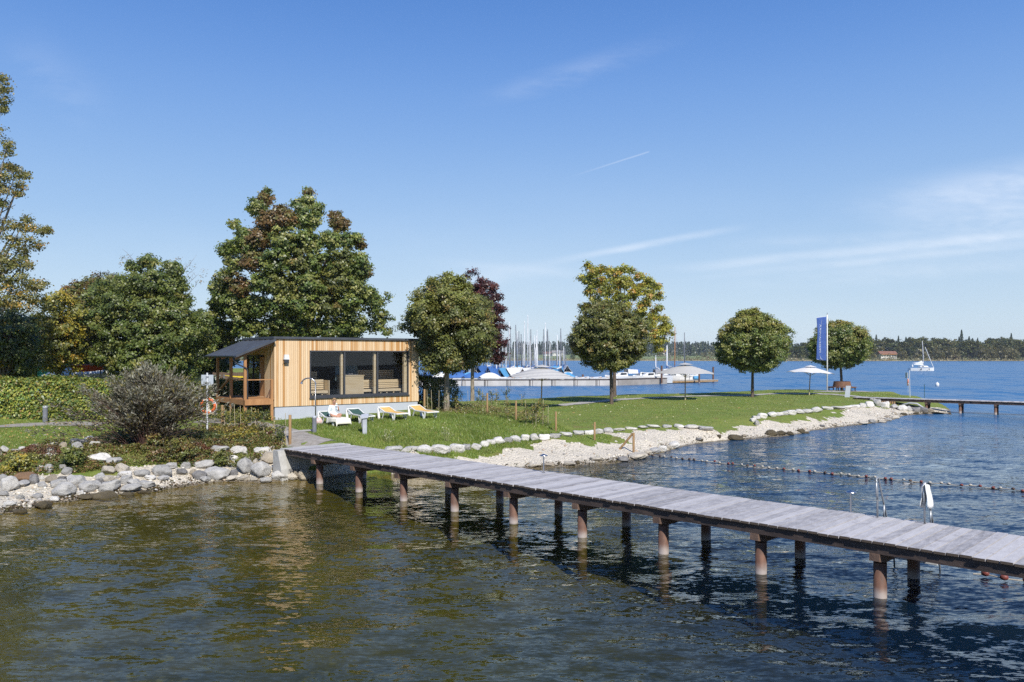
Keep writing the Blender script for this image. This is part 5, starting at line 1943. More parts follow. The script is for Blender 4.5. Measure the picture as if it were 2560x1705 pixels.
# tap post
g = on(912, 1084)
t = thing('tap_post', 'grey angular post with sloping top on the lawn', 'post', g, .12)
MB().box((-.10, -.08, -.1), (.10, .08, .78)).build('post', M_LGREY, t, bevel=.008)
MB().add([(-.17, -.14, .70), (.17, -.14, .74), (.17, .14, .86), (-.17, .14, .82), (-.17, -.14, .78), (.17, -.14, .82), (.17, .14, .94), (-.17, .14, .90)], [(0, 3, 2, 1), (4, 5, 6, 7), (0, 1, 5, 4), (1, 2, 6, 5), (2, 3, 7, 6), (3, 0, 4, 7)]).build('cap', M_LGREY, t, bevel=.006)
MB().box((-.15, -.06, .30), (-.10, .06, .62)).build('side_box', M_MGREY, t)
# rough tufted plants on the lawn
for px, py, lab, sd in ((972, 1106, 'pale flowering weed in the rough grass below the loungers', 1), (1118, 1103, 'small white-flowered weed in the rough grass above the edging stones', 2)):
    g = on(px, py)
    t = thing('flowering_weed', lab, 'plant', g, 0, 'weeds in the rough grass')
    b = MB()
    rng = np.random.default_rng(sd)
    Pp = []
    for k in range(24):
        e = Vector((rng.uniform(-.28, .28), rng.uniform(-.2, .2), rng.uniform(.25, .62)))
        b.tube([(e.x * .2, e.y * .2, -.03), e], [.006, .003], 3)
        Pp += [e + Vector(rng.normal(0, .035, 3)) for _ in range(5)]
    b.build('stems', pm('weed_stems', (.22, .24, .09)), t)
    V, Q = leaf_quads(np.array([tuple(p) for p in Pp]), np.tile([0, -.3, 1.0], (len(Pp), 1)), .045, rng=rng)
    np_mesh('flowers', V, Q, M_LEAF, t, facecol=pick_cols(len(Pp), [((.55, .52, .40), 2), ((.2, .24, .08), 2)], rng))

# ------------------------------------------------------------------ boulders and edging stones
def stone_mat(name, c1, c2, wet=False):
    m, t, out = newmat(name)
    co = nn(t, 'ShaderNodeTexCoord').outputs['Object']
    oi = nn(t, 'ShaderNodeObjectInfo')
    P = nn(t, 'ShaderNodeNewGeometry').outputs['Position']
    sz = nn(t, 'ShaderNodeSeparateXYZ')
    t.links.new(P, sz.inputs[0])
    va = nn(t, 'ShaderNodeVectorMath', operation='ADD')
    t.links.new(co, va.inputs[0])
    t.links.new(oi.outputs['Location'], va.inputs[1])
    n1 = tnoise(t, va.outputs[0], 2.0, 6, .65)
    n2 = tnoise(t, va.outputs[0], 9, 5, .7)
    c = mixc(t, maprange(t, n1.outputs[0], .35, .68, 0, 1), c1, c2)
    c = mixc(t, maprange(t, n2.outputs[0], .55, .75, 0, .55), c, tuple(min(.75, q * 1.35) for q in c1))
    c = mixc(t, maprange(t, n2.outputs[0], .30, .42, .5, 0), c, tuple(q * .45 for q in c2))
    k = mth(t, 'ADD', .78, mth(t, 'MULTIPLY', oi.outputs['Random'], .42))
    hv = nn(t, 'ShaderNodeHueSaturation')
    t.links.new(k, hv.inputs['Value'])
    t.links.new(c, hv.inputs['Color'])
    zz = mth(t, 'ADD', sz.outputs[2], mth(t, 'MULTIPLY', mth(t, 'SUBTRACT', n1.outputs[0], .5), .10))
    w = maprange(t, zz, .0, .09, .85, 0)
    c = mixc(t, w, hv.outputs[0], (.085, .065, .028))
    b = nn(t, 'ShaderNodeBsdfPrincipled')
    t.links.new(c, b.inputs['Base Color'])
    t.links.new(maprange(t, zz, 0, .09, .35, .85), b.inputs['Roughness'])
    bp = nn(t, 'ShaderNodeBump')
    bp.inputs['Distance'].default_value = .05
    t.links.new(mth(t, 'ADD', n2.outputs[0], n1.outputs[0]), bp.inputs['Height'])
    t.links.new(bp.outputs[0], b.inputs['Normal'])
    t.links.new(b.outputs[0], out.inputs[0])
    return m


TONES = {'w': ('whitish', stone_mat('white_stone', (.72, .69, .63), (.56, .535, .49))),
         'g': ('grey', stone_mat('grey_stone', (.48, .465, .435), (.345, .335, .315))),
         'd': ('dark grey', stone_mat('dark_stone', (.25, .24, .23), (.16, .155, .15))),
         'r': ('rust-brown', stone_mat('rust_stone', (.34, .20, .10), (.25, .15, .085))),
         't': ('tan', stone_mat('tan_stone', (.42, .36, .27), (.32, .27, .2))),
         'c': ('cream', stone_mat('cream_stone', (.60, .54, .44), (.47, .42, .34))),
         'm': ('mossy brown wet', stone_mat('wet_stone', (.12, .095, .05), (.07, .055, .03)))}


def stone_mesh(seed, boxy=0.0):
    rng = np.random.default_rng(seed)
    bm = bmesh.new()
    bmesh.ops.create_icosphere(bm, subdivisions=4, radius=1)
    planes = []
    for k in range(13 if boxy < .5 else 8):
        d = rng.standard_normal(3)
        if boxy:
            d = np.sign(d) * np.eye(3)[rng.integers(0, 3)] + .25 * d
        d /= np.linalg.norm(d)
        planes.append((d, rng.uniform(.60, .92)))
    ph = rng.uniform(0, 6.28, 6)
    for v in bm.verts:
        p = np.array(v.co)
        for d, h in planes:
            e = p @ d - h
            if e > 0:
                p = p - d * e * .93
        p = p * (1 + .05 * math.sin(3.1 * p[0] + ph[0]) * math.sin(2.7 * p[1] + ph[1]) + .04 * math.sin(5 * p[2] + 3 * p[0] + ph[2]) + .022 * math.sin(9 * p[1] + 7 * p[2] + ph[3]) + .02 * math.sin(14 * p[0] - 11 * p[2] + ph[4]) + .014 * math.sin(23 * p[1] + 19 * p[0] + ph[5]))
        v.co = p
    me = bpy.data.meshes.new('boulder')
    bm.to_mesh(me)
    bm.free()
    me.polygons.foreach_set('use_smooth', [True] * len(me.polygons))
    me.materials.append(TONES['g'][1])
    return me


STONES = [stone_mesh(100 + k) for k in range(9)]
BLOCKS = [stone_mesh(200 + k, 1.0) for k in range(6)]
srng = np.random.default_rng(77)


def stone(name, px, py, w, h, tone, label, cat, group, blocky=False, dz=0.0):
    g = on(px, py + h * .30)
    d = g[1]
    me = (BLOCKS if blocky else STONES)[srng.integers(0, 6 if blocky else 9)]
    o = bpy.data.objects.new(name, me)
    COL.objects.link(o)
    o.material_slots[0].link = 'OBJECT'
    o.material_slots[0].material = TONES[tone][1]
    sw, sh = w / F * d / 2 * 1.14, h / F * d / 2 * 1.18
    o.scale = (sw, sw * srng.uniform(.7, .95), sh)
    o.location = (g[0], d + sw * .3, g[2] + sh * .55 + dz)
    o.rotation_euler = (srng.uniform(-.15, .15), srng.uniform(-.15, .15), srng.uniform(-.35, .35) + (math.pi if srng.random() < .5 else 0))
    return tag(o, label, cat, group)


Z2 = [(50, 480, 130, 160, 'w'), (200, 470, 130, 80, 'g'), (310, 440, 110, 80, 'w'), (480, 390, 80, 60, 'g'), (540, 410, 120, 90, 't'), (750, 360, 150, 70, 'w'), (725, 450, 160, 90, 'w'), (730, 535, 160, 80, 'w'), (920, 390, 100, 110, 't'),
      (1090, 330, 160, 90, 'g'), (1190, 350, 150, 100, 'd'), (1110, 420, 170, 150, 'g'), (1310, 305, 160, 100, 'w'), (1400, 390, 180, 140, 'g'), (1420, 575, 340, 130, 'w'), (1660, 610, 220, 100, 'g'), (580, 730, 120, 90, 'w'),
      (710, 730, 130, 120, 'g'), (920, 700, 100, 90, 'g'), (960, 765, 150, 100, 'g'), (1590, 745, 190, 120, 'c'), (1780, 725, 200, 130, 'c'), (1470, 845, 140, 100, 'g'), (1570, 880, 180, 90, 'c'), (1810, 805, 190, 90, 'w'),
      (1840, 890, 190, 140, 'g'), (2060, 790, 200, 100, 'g'), (2200, 855, 130, 60, 'w'), (2320, 770, 150, 140, 'g'), (20, 865, 130, 100, 'g'), (100, 975, 230, 220, 'w'), (370, 850, 330, 120, 'r'), (490, 890, 150, 140, 'd'),
      (300, 945, 200, 85, 'g'), (600, 870, 90, 60, 'w'), (610, 960, 120, 80, 'g'), (740, 885, 180, 120, 't'), (900, 870, 160, 70, 'd'), (1100, 905, 250, 180, 'g'), (830, 950, 240, 115, 'g'), (920, 1050, 300, 190, 'g'),
      (1300, 990, 270, 170, 'g'), (1450, 920, 140, 100, 'd'), (1590, 990, 300, 170, 'g'), (1880, 1020, 300, 110, 'g'), (2130, 955, 260, 110, 'g'), (1960, 930, 180, 100, 'g'), (40, 1090, 140, 80, 'g'), (290, 1140, 100, 70, 'g'),
      (540, 1130, 140, 80, 'g'), (1230, 1140, 200, 75, 'm'), (1500, 1140, 370, 120, 'm'), (630, 1275, 210, 120, 'm'), (260, 1360, 190, 70, 'm'), (800, 1170, 130, 70, 'w'), (120, 1240, 150, 70, 'w'), (1150, 1080, 120, 70, 'w'), (1870, 1110, 160, 60, 'm'), (2100, 1080, 180, 60, 'm')]
Z3 = [(225, 715, 240, 130, 'g'), (330, 640, 180, 70, 'g'), (240, 800, 140, 60, 'g'), (60, 790, 130, 60, 'w'), (520, 640, 120, 90, 'g'), (740, 620, 220, 95, 'g'), (690, 770, 180, 110, 'd'), (620, 730, 90, 80, 't'), (480, 720, 130, 90, 'd'),
      (920, 755, 290, 155, 'g'), (780, 815, 120, 70, 'g'), (1120, 805, 130, 65, 'c'), (1260, 805, 160, 65, 'c'), (1140, 740, 100, 90, 'd'), (1290, 665, 190, 200, 'g'), (1110, 590, 180, 130, 'w'), (1210, 460, 215, 115, 'w'), (1510, 460, 235, 115, 'w'),
      (950, 440, 240, 110, 'g'), (935, 350, 120, 60, 'w'), (1490, 715, 245, 195, 'g'), (1590, 560, 230, 140, 't'), (1420, 600, 75, 85, 'c'), (1270, 550, 95, 65, 't'), (1545, 830, 130, 75, 'g'), (1720, 770, 225, 125, 'w'), (1680, 665, 150, 50, 'w'),
      (1720, 615, 85, 60, 'w'), (1820, 650, 95, 60, 'g'), (1760, 710, 95, 75, 'g'), (1830, 745, 75, 75, 'g'), (1870, 700, 115, 65, 'd'), (1945, 665, 115, 75, 'g'), (1890, 785, 115, 75, 'c'), (1945, 740, 75, 75, 't'), (2050, 770, 170, 140, 't'), (1060, 420, 65, 50, 'w'),
      (1400, 810, 90, 50, 'c'), (2150, 830, 110, 60, 'm'), (430, 390, 110, 110, 'w'), (480, 430, 90, 60, 'w')]
BL = [(x * .16985, 1050 + y * .16985, w * .16985, h * .16985, t) for x, y, w, h, t in Z2] + [(360 + x * .19533, 1040 + y * .19533, w * .19533, h * .19533, t) for x, y, w, h, t in Z3]
ORD = ['first', 'second', 'third', 'fourth', 'fifth', 'sixth', 'seventh', 'eighth', 'ninth', 'tenth', '11th', '12th', '13th', '14th', '15th', '16th', '17th', '18th', '19th', '20th', '21st', '22nd', '23rd', '24th', '25th', '26th', '27th', '28th', '29th', '30th', '31st', '32nd', '33rd', '34th', '35th', '36th', '37th', '38th', '39th', '40th', '41st', '42nd', '43rd', '44th', '45th', '46th', '47th', '48th', '49th', '50th']
rows = {'u': [], 'm': [], 'l': []}
for q in BL:
    x, y, w, h, tn = q
    line = 1214 - .075 * x          # drifts up towards the jetty
    rows['l' if y > line - 10 else ('m' if y > line - 58 else 'u')].append(q)
RN = {'u': 'boulders on top of the left bank', 'm': 'boulders halfway up the left bank', 'l': 'boulders along the left waterline'}
for r, lst in rows.items():
    cnt = {}
    for (x, y, w, h, tn) in sorted(lst, key=lambda q: -q[0]):
        w, h = w * 1.08, h * 1.12
        sz = 'large' if w > 40 else ('small' if w < 20 else 'mid-size')
        key = (tn, sz)
        cnt[key] = cnt.get(key, 0) + 1
        stone('boulder', x, y, w, h, tn, f"{ORD[cnt[key] - 1]} {sz} {TONES[tn][0]} rock from the jetty {RN[r].replace('boulders ', '')}", 'boulder', RN[r])

ER = [(700 + x * .4246, 980 + y * .4246, w * .4246, h * .4246) for x, y, w, h in ((665, 338, 105, 34), (760, 342, 95, 42), (850, 345, 85, 52), (940, 342, 115, 55), (1040, 333, 88, 60))]
ER += [(1160 + x * .2548, 1020 + y * .2548, w * .2548, h * .2548) for x, y, w, h in ((30, 385, 75, 70), (112, 383, 95, 72), (195, 360, 90, 62), (262, 338, 95, 66), (340, 326, 105, 70), (425, 318, 90, 62), (503, 315, 110, 70), (605, 300, 92, 72), (690, 296, 82, 74), (780, 290, 112, 76), (880, 276, 122, 56),
       (1005, 260, 120, 50), (1130, 247, 110, 55), (1225, 243, 100, 54), (1320, 236, 92, 52), (1412, 226, 95, 55), (1520, 214, 115, 34), (1650, 203, 120, 30), (1755, 190, 90, 28), (1870, 181, 120, 38), (2000, 182, 92, 38), (2110, 181, 92, 40), (2240, 187, 120, 42))]
ER += [(1700 + x * .2803, 960 + y * .2803, w * .2803, h * .2803) for x, y, w, h in ((5, 382, 70, 34), (110, 384, 112, 38), (240, 398, 130, 46))]
for k, (x, y, w, h) in enumerate(ER):
    stone('edging_stone', x, y, w * 1.06, h, 'w' if k % 5 else 'g', f'pale edging block, {ORD[k]} from the near jetty below the lawn', 'edging stone', 'edging stones below the lawn by the jetty', True)
E2 = [(690, 352, 42, 52), (655, 322, 55, 46), (680, 300, 72, 38), (742, 288, 92, 52), (822, 276, 82, 44), (886, 270, 72, 42), (938, 265, 60, 38), (1000, 258, 92, 48), (1070, 251, 74, 44), (1140, 244, 102, 48), (1222, 236, 92, 52), (1318, 217, 100, 34),
      (1420, 211, 112, 30), (1492, 206, 84, 30), (1560, 203, 92, 34), (1630, 196, 66, 44), (1690, 188, 82, 58)]
for k, (x, y, w, h) in enumerate(E2):
    stone('edging_stone', 1700 + x * .2803, 960 + y * .2803, w * .292, h * .2803, 'w' if k % 6 else 'g', f'pale block, {ORD[k]} from left in the low wall before the far jetty', 'edging stone', 'stones of the low wall below the tip of the lawn', True)
FJB = [(1762, 172, 72, 82, 'g'), (1720, 140, 46, 30, 'g'), (1835, 190, 88, 68, 'w'), (1920, 206, 94, 48, 'g'), (1990, 222, 82, 58, 'w'), (2046, 226, 58, 48, 'g'), (2110, 232, 90, 50, 'd'), (2180, 236, 90, 55, 'd'), (2240, 240, 70, 45, 't'), (2110, 262, 60, 24, 'm'), (2000, 268, 70, 24, 'm'), (2190, 262, 60, 22, 'm'), (2300, 262, 110, 20, 'm')]
for k, (x, y, w, h, tn) in enumerate(FJB):
    stone('boulder', 1700 + x * .2803, 960 + y * .2803, w * .2803, h * .2803, tn, f'{TONES[tn][0]} rock, {ORD[k]} boulder at the landward end of the far jetty', 'boulder', 'boulders at the far jetty')
LEDGE = [(1160 + x * .2548, 1020 + y * .2548, w * .2548, h * .2548, t) for x, y, w, h, t in ((1700, 478, 195, 66, 'c'), (1565, 505, 120, 66, 'd'), (1810, 440, 85, 42, 'c'), (1872, 422, 105, 54, 'g'), (1950, 402, 84, 62, 'w'), (2015, 402, 56, 44, 'c'), (2062, 367, 105, 62, 'w'), (2310, 312, 70, 40, 'd'), (1305, 502, 130, 50, 'c'),
         (1120, 540, 44, 44, 'm'), (930, 545, 30, 40, 'm'), (700, 565, 130, 40, 'c'), (830, 560, 120, 40, 't'), (1040, 548, 120, 40, 'c'))]
LEDGE += [(1700 + x * .2803, 960 + y * .2803, w * .2803, h * .2803, t) for x, y, w, h, t in ((510, 487, 150, 56, 'm'), (575, 462, 50, 30, 't'), (180, 500, 60, 26, 'm'), (355, 497, 34, 34, 'm'), (820, 442, 112, 50, 'm'), (905, 441, 92, 40, 'm'), (985, 444, 66, 34, 'm'), (1085, 425, 72, 50, 'm'), (1130, 440, 50, 26, 'm'), (1540, 443, 75, 34, 'm'), (697, 592, 60, 40, 'r'),
         (1268, 374, 44, 24, 'd'), (1380, 368, 46, 22, 't'), (1640, 348, 84, 30, 'c'), (1722, 337, 66, 32, 'g'), (1812, 340, 64, 28, 'c'), (1865, 320, 64, 32, 'g'), (1925, 300, 64, 28, 'c'), (1850, 292, 60, 22, 't'), (1910, 262, 50, 22, 't'))]
for k, (x, y, w, h, tn) in enumerate(sorted(LEDGE)):
    stone('shore_rock', x, y, w, h, tn, f'{TONES[tn][0]} rock, {ORD[k]} from left along the gravel beach waterline', 'rock', 'rocks along the waterline of the gravel beach', tn in 'cgw')

# loose pebbles over the gravel
rng = np.random.default_rng(91)
pv, pf, pc = [], [], []
ico = bmesh.new()
bmesh.ops.create_icosphere(ico, subdivisions=1, radius=1)
IV = np.array([v.co[:] for v in ico.verts])
IF = np.array([[v.index for v in f.verts] for f in ico.faces])
ico.free()
for poly, n in ((BEACH1, 26000), (LEFTB, 20000)):
    P = rng.uniform(np.maximum(poly.min(0), (-26, 20)), np.minimum(poly.max(0), (40, 70)), (n, 2))
    wb = np.stack([P[:, 0] + .35 * vnoise(P[:, 0], P[:, 1], 5, 1.7), P[:, 1] + .5 * vnoise(P[:, 0], P[:, 1], 6, 1.6)], 1)
    P = P[inside(wb, poly) & (~inside(wb, PATCH))]
    z = ground_z(P[:, 0], P[:, 1])
    P, z = P[z > .03][:7000], z[z > .03][:7000]
    s = .018 + .075 * rng.random(len(P)) ** 5
    A = IV[None] * s[:, None, None] * rng.uniform(.6, 1.25, (len(P), 1, 3)) * np.array([1, 1, .7])
    A = A + np.column_stack([P, z + s * .2])[:, None, :]
    base = sum(len(q) for q in pv)
    pv.append(A.reshape(-1, 3))
    pf.append((IF[None] + (np.arange(len(P)) * len(IV))[:, None, None]).reshape(-1, 3) + base)
    col = pick_cols(len(P), [((.62, .57, .48), 4), ((.45, .43, .39), 3), ((.33, .31, .29), 2), ((.70, .67, .6), 2), ((.42, .33, .24), 1)], rng) * rng.uniform(.8, 1.15, (len(P), 1))
    pc.append(np.repeat(col, len(IF), axis=0))
m, tt, out = newmat('pebbles')
bb = nn(tt, 'ShaderNodeBsdfPrincipled')
bb.inputs['Roughness'].default_value = .85
tt.links.new(nn(tt, 'ShaderNodeAttribute', attribute_name='tint').outputs['Color'], bb.inputs['Base Color'])
tt.links.new(bb.outputs[0], out.inputs[0])
tag(np_mesh('pebbles', np.concatenate(pv), np.concatenate(pf), m, facecol=np.clip(np.concatenate(pc), 0, .8)), kind='stuff')

# stones on the bed close to the shore, and leaf litter washed up along the waterline
def along(poly, n, lo, hi, rg):
    P = np.array(poly)
    s = rg.uniform(0, len(P) - 1.001, n)
    i = s.astype(int)
    a, c = P[i], P[i + 1]
    d = c - a
    L = np.hypot(d[:, 0], d[:, 1])[:, None] + 1e-6
    return a + d * (s - i)[:, None] + np.column_stack([d[:, 1], -d[:, 0]]) / L * rg.uniform(lo, hi, (n, 1))


rg = np.random.default_rng(131)
lineL, lineR = [at(*p) for p in SHORE_PX], [at(*p) for p in SHORE2_PX]
P = np.concatenate([along([(-21, 25.0)] + lineL, 420, -.2, 1.9, rg), along(lineR, 500, -.2, 1.8, rg)])
z = ground_z(P[:, 0], P[:, 1])
P, z = P[z < 0], z[z < 0]
s = .06 + .20 * rg.random(len(P)) ** 3
s = np.minimum(s, np.maximum(.03, -z * .9))
A = IV[None] * s[:, None, None] * rg.uniform(.7, 1.3, (len(P), 1, 3)) * np.array([1.1, 1, .6]) + np.column_stack([P, z])[:, None, :]
col = pick_cols(len(P), [((.10, .075, .035), 3), ((.07, .06, .03), 3), ((.13, .11, .06), 2), ((.05, .05, .02), 2)], rg)
tag(np_mesh('submerged_stones', A.reshape(-1, 3), (IF[None] + (np.arange(len(P)) * len(IV))[:, None, None]).reshape(-1, 3), m, smooth=True, facecol=np.repeat(col, len(IF), axis=0)), kind='stuff')
P = np.concatenate([along([(-21, 25.0)] + lineL, 1500, -.7, .15, rg), along(lineR, 1900, -.6, .1, rg)])
z = ground_z(P[:, 0], P[:, 1])
P, z = P[z > -.01], z[z > -.01]
V, Q = leaf_quads(np.column_stack([P, z + .025]), np.tile([0, 0, 1.0], (len(P), 1)), .10, rng=rg)
tag(np_mesh('washed_up_leaves', V, Q, M_LEAF, facecol=pick_cols(len(P), [((.10, .065, .03), 3), ((.16, .11, .05), 2), ((.06, .05, .025), 2), ((.12, .12, .05), 1)], rg)), kind='stuff')

# ------------------------------------------------------------------ posts, stakes and young hedge plants
for k, (px, pb, pt, r, lab) in enumerate((
        (725, 1111, 1037, .065, 'thick timber post beside the path where it meets the jetty'),
        (557, 1072, 1013, .075, 'timber post right of the lifebuoy in the undergrowth'),
        (1218, 1035, 983, .06, 'timber post with pale lower half among saplings on the lawn bank'),
        (1290, 1051, 1002, .055, 'dark knotted timber post in the yellow saplings'),
        (1390, 1080, 1029, .055, 'timber post at the lake end of the sapling row'),
        (1486, 1101, 1055, .055, 'timber post standing beside the edging stones'),
        (1061, 1026, 973, .06, 'orange-brown timber post near the right corner of the sauna'))):
    g = on(px, pb)
    t = thing('timber_post', lab, 'post', g, 0, 'timber posts round the young hedge')
    h = (pb - pt) / F * g[1]
    MB().tube([(0, 0, -.3), (random.uniform(-.02, .02), 0, h)], r, 12).build('shaft', M_POST, t, bevel=.01)
g = on(1584, 1131)
t = thing('braced_post', 'timber post with a slanting brace at the gravel beach waterline', 'post', g, 0)
d = g[1]
MB().tube([(0, 0, -.3), (0, 0, 49 / F * d)], .06, 12).build('shaft', M_POST, t)
g2 = on(1546, 1122)
MB().tube([(g2[0] - g[0], g2[1] - g[1], g2[2] - g[2] - .1), (-.06, .02, 46 / F * d)], .055, 10).build('brace', M_POST, t)

SAP = [(1069, 1025, 974, 0), (1080, 1028, 975, 0), (1097, 1030, 976, 0), (1115, 1030, 975, 1), (1155, 1018, 978, 1), (1171, 1015, 976, 0), (1195, 1014, 970, 2), (1207, 1020, 975, 2), (1229, 1017, 975, 2), (1241, 1015, 972, 2), (1265, 1034, 968, 2), (1305, 1017, 985, 1), (1315, 1060, 1000, 2),
       (1332, 1062, 1010, 2), (1340, 1066, 1005, 2), (1357, 1064, 998, 2), (1370, 1066, 1014, 0), (1345, 1040, 996, 2), (1270, 1050, 995, 2), (1140, 1028, 990, 2)]
SAPL = [(562, 1075, 1016, 1), (588, 1078, 1010, 1), (602, 1060, 1014, 0), (613, 1080, 1025, 2), (640, 1085, 1022, 2), (686, 1086, 1040, 1), (714, 1092, 1032, 0), (660, 1090, 1030, 2), (705, 1108, 1060, 2), (575, 1068, 1020, 2), (628, 1062, 1018, 2)]
YS = [((.26, .22, .03), 3), ((.16, .17, .035), 3), ((.09, .12, .03), 3), ((.30, .20, .04), 1)]
GS = [((.10, .13, .03), 4), ((.07, .10, .03), 3), ((.17, .16, .04), 1)]
for lst, side in ((SAP, 'right'), (SAPL, 'left')):
    for k, (px, pb, pt, lf) in enumerate(sorted(lst)):
        g = on(px, pb)
        h = (pb - pt) / F * g[1]
        where = 'in the row right of the sauna' if side == 'right' else 'before the sauna porch'
        look = ('bare cane', 'sparse sapling on a cane', 'leafy sapling on a cane')[lf]
        t = thing('sapling', f'{look}, {ORD[k]} from left {where}', 'sapling', g, 0, 'saplings ' + where)
        MB().tube([(0, 0, -.1), (random.uniform(-.05, .05), random.uniform(-.03, .03), h)], .013, 6).build('cane', M_STAKE, t)
        if lf:
            b = MB()
            pts = []
            for q in range(4 + 5 * lf):
                z0 = random.uniform(.1, .8) * h
                a = random.uniform(0, 6.28)
                e = Vector((math.cos(a) * random.uniform(.1, .32), math.sin(a) * random.uniform(.1, .3), min(h * 1.05, z0 + random.uniform(.1, .4))))
                b.tube([(.02, 0, z0), e], [.007, .003], 4)
                for w in range(5 + 4 * lf):
                    f = random.uniform(.3, 1.1)
                    pts.append(Vector((.02, 0, z0)).lerp(e, f) + Vector((random.gauss(0, .05), random.gauss(0, .05), random.gauss(0, .05))))
            b.build('stems', M_BARK, t)
            rg = np.random.default_rng(300 + k)
            V, Q = leaf_quads(np.array([tuple(p) for p in pts]), np.tile([0, -.4, .8], (len(pts), 1)), .085, rng=rg)
            np_mesh('leaves', V, Q, M_LEAF, t, facecol=pick_cols(len(pts), YS if (k % 2 == 0 or px > 1300) else GS, rg) * rg.uniform(.7, 1.2, (len(pts), 1)))
# undergrowth beneath the saplings and the porch
UG = np.array([at(*p) for p in [(1050, 1034, 1.8), (1180, 1040, 1.5), (1290, 1056, 1.25), (1385, 1072, 1.0), (1350, 1050, 1.1), (1260, 1026, 1.3), (1150, 1012, 1.5), (1060, 1020, 1.8)]])
scatter_cover('undergrowth', UG, 9000, 63, .38, .08, [(.08, .10, .028), (.12, .14, .03), (.15, .11, .04), (.10, .07, .035), (.17, .18, .04)])
UP = np.array([tuple(HP + HU * x + HV * y) for x, y in ((-1.9, -.5), (-.1, -.4), (-.1, 4.5), (-2.6, 4.6), (-3.0, 1.0))])
scatter_cover('undergrowth', UP, 9000, 64, .75, .10, [(.06, .08, .022), (.09, .11, .028), (.20, .17, .03), (.05, .06, .02), (.14, .14, .03)])
UPF = np.array([at(*p) for p in [(520, 1085, 1.4), (560, 1070, 1.5), (700, 1080, 1.42), (715, 1100, 1.3), (640, 1095, 1.3), (560, 1092, 1.35)]])
scatter_cover('undergrowth', UPF, 6000, 65, .42, .085, [(.09, .11, .03), (.13, .14, .03), (.24, .19, .03), (.12, .09, .03)])

# dark metal fence frame by the right corner of the sauna
a_, c_ = on(1060, 1012), on(1110, 1008)
t = thing('metal_fence', 'two dark metal fence posts with a thin top rail beside the sauna', 'fence', a_)
dx, dy = c_[0] - a_[0], c_[1] - a_[1]
hh = 82 / F * a_[1]
MB().box((-.05, -.05, -.2), (.05, .05, hh)).build('fence_post', M_DGREY, t)
MB().box((dx - .05, dy - .05, -.2), (dx + .05, dy + .05, hh * .86)).build('fence_post', M_DGREY, t)
MB().bar((.05, .02, hh * .74), (dx - .05, dy - .02, hh * .72), .03, .04).build('rail', M_DGREY, t)

# ------------------------------------------------------------------ lifebuoy posts
M_ORANGE = pm('lifebuoy_orange', (.72, .17, .05), (.62, .13, .04), 6, .5)
M_SIGN = pm('pale_sign_plate', (.46, .50, .54), (.40, .44, .48), 3, .4)
M_CREAM = pm('cream_box', (.62, .58, .46), (.52, .48, .38), 3, .7)


def ring_mesh(t, c, R, r, rz, name='lifebuoy'):
    """ring standing upright, its face turned by rz"""
    segs = {False: MB(), True: MB()}
    N, n = 48, 10
    ca, sa = math.cos(rz), math.sin(rz)
    for i in range(N):
        band = (i % 12) in (0, 1)
        rr = r * (1.05 if band else 1)
        mb = segs[band]
        vs = []
        for q in (i, i + 1):
            a = 2 * math.pi * q / N + .35
            for k in range(n):
                b_ = 2 * math.pi * k / n
                x, y, z = (R + rr * math.cos(b_)) * math.cos(a), rr * 1.1 * math.sin(b_), (R + rr * math.cos(b_)) * math.sin(a)
                vs.append((c[0] + x * ca - y * sa, c[1] + x * sa + y * ca, c[2] + z))
        mb.add(vs, [(k, (k + 1) % n, n + (k + 1) % n, n + k) for k in range(n)])
    o = segs[False].build('ring', M_ORANGE, t, smooth=True)
    segs[True].build('white_bands', M_WHITE, t, smooth=True)
    b = MB()
    pts = []
    for k in range(33):
        a = 2 * math.pi * k / 32 + .35
        q = R + r * (1.05 + .45 * abs(math.sin(2 * (a - .35))))
        pts.append((c[0] + q * math.cos(a) * ca, c[1] + q * math.cos(a) * sa, c[2] + q * math.sin(a)))
    b.tube(pts, .012, 5)
    b.build('grab_line', M_WHITE, t)


g = on(518, 1082)
d = g[1]
t = thing('lifebuoy_post', 'white steel post with a blank grey plate near the willow bush', 'post', g)
M_POSTW = pm('white_painted_post', (.66, .68, .70), (.52, .54, .56), 9, .5, stretch=(1, 1, .3))
MB().tube([(0, 0, -.3), (0, 0, (1082 - 932) / F * d)], .04, 12).build('pole', M_POSTW, t)
zt = (1082 - 950) / F * d
MB().box((-.30, .045, zt - .26), (.27, .065, zt + .24)).build('plate', M_SIGN, t, bevel=.01)
MB().box((-.05, -.06, zt - .19), (.05, .044, zt - .15)).box((-.05, -.06, zt + .13), (.05, .044, zt + .17)).build('clamp', M_MGREY, t)
zr = (1082 - 1015) / F * d
MB().box((-.30, .05, zr - .40), (.45, .12, zr - .34)).build('bracket', M_STAKE, t)
t = thing('lifebuoy', 'orange lifebuoy with white bands hanging on the white post', 'lifebuoy', g)
ring_mesh(t, (0, .10, zr), .31, .065, .05)
MB().add([(-.10, .075, zr - .30), (.12, .075, zr - .30), (.06, .075, zr + .12), (-.02, .075, zr + .12)], [(0, 1, 2, 3)]).build('rope_bag', M_CREAM, t, solid=.05)
x = xd(2275, 80)
g = (x, 80.0, gz(x, 80))
t = thing('lifebuoy_post', 'slim white lifebuoy post on the grass at the far jetty', 'post', g)
MB().tube([(0, 0, -.3), (-.06, 0, 2.75)], .035, 10).build('pole', M_POSTW, t)
MB().box((-.30, -.1, 1.95), (-.24, .35, 2.50)).build('plate', M_SIGN, t)
t = thing('lifebuoy', 'orange lifebuoy hanging edge-on at the far jetty post', 'lifebuoy', g)
ring_mesh(t, (-.22, .0, 1.55), .31, .065, 1.15)
MB().tube([(-.22, -.1, 1.25), (-.24, -.1, .9), (-.24, -.1, .5)], .012, 5).build('throw_line', M_WHITE, t)
x = xd(2311, 82)
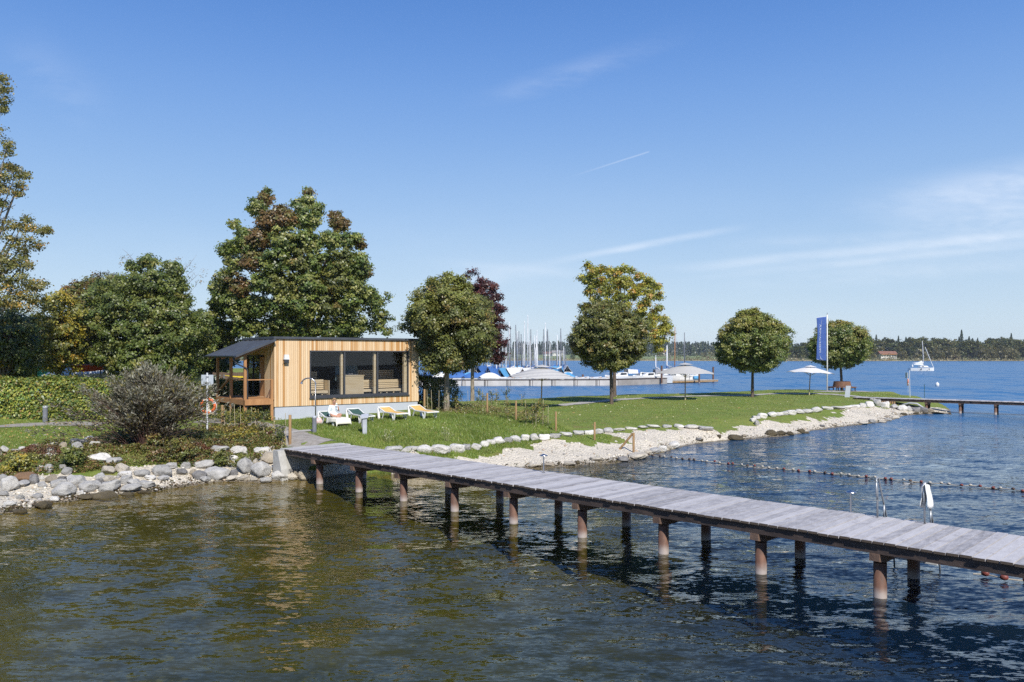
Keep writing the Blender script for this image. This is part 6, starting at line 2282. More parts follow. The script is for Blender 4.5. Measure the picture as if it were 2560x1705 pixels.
g = (x, 82.0, gz(x, 82))
t = thing('marker_pole', 'thin dark green pole at the water beyond the far jetty', 'pole', g)
MB().tube([(0, 0, -.4), (0, 0, 1.65)], .025, 8).build('shaft', pm('dark_green_pole', (.03, .09, .07)), t)
MB().box((-.12, -.12, -.3), (.12, .12, .12)).build('foot', M_CONC, t)

# ------------------------------------------------------------------ parasols
def stripe_mat():
    m, t, out = newmat('striped_canvas')
    co = nn(t, 'ShaderNodeTexCoord').outputs['Object']
    s = nn(t, 'ShaderNodeSeparateXYZ')
    t.links.new(co, s.inputs[0])
    fr0 = mth(t, 'FRACT', mth(t, 'MULTIPLY', s.outputs[2], 10.5))
    st = mth(t, 'LESS_THAN', fr0, .42)
    n = tnoise(t, co, 5, 4)
    c = mixc(t, st, (.74, .72, .68), (.40, .40, .41))
    c = mixc(t, maprange(t, n.outputs[0], .4, .7, 0, .25), c, (.5, .49, .47))
    b = nn(t, 'ShaderNodeBsdfPrincipled')
    b.inputs['Roughness'].default_value = .9
    t.links.new(c, b.inputs['Base Color'])
    tr = nn(t, 'ShaderNodeBsdfTranslucent')
    t.links.new(c, tr.inputs[0])
    ms = nn(t, 'ShaderNodeMixShader')
    ms.inputs[0].default_value = .25
    t.links.new(b.outputs[0], ms.inputs[1])
    t.links.new(tr.outputs[0], ms.inputs[2])
    t.links.new(ms.outputs[0], out.inputs[0])
    return m


M_CANVAS = stripe_mat()
M_PLAINC = pm('plain_canvas', (.72, .70, .67), (.62, .60, .58), 5, .9)


def parasol(R, h, canvas, rise=.95):
    t = thing('parasol', 'parasol', 'parasol', (0, 0, 0), 0, 'parasols on the lawn')
    n = 8
    b = MB()
    m = 8
    rim = h - rise

    def prof(f):                       # f 0 at the vent, 1 at the hem
        return h - .16 - (rise - .16) * f ** 1.25

    vs, fs = [], []
    for j in range(m + 1):
        f = .13 + .87 * j / m
        for i in range(n * 4):
            a = 2 * math.pi * i / (n * 4) + math.pi / 8
            sag = 1 - .075 * math.sin(math.pi * (i % 4) / 4) * 1.0
            zs = prof(f) + .07 * f * math.sin(math.pi * (i % 4) / 4)
            vs.append((R * f * sag * math.cos(a), R * f * sag * math.sin(a), zs))
    k = n * 4
    fs = [(j * k + i, j * k + (i + 1) % k, (j + 1) * k + (i + 1) % k, (j + 1) * k + i) for j in range(m) for i in range(k)]
    b.add(vs, fs)
    b.build('canopy', canvas, t, solid=.01)
    b = MB()
    vs, fs = [], []
    for j in range(4):
        f = .002 + .26 * j / 3
        for i in range(n * 2):
            a = 2 * math.pi * i / (n * 2) + math.pi / 8
            vs.append((R * f * math.cos(a), R * f * math.sin(a), h - .16 * (f / .26) + .01))
    k = n * 2
    fs = [(j * k + i, j * k + (i + 1) % k, (j + 1) * k + (i + 1) % k, (j + 1) * k + i) for j in range(3) for i in range(k)]
    b.add(vs, fs)
    b.build('vent_cap', canvas, t, solid=.01)
    MB().tube([(0, 0, -.2), (0, 0, h - .05)], .045, 12).build('pole', M_POST, t)
    MB().tube([(0, 0, -.1), (0, 0, .62)], .06, 12).build('sleeve', M_STAKE, t)
    for i in range(n):
        a = 2 * math.pi * i / n + math.pi / 8
        rb = MB().bar((0.05 * math.cos(a), .05 * math.sin(a), h - .22), (R * .98 * math.cos(a), R * .98 * math.sin(a), rim - .03), .03, .03).build('rib', M_STAKE, t)
        MB().bar((.05 * math.cos(a), .05 * math.sin(a), rim - .25), (R * .5 * math.cos(a), R * .5 * math.sin(a), h - .2 - (rise - .2) * .42), .02, .02).build('strut', M_STAKE, rb)
    return t


PB = parasol(2.6, 3.2, M_CANVAS)
PB['label'] = 'striped parasol nearest the sauna, its left part in shade'
PB.location = on(1353, 1018)
PB.rotation_euler = (.03, .02, .2)
o = dup(PB, on(1713, 1000), .5, 1.04, label='striped parasol between the two round trees on the lawn')
PC = parasol(2.35, 3.05, M_PLAINC, .78)
PC['label'] = 'plain pale parasol just left of the flagpole'
PC.location = on(2023, 988)
PC.rotation_euler = (0, .05, .1)

# ------------------------------------------------------------------ flag, sign, circular bench
g = on(2068, 979)
d = g[1]
zf = lambda py: zd(py, d) - g[2]
t = thing('flagpole', 'tall white flagpole on the tip of the lawn', 'flagpole', g)
MB().tube([(0, 0, -.3), (0, 0, zf(786))], [.075, .05], 12).build('pole', M_WHITE, t, smooth=True)
MB().lathe([(.05, 0), (.06, .03), (.02, .08), (.015, .2), (.001, .22)], 10, (0, 0, zf(786))).build('finial', M_DGREY, t)
MB().bar((0, 0, zf(790)), (xd(2041, d) - g[0], .1, zf(794)), .03, .03).build('arm', M_WHITE, t)
fl = thing('flag', 'tall dark blue banner flag with white vertical lettering and a wave', 'flag', g)
M_FLAG = pm('blue_flag_cloth', (.055, .115, .36), (.04, .09, .29), 2.5, .75)
fw = xd(2066, d) - xd(2041, d)
z1, z0 = zf(791.5), zf(902)


def flagpt(u, v, out=0.0):
    """u from the pole outwards, v from the bottom up"""
    x = -.10 - fw * u * (1 - .10 * math.sin(v * 3.1) * u)
    y = .10 * math.sin(3.2 * v + 1.5 * u) * u + .06 * math.sin(11 * v + 4 * u) * u - out
    z = z0 + (z1 - z0) * v - .14 * u * (v > .5) * (v - .5) * 2 + .10 * u * (1 - v)
    return (x, y, z)


MB().grid(lambda u, v: flagpt(u, v), 12, 40).build('cloth', M_FLAG, fl, smooth=True, solid=.012)
M_FLET = pm('flag_print', (.55, .60, .72), (.46, .52, .66), 3, .8)


def text_part(txt, parent, fn, width, height, name='lettering'):
    """lettering laid on a cloth: fn maps (along 0..1, across 0..1) to a point"""
    cu = bpy.data.curves.new('txt', 'FONT')
    cu.body = txt
    cu.size = 1
    cu.resolution_u = 3
    o = bpy.data.objects.new('txt', cu)
    COL.objects.link(o)
    bpy.context.view_layer.update()
    me = bpy.data.meshes.new_from_object(o.evaluated_get(bpy.context.evaluated_depsgraph_get()))
    bpy.data.objects.remove(o, do_unlink=True)
    bm = bmesh.new()
    bm.from_mesh(me)
    bmesh.ops.triangulate(bm, faces=bm.faces)
    bmesh.ops.subdivide_edges(bm, edges=[e for e in bm.edges if e.calc_length() > .25], cuts=2)
    xs_ = [v.co.x for v in bm.verts]
    ys_ = [v.co.y for v in bm.verts]
    x0, x1, y0, y1 = min(xs_), max(xs_), min(ys_), max(ys_)
    for v in bm.verts:
        v.co = fn((v.co.x - x0) / (x1 - x0), (v.co.y - y0) / (y1 - y0))
    bm.to_mesh(me)
    bm.free()
    me.materials.clear()
    me.materials.append(M_FLET)
    q = bpy.data.objects.new(name, me)
    COL.objects.link(q)
    q.parent = parent
    return q


# letters read upwards along the outer side of the banner
text_part('PRIENAVERA', fl, lambda a, c: Vector(flagpt(.74 - .17 * c, .18 + .66 * a, .03)), 1, 1)
b = MB()
for (uu0, vv0, uu1, vv1, w0, bend) in ((.98, .03, .25, .02, .020, -.03), (.72, .16, .35, .03, .012, -.05), (.62, .55, .42, .96, .010, .10)):
    n = 16
    vs, fs = [], []
    for k in range(n + 1):
        s_ = k / n
        u_ = uu0 + (uu1 - uu0) * s_
        v_ = vv0 + (vv1 - vv0) * s_ + bend * math.sin(math.pi * s_)
        wv = w0 * math.sin(math.pi * min(.97, max(.03, s_)))
        vs += [flagpt(min(.98, u_ + wv), max(.005, v_ - wv * .4), .03), flagpt(max(.02, u_ - wv), min(.99, v_ + wv * .4), .03)]
    fs = [(2 * k, 2 * k + 1, 2 * k + 3, 2 * k + 2) for k in range(n)]
    b.add(vs, fs)
b.build('wave_emblem', M_FLET, fl)

g = on(2118, 993)
t = thing('info_sign', 'small pale information board leaning on the lawn below the circular bench', 'sign', g, -.5)
MB().add([(-.22, -.04, 0), (.22, -.04, 0), (.30, .22, 1.08), (-.14, .22, 1.08), (-.22, .02, 0), (.22, .02, 0), (.30, .28, 1.08), (-.14, .28, 1.08)],
         [(0, 1, 2, 3), (7, 6, 5, 4), (0, 4, 5, 1), (1, 5, 6, 2), (2, 6, 7, 3), (3, 7, 4, 0)]).build('board', M_SIGN, t)
MB().bar((.05, .3, -.1), (.08, .26, .95), .06, .06).build('stand', M_MGREY, t)
tr5 = on(2105, 977)
t = thing('circular_bench', 'circular timber bench with slatted round backrest encircling the tree trunk', 'bench', tr5)
M_BROWNT = pm('brown_bench_timber', (.24, .12, .07), (.15, .08, .05), 6, .8)
b = MB()
n = 44
for k in range(n):
    a, a2 = 2 * math.pi * k / n, 2 * math.pi * (k + .82) / n
    vs = []
    for (r, z) in ((1.02, .50), (.90, 1.10)):
        for q in (a, a2):
            vs += [(r * math.cos(q), r * math.sin(q), z), ((r - .04) * math.cos(q), (r - .04) * math.sin(q), z)]
    b.add(vs, [(0, 2, 6, 4), (1, 5, 7, 3), (4, 6, 7, 5), (0, 1, 3, 2), (0, 4, 5, 1), (2, 3, 7, 6)])
b.build('backrest', M_BROWNT, t)
b = MB()
for r0, r1 in ((1.05, 1.22), (1.25, 1.42), (1.45, 1.62)):
    n = 12
    vs = []
    for k in range(n):
        a = 2 * math.pi * k / n
        for r in (r0, r1):
            for z in (.42, .47):
                vs.append((r * math.cos(a), r * math.sin(a), z))
    fs = []
    for k in range(n):
        i, j = 4 * k, 4 * ((k + 1) % n)
        fs += [(i + 1, i + 3, j + 3, j + 1), (i, j, j + 2, i + 2), (i, i + 1, j + 1, j), (i + 2, j + 2, j + 3, i + 3)]
    b.add(vs, fs)
b.build('seat', M_BROWNT, t)
for k in range(8):
    a = 2 * math.pi * k / 8
    b = MB().bar((1.0 * math.cos(a), 1.0 * math.sin(a), -.1), (1.0 * math.cos(a), 1.0 * math.sin(a), .42), .08, .08)
    b.bar((1.52 * math.cos(a), 1.52 * math.sin(a), -.1), (1.52 * math.cos(a), 1.52 * math.sin(a), .41), .08, .08)
    b.bar((1.0 * math.cos(a), 1.0 * math.sin(a), .37), (1.6 * math.cos(a), 1.6 * math.sin(a), .37), .06, .08)
    b.build('leg', M_DGREY, t)

# ------------------------------------------------------------------ marina
MS = 1.17            # pier line lies 131 m off
M_HULL = pm('white_hull', (.76, .76, .74), (.68, .68, .67), 2, .35)
M_HULLB = pm('blue_hull', (.05, .10, .25), (.04, .08, .2), 2, .35)
M_HULLW = pm('timber_hull', (.36, .18, .08), (.28, .14, .06), 3, .4)
M_TARPB = pm('blue_tarpaulin', (.05, .15, .40), (.035, .11, .32), 2, .7, .02)
M_TARPL = pm('light_blue_tarpaulin', (.10, .33, .56), (.07, .26, .48), 2, .7, .02)
M_TARPW = pm('white_tarpaulin', (.70, .70, .68), (.6, .6, .59), 2, .7, .02)
M_TARPG = pm('grey_tarpaulin', (.30, .31, .34), (.24, .25, .28), 2, .7, .02)
M_MASTW = pm('white_mast', (.68, .69, .70), (.58, .59, .61), 3, .4)
M_MASTG = pm('grey_mast', (.15, .16, .18), (.10, .11, .13), 3, .4)
M_MASTT = pm('timber_mast', (.42, .22, .10), (.34, .17, .08), 3, .5)
M_RIG = pm('rigging_wire', (.30, .31, .33), (.24, .25, .27), 3, .5)
M_DARKG = pm('dark_cabin_glass', (.03, .035, .045), (.02, .025, .035), 2, .15)


def hull_mesh(L, Wd, fb, name='hull'):
    """pointed bow at +x, transom at -x, deck closed"""
    b = MB()
    st = 12
    vs = []
    for i in range(st + 1):
        f = i / st
        x = -L / 2 + L * f
        w = Wd / 2 * (math.sin(math.pi * min(1, (f * .62 + .36))) ** .75 if f < .999 else .02)
        w = max(w, .02)
        sheer = fb * (1 + .22 * f * f + .05 * (1 - f))
        keel = -.25 * (1 - f ** 3)
        vs += [(x, 0, keel), (x, -w * .72, .02), (x + .02 * f, -w, sheer), (x, 0, sheer + .07), (x + .02 * f, w, sheer), (x, w * .72, .02)]
    fs = []
    for i in range(st):
        for k in range(6):
            fs.append((i * 6 + k, i * 6 + (k + 1) % 6, (i + 1) * 6 + (k + 1) % 6, (i + 1) * 6 + k))
    fs += [(5, 4, 3, 2, 1, 0), tuple(st * 6 + k for k in range(6))]
    b.add(vs, fs)
    return b


def sailboat(label, px, d, ytop, L, yaw, hull, mast, cover, kind, lean=0.0, group='sailboats moored in the marina', name='sailboat'):
    L = L * 1.14 if group else L
    x = xd(px, d)
    t = thing(name, label, 'sailboat', (x, d, 0), yaw, group)
    Wd, fb = L * .31, .85 + .035 * L
    hull_mesh(L, Wd, fb).build('hull', hull, t, smooth=False)
    H = zd(ytop, d)
    mx = .08 * L
    MB().tube([(mx, 0, fb), (mx - lean * .3, 0, H * .5), (mx - lean, 0, H)], [.12, .10, .07], 8).build('mast', mast, t, smooth=True)
    b = MB()
    b.tube([(L * .49, 0, fb * 1.25), (mx - lean * .8, 0, H * .86)], .014, 4)
    b.tube([(-L * .49, 0, fb * 1.1), (mx - lean, 0, H * .99)], .014, 4)
    for s in (-1, 1):
        b.tube([(mx - .2, s * Wd * .46, fb * 1.1), (mx - lean * .4, s * .55, H * .55), (mx - lean * .9, 0, H * .92)], .013, 4)
        b.bar((mx - lean * .4, 0, H * .55), (mx - lean * .4, s * .55, H * .55), .03, .03)
    b.build('rigging', M_RIG, t)
    MB().tube([(mx - .1, 0, fb + 1.45), (-L * .36, 0, fb + 1.35)], .055, 8).build('boom', mast, t)
    if kind == 'cover':       # tent cover slung over the boom
        b = MB()
        n = 10
        vs = []
        for i in range(n + 1):
            f = i / n
            xx = mx + .25 * L - f * (L * .70)
            w = Wd * .5 * math.sin(math.pi * min(1, ((xx + L / 2) / L) * .62 + .36)) ** .75 + .03
            ridge = fb + (1.75 - .25 * abs(f - .35)) + .03 * math.sin(9 * f)
            vs += [(xx, -w, fb * 1.02), (xx, -w * .45, (fb + ridge) / 2 + .02), (xx, 0, ridge), (xx, w * .45, (fb + ridge) / 2 + .02), (xx, w, fb * 1.02)]
        fs = [(i * 5 + k, i * 5 + k + 1, (i + 1) * 5 + k + 1, (i + 1) * 5 + k) for i in range(n) for k in range(4)]
        b.add(vs, fs)
        b.build('cover', cover, t, smooth=False, solid=.02)
    else:                     # cabin and a stowed sail on the boom
        b = MB()
        c0, c1 = -.10 * L, .26 * L
        w0, w1 = Wd * .34, Wd * .22
        z0, z1 = fb * 1.05, fb * 1.05 + .55
        b.add([(c0, -w0, z0), (c1, -w1, z0), (c1, w1, z0), (c0, w0, z0), (c0 + .05, -w0 * .82, z1), (c1 - .5, -w1 * .8, z1 - .08), (c1 - .5, w1 * .8, z1 - .08), (c0 + .05, w0 * .82, z1)],
              [(0, 3, 2, 1), (4, 5, 6, 7), (0, 1, 5, 4), (1, 2, 6, 5), (2, 3, 7, 6), (3, 0, 4, 7)])
        cab = b.build('cabin', M_HULL, t)
        for s in (-1, 1):
            MB().box((c0 + .35, s * w0 * .93 - .02, z0 + .18), (c0 + 1.2, s * w0 * .93 + .02, z0 + .36)).build('cabin_window', M_DARKG, cab)
        MB().tube([(mx - .05, 0, fb + 1.75), (mx - .4, 0, fb + 1.62), (-L * .2, 0, fb + 1.5), (-L * .35, 0, fb + 1.45)], [.16, .17, .13, .07], 8).build('stowed_sail', cover, t, smooth=True)
    return t


SB = [  # mast place, mast top in the photo, distance, hull length, yaw, hull, mast, cover, kind, lean, words
    (1262, 862, 124, 6.4, 1.2, M_HULL, M_MASTW, M_TARPL, 'cover', 0, 'short white mast and light blue cover'),
    (1272, 804, 150, 8.2, 1.4, M_HULL, M_MASTW, M_TARPB, 'cover', .0, 'tall pale mast and blue cover'),
    (1276, 816, 128, 7.0, 1.7, M_HULL, M_MASTG, M_TARPB, 'cover', .25, 'grey raked mast and blue cover'),
    (1284, 851, 140, 6.0, 1.2, M_HULL, M_MASTW, M_TARPW, 'sail', .0, 'low white mast'),
    (1288, 812, 126, 7.2, 1.0, M_HULL, M_MASTG, M_TARPW, 'cover', .5, 'dark leaning mast and white cover'),
    (1296, 828, 155, 7.5, 1.9, M_HULL, M_MASTW, M_TARPB, 'cover', .0, 'slim white mast and blue cover'),
    (1302, 835, 132, 6.8, 1.3, M_HULL, M_MASTG, M_TARPB, 'cover', .4, 'short grey leaning mast'),
    (1312, 802, 150, 8.4, 1.6, M_HULL, M_MASTW, M_TARPB, 'cover', .0, 'tall blue-grey mast'),
    (1319, 787, 145, 9.0, 1.5, M_HULL, M_MASTW, M_TARPW, 'sail', .0, 'tallest mast of the marina'),
    (1322, 851, 126, 6.2, 1.1, M_HULLW, M_MASTW, M_TARPW, 'cover', .1, 'timber hull and white cover'),
    (1329, 823, 138, 7.0, 1.8, M_HULL, M_MASTG, M_TARPB, 'cover', .0, 'thick grey mast'),
    (1335, 838, 158, 7.4, 1.3, M_HULL, M_MASTW, M_TARPB, 'cover', .3, 'thin white mast and blue cover'),
    (1343, 825, 150, 7.4, 1.6, M_HULL, M_MASTW, M_TARPG, 'sail', .0, 'white mast and grey stowed sail'),
    (1341, 867, 124, 5.6, 1.2, M_HULL, M_MASTW, M_TARPB, 'cover', .0, 'low white mast beside the parasol'),
    (1365, 806, 140, 8.2, 1.7, M_HULL, M_MASTW, M_TARPW, 'sail', .0, 'white mast with a pale masthead'),
    (1367, 823, 126, 7.2, 1.2, M_HULL, M_MASTG, M_TARPB, 'cover', .2, 'dark mast and blue cover'),
    (1375, 828, 130, 7.0, 2.0, M_HULL, M_MASTG, M_TARPG, 'sail', -.6, 'dark mast leaning right'),
    (1401, 821, 128, 7.6, 1.3, M_HULL, M_MASTG, M_TARPW, 'sail', .4, 'single dark raked mast left of the round tree'),
    (1400, 876, 136, 5.6, 1.6, M_HULL, M_MASTW, M_TARPL, 'cover', .0, 'short white mast and light blue cover left of the round tree'),
    (1238, 880, 122, 5.6, 1.1, M_HULL, M_MASTW, M_TARPB, 'cover', .0, 'low white mast near the pale trunk'),
    (1250, 884, 134, 6.0, 1.6, M_HULL, M_MASTW, M_TARPL, 'cover', .0, 'low mast under the purple tree'),
    (1667, 864, 135, 7.6, 1.4, M_HULL, M_MASTW, M_TARPB, 'sail', .0, 'first white mast right of the yellowing tree'),
    (1671, 862, 140, 8.0, 1.7, M_HULL, M_MASTW, M_TARPW, 'sail', .0, 'second white mast right of the yellowing tree'),
    (1688, 817, 132, 8.6, 1.5, M_HULLB, M_MASTT, M_TARPB, 'sail', .5, 'orange-brown timber mast and blue hull'),
    (1711, 831, 134, 8.2, 1.3, M_HULL, M_MASTG, M_TARPW, 'sail', .6, 'dark mast behind the middle parasol'),
    (1641, 888, 128, 6.4, 1.6, M_HULL, M_MASTW, M_TARPW, 'sail', .0, 'short white mast under the yellowing tree'),
    (985, 858, 118, 7.4, 1.2, M_HULL, M_MASTW, M_TARPB, 'sail', .0, 'blue-white mast glimpsed beside the sauna roof'),
    (1150, 905, 124, 6.2, 1.4, M_HULL, M_MASTW, M_TARPB, 'cover', .0, 'low mast between the two pale trunks'),
]
for (px, yt, d, L, yaw, hu, ma, co_, kind, lean, words) in SB:
    sailboat('moored sailboat with ' + words, px, d * MS, yt, L, yaw, hu, ma, co_, kind, lean)

lowm = np.random.default_rng(4)
for k, px in enumerate(np.linspace(1166, 1415, 26)):
    px = px + lowm.uniform(-5, 5)
    sailboat(f'half-hidden sailboat with low mast, {ORD[k]} from left in the back rank', px, lowm.uniform(128, 165) * MS, lowm.uniform(822, 884), lowm.uniform(5.6, 7.5), lowm.uniform(.9, 1.9), M_HULL,
             (M_MASTW, M_MASTG, M_MASTW)[k % 3], (M_TARPB, M_TARPW, M_TARPL, M_TARPB)[k % 4], 'cover', lowm.uniform(-.2, .4), group='low-masted sailboats in the back rank of the marina')

# small dinghies and motor boats close behind the pier
CV = [(1152, 118, 4.6, .3, M_TARPB), (1192, 118, 5.2, .5, M_TARPB), (1232, 117, 4.8, .4, M_TARPW), (1290, 117.5, 5.4, .15, None), (1366, 118, 4.8, .6, M_TARPB), (1336, 121, 4.4, .8, M_TARPG), (1424, 120, 4.6, .9, M_TARPL), (1402, 118, 4.4, .3, M_TARPG), (1470, 119, 4.8, .3, None), (1508, 119, 5.0, .2, None), (1178, 119.5, 5.0, .9, M_TARPL), (1212, 120, 5.0, .7, M_TARPB), (1262, 118.5, 4.8, .2, None), (1310, 120, 5.2, .6, M_TARPB), (1345, 118.5, 4.8, .3, M_TARPW), (1385, 120.5, 5.0, .8, M_TARPB), (1440, 118.5, 4.8, .4, None), (1082, 118, 4.8, .3, M_TARPB), (1110, 118, 4.6, .5, M_TARPW)]
for k, (px, d, L, yaw, cv) in enumerate(sorted(CV, key=lambda q: q[0])):
    nm = {M_TARPB: 'under a blue cover', M_TARPW: 'under a white cover', M_TARPG: 'under a grey cover', M_TARPL: 'under a light blue cover', None: 'without cover'}[cv]
    d = d * MS
    t = thing('dinghy', f'small white dinghy {nm}, {ORD[k]} from left behind the pier', 'dinghy', (xd(px, d), d, .25), yaw, 'dinghies moored behind the pier')
    L = L * 1.05
    hull_mesh(L, L * .36, .85).build('hull', M_HULL, t)
    if cv:
        b = MB()
        vs = []
        n = 8
        for i in range(n + 1):
            f = i / n
            xx = -L * .48 + L * .9 * f
            w = L * .18 * math.sin(math.pi * min(1, (f * .55 + .38))) ** .7
            r_ = 1.0 + .85 * math.sin(math.pi * min(1, f * 1.1 + .05)) ** .8
            vs += [(xx, -w, .95), (xx, -w * .5, .95 + (r_ - .95) * .62), (xx, 0, r_), (xx, w * .5, .95 + (r_ - .95) * .62), (xx, w, .95)]
        b.add(vs, [(i * 5 + q, i * 5 + q + 1, (i + 1) * 5 + q + 1, (i + 1) * 5 + q) for i in range(n) for q in range(4)])
        b.build('cover', cv, t, solid=.02)
    else:
        b = MB().box((-L * .15, -L * .12, .86), (-L * .08, L * .12, 1.0)).box((L * .1, -L * .1, .9), (L * .16, L * .1, 1.04))
        b.build('thwart', M_HULLW, t)

for k, (px, d, L, yaw, canopy, lab) in enumerate(((1600, 126, 8.5, .25, M_TARPB, 'white cabin cruiser with a blue sun canopy behind the pier'),
                                                 (1630, 122, 7.0, .12, M_TARPG, 'white motor boat with a dark arched windscreen hood behind the pier'),
                                                 (1690, 128, 9.0, .2, M_TARPW, 'long white cabin cruiser behind the middle parasol'),
                                                 (1560, 124, 7.5, .3, M_TARPW, 'white motor boat partly hidden by the tree trunks'))):
    d = d * MS
    t = thing('motor_boat', lab, 'motor boat', (xd(px, d), d, .1), yaw + math.pi * (k % 2), 'motor boats behind the pier')
    fb = 1.1
    hull_mesh(L, L * .33, fb).build('hull', M_HULL, t)
    c0, c1, w0 = -.05 * L, .30 * L, L * .13
    z0, z1 = fb * 1.05, fb + .80
    cab = MB().add([(c0, -w0, z0), (c1, -w0 * .7, z0), (c1, w0 * .7, z0), (c0, w0, z0), (c0 + .1, -w0 * .9, z1), (c1 - 1.0, -w0 * .7, z1 - .1), (c1 - 1.0, w0 * .7, z1 - .1), (c0 + .1, w0 * .9, z1)],
                   [(0, 3, 2, 1), (4, 5, 6, 7), (0, 1, 5, 4), (1, 2, 6, 5), (2, 3, 7, 6), (3, 0, 4, 7)]).build('cabin', M_HULL, t)
    MB().box((c0 + .3, -w0 * .96 - .03, z0 + .35), (c1 - 1.2, -w0 * .93, z0 + .62)).build('cabin_window', M_DARKG, cab)
    MB().box((c0 + .3, w0 * .93, z0 + .35), (c1 - 1.2, w0 * .96 + .03, z0 + .62)).build('cabin_window', M_DARKG, cab)
    b = MB()
    vs = []
    for i in range(5):
        f = i / 4
        xx = c0 - .05 - f * L * .26
        zz = z1 + .55 - .12 * f
        vs += [(xx, -w0 * 1.02, z0 + .5), (xx, -w0 * .8, zz), (xx, w0 * .8, zz), (xx, w0 * 1.02, z0 + .5)]
    b.add(vs, [(i * 4 + q, i * 4 + q + 1, (i + 1) * 4 + q + 1, (i + 1) * 4 + q) for i in range(4) for q in range(3)])
    b.build('canopy', canopy, t, solid=.02)
    b = MB()
    for q in range(6):
        xx = L * (.18 + .055 * q)
        b.tube([(xx, -L * .12 * (1 - q * .15), fb * 1.1), (xx, -L * .12 * (1 - q * .15), fb * 1.1 + .55)], .015, 4)
    b.tube([(L * .18, -L * .12, fb * 1.1 + .55), (L * .46, -.1, fb * 1.1 + .6)], .015, 4)
    b.build('bow_rail', M_MASTW, t)

# the long concrete pier and its timber finger dock
M_PIER = pm('pier_concrete', (.56, .53, .50), (.44, .42, .39), .6, .85, .02, bscale=6, world=True)
xa, xb = xd(1040, 131), xd(1545, 134)
t = thing('marina_pier', 'long pale floating concrete pier closing off the marina', 'pier', (xa, 131, 0), math.atan2(3, xb - xa))
Lp = math.hypot(xb - xa, 3)
n = 9
for k in range(n):
    x0, x1 = Lp * k / n + .06, Lp * (k + 1) / n - .06
    seg = MB().box((x0, 0, -.5), (x1, 2.4, .90)).build('pontoon', M_PIER, t, bevel=.03)
    MB().box((x0 - .02, -.05, .91), (x1 + .02, 2.45, 1.02)).build('edge_beam', M_TIMBERD, seg)
    MB().box((x0 + .1, -.03, -.3), (x0 + .18, -.002, .88)).box((x0 + .45, -.03, -.3), (x0 + .53, -.002, .88)).build('fender', M_TIMBERD, seg)
xa2, xb2 = xd(1545, 134), xd(1668, 141.5)
t = thing('marina_pier', 'darker weathered end section of the concrete pier', 'pier', (xa2, 134.1, 0), math.atan2(7.5, xb2 - xa2))
Lp = math.hypot(xb2 - xa2, 7.5)
MB().box((.05, 0, -.5), (Lp, 2.4, .93)).build('pontoon', pm('weathered_pier', (.36, .33, .30), (.26, .24, .22), .8, .9, .02, world=True), t, bevel=.03)
MB().box((0, -.05, .94), (Lp, 2.45, 1.05)).build('edge_beam', M_TIMBERD, t)
xa3 = xd(1660, 142.5)
t = thing('finger_dock', 'low timber finger dock at the right end of the marina', 'dock', (xa3, 142.5, 0), math.atan2(6.5, 10.5))
MB().box((0, 0, .15), (13.5, 3.0, .42)).build('float', M_POST, t)
MB().box((-.02, -.03, .424), (13.55, 3.03, .52)).build('deck', pm('dock_deck', (.44, .40, .35), (.34, .31, .27), 2, .9), t)
b = MB()
for k in range(3):
    b.tube([(7.8 + k * 1.0, 2.6, .5), (7.8 + k * 1.0, 2.6, 1.75)], .03, 6)
b.tube([(7.8, 2.6, 1.7), (9.8, 2.6, 1.7)], .03, 6).tube([(7.8, 2.6, 1.1), (9.8, 2.6, 1.1)], .02, 6)
b.build('ladder_rail', M_STEEL, t)
t = thing('barrel', 'blue plastic barrel lying on the finger dock', 'barrel', (xd(1741, 148), 148, .88), .3)
MB().tube([(-.6, 0, 0), (-.55, 0, 0), (.55, 0, 0), (.6, 0, 0)], [.30, .36, .36, .30], 14).build('drum', M_TARPL, t, smooth=True)
for px, d, yt, lab in ((1783, 150, 917, 'rusty mooring pile at the outer end of the finger dock'), (1748, 145, 935, 'rusty mooring pile at the root of the finger dock'), (1654, 140, 914, 'rusty mooring pile beside the middle parasol'), (1457, 140, 936, 'rusty mooring pile left of the lawn tree trunks')):
    t = thing('mooring_pile', lab, 'pile', (xd(px, d), d, 0), 0, 'rusty mooring piles of the marina')
    MB().tube([(0, 0, -2), (0, 0, zd(yt, d))], .17, 12).build('tube', M_PILE, t)

# sailboat under way and white buoy
t = sailboat('white sailboat with its sail half stowed alone on the open lake', 2304, 262, 852, 8.3, .05, M_HULL, M_MASTW, M_HULL, 'sail', .4, group=None)
fs_ = MB().add([(.55, .03, 1.9), (.1, .02, 3.4), (-2.8, .03, 2.05), (.55, -.03, 1.9), (.1, -.02, 3.4), (-2.8, -.03, 2.05)], [(0, 1, 2), (5, 4, 3), (0, 3, 4, 1), (1, 4, 5, 2), (2, 5, 3, 0)]).build('lowered_sail', M_HULL, t)
MB().tube([(4.0, 0, 1.1), (1.2, 0, zd(868, 262))], .09, 6).build('furled_jib', M_HULL, t)
MB().ball((-2.9, .3, 1.55), (.22, .22, .42), 8, 6).ball((-2.9, .3, 2.05), .14, 8, 6).build('helmsman', M_HULL, t, smooth=True)
for q_ in list(t.children):
    if q_.name.split('.')[0] == 'hull':
        q_.scale = (1, .85, .74)
for x in (-.8, 1.8):
    MB().tube([(x, -1.27, .25), (x, -1.27, .85)], .12, 8).build('fender', M_DGREY, t)
q = at(2343, 965, 0)
t = thing('buoy', 'round white mooring buoy on the open water behind the far jetty', 'buoy', (q[0], q[1], 0))
MB().lathe([(.01, -.25), (.22, -.15), (.30, .1), (.30, .35), (.2, .52), (.04, .60), (.03, .68), (.001, .69)], 16).build('float', M_HULL, t, smooth=True)

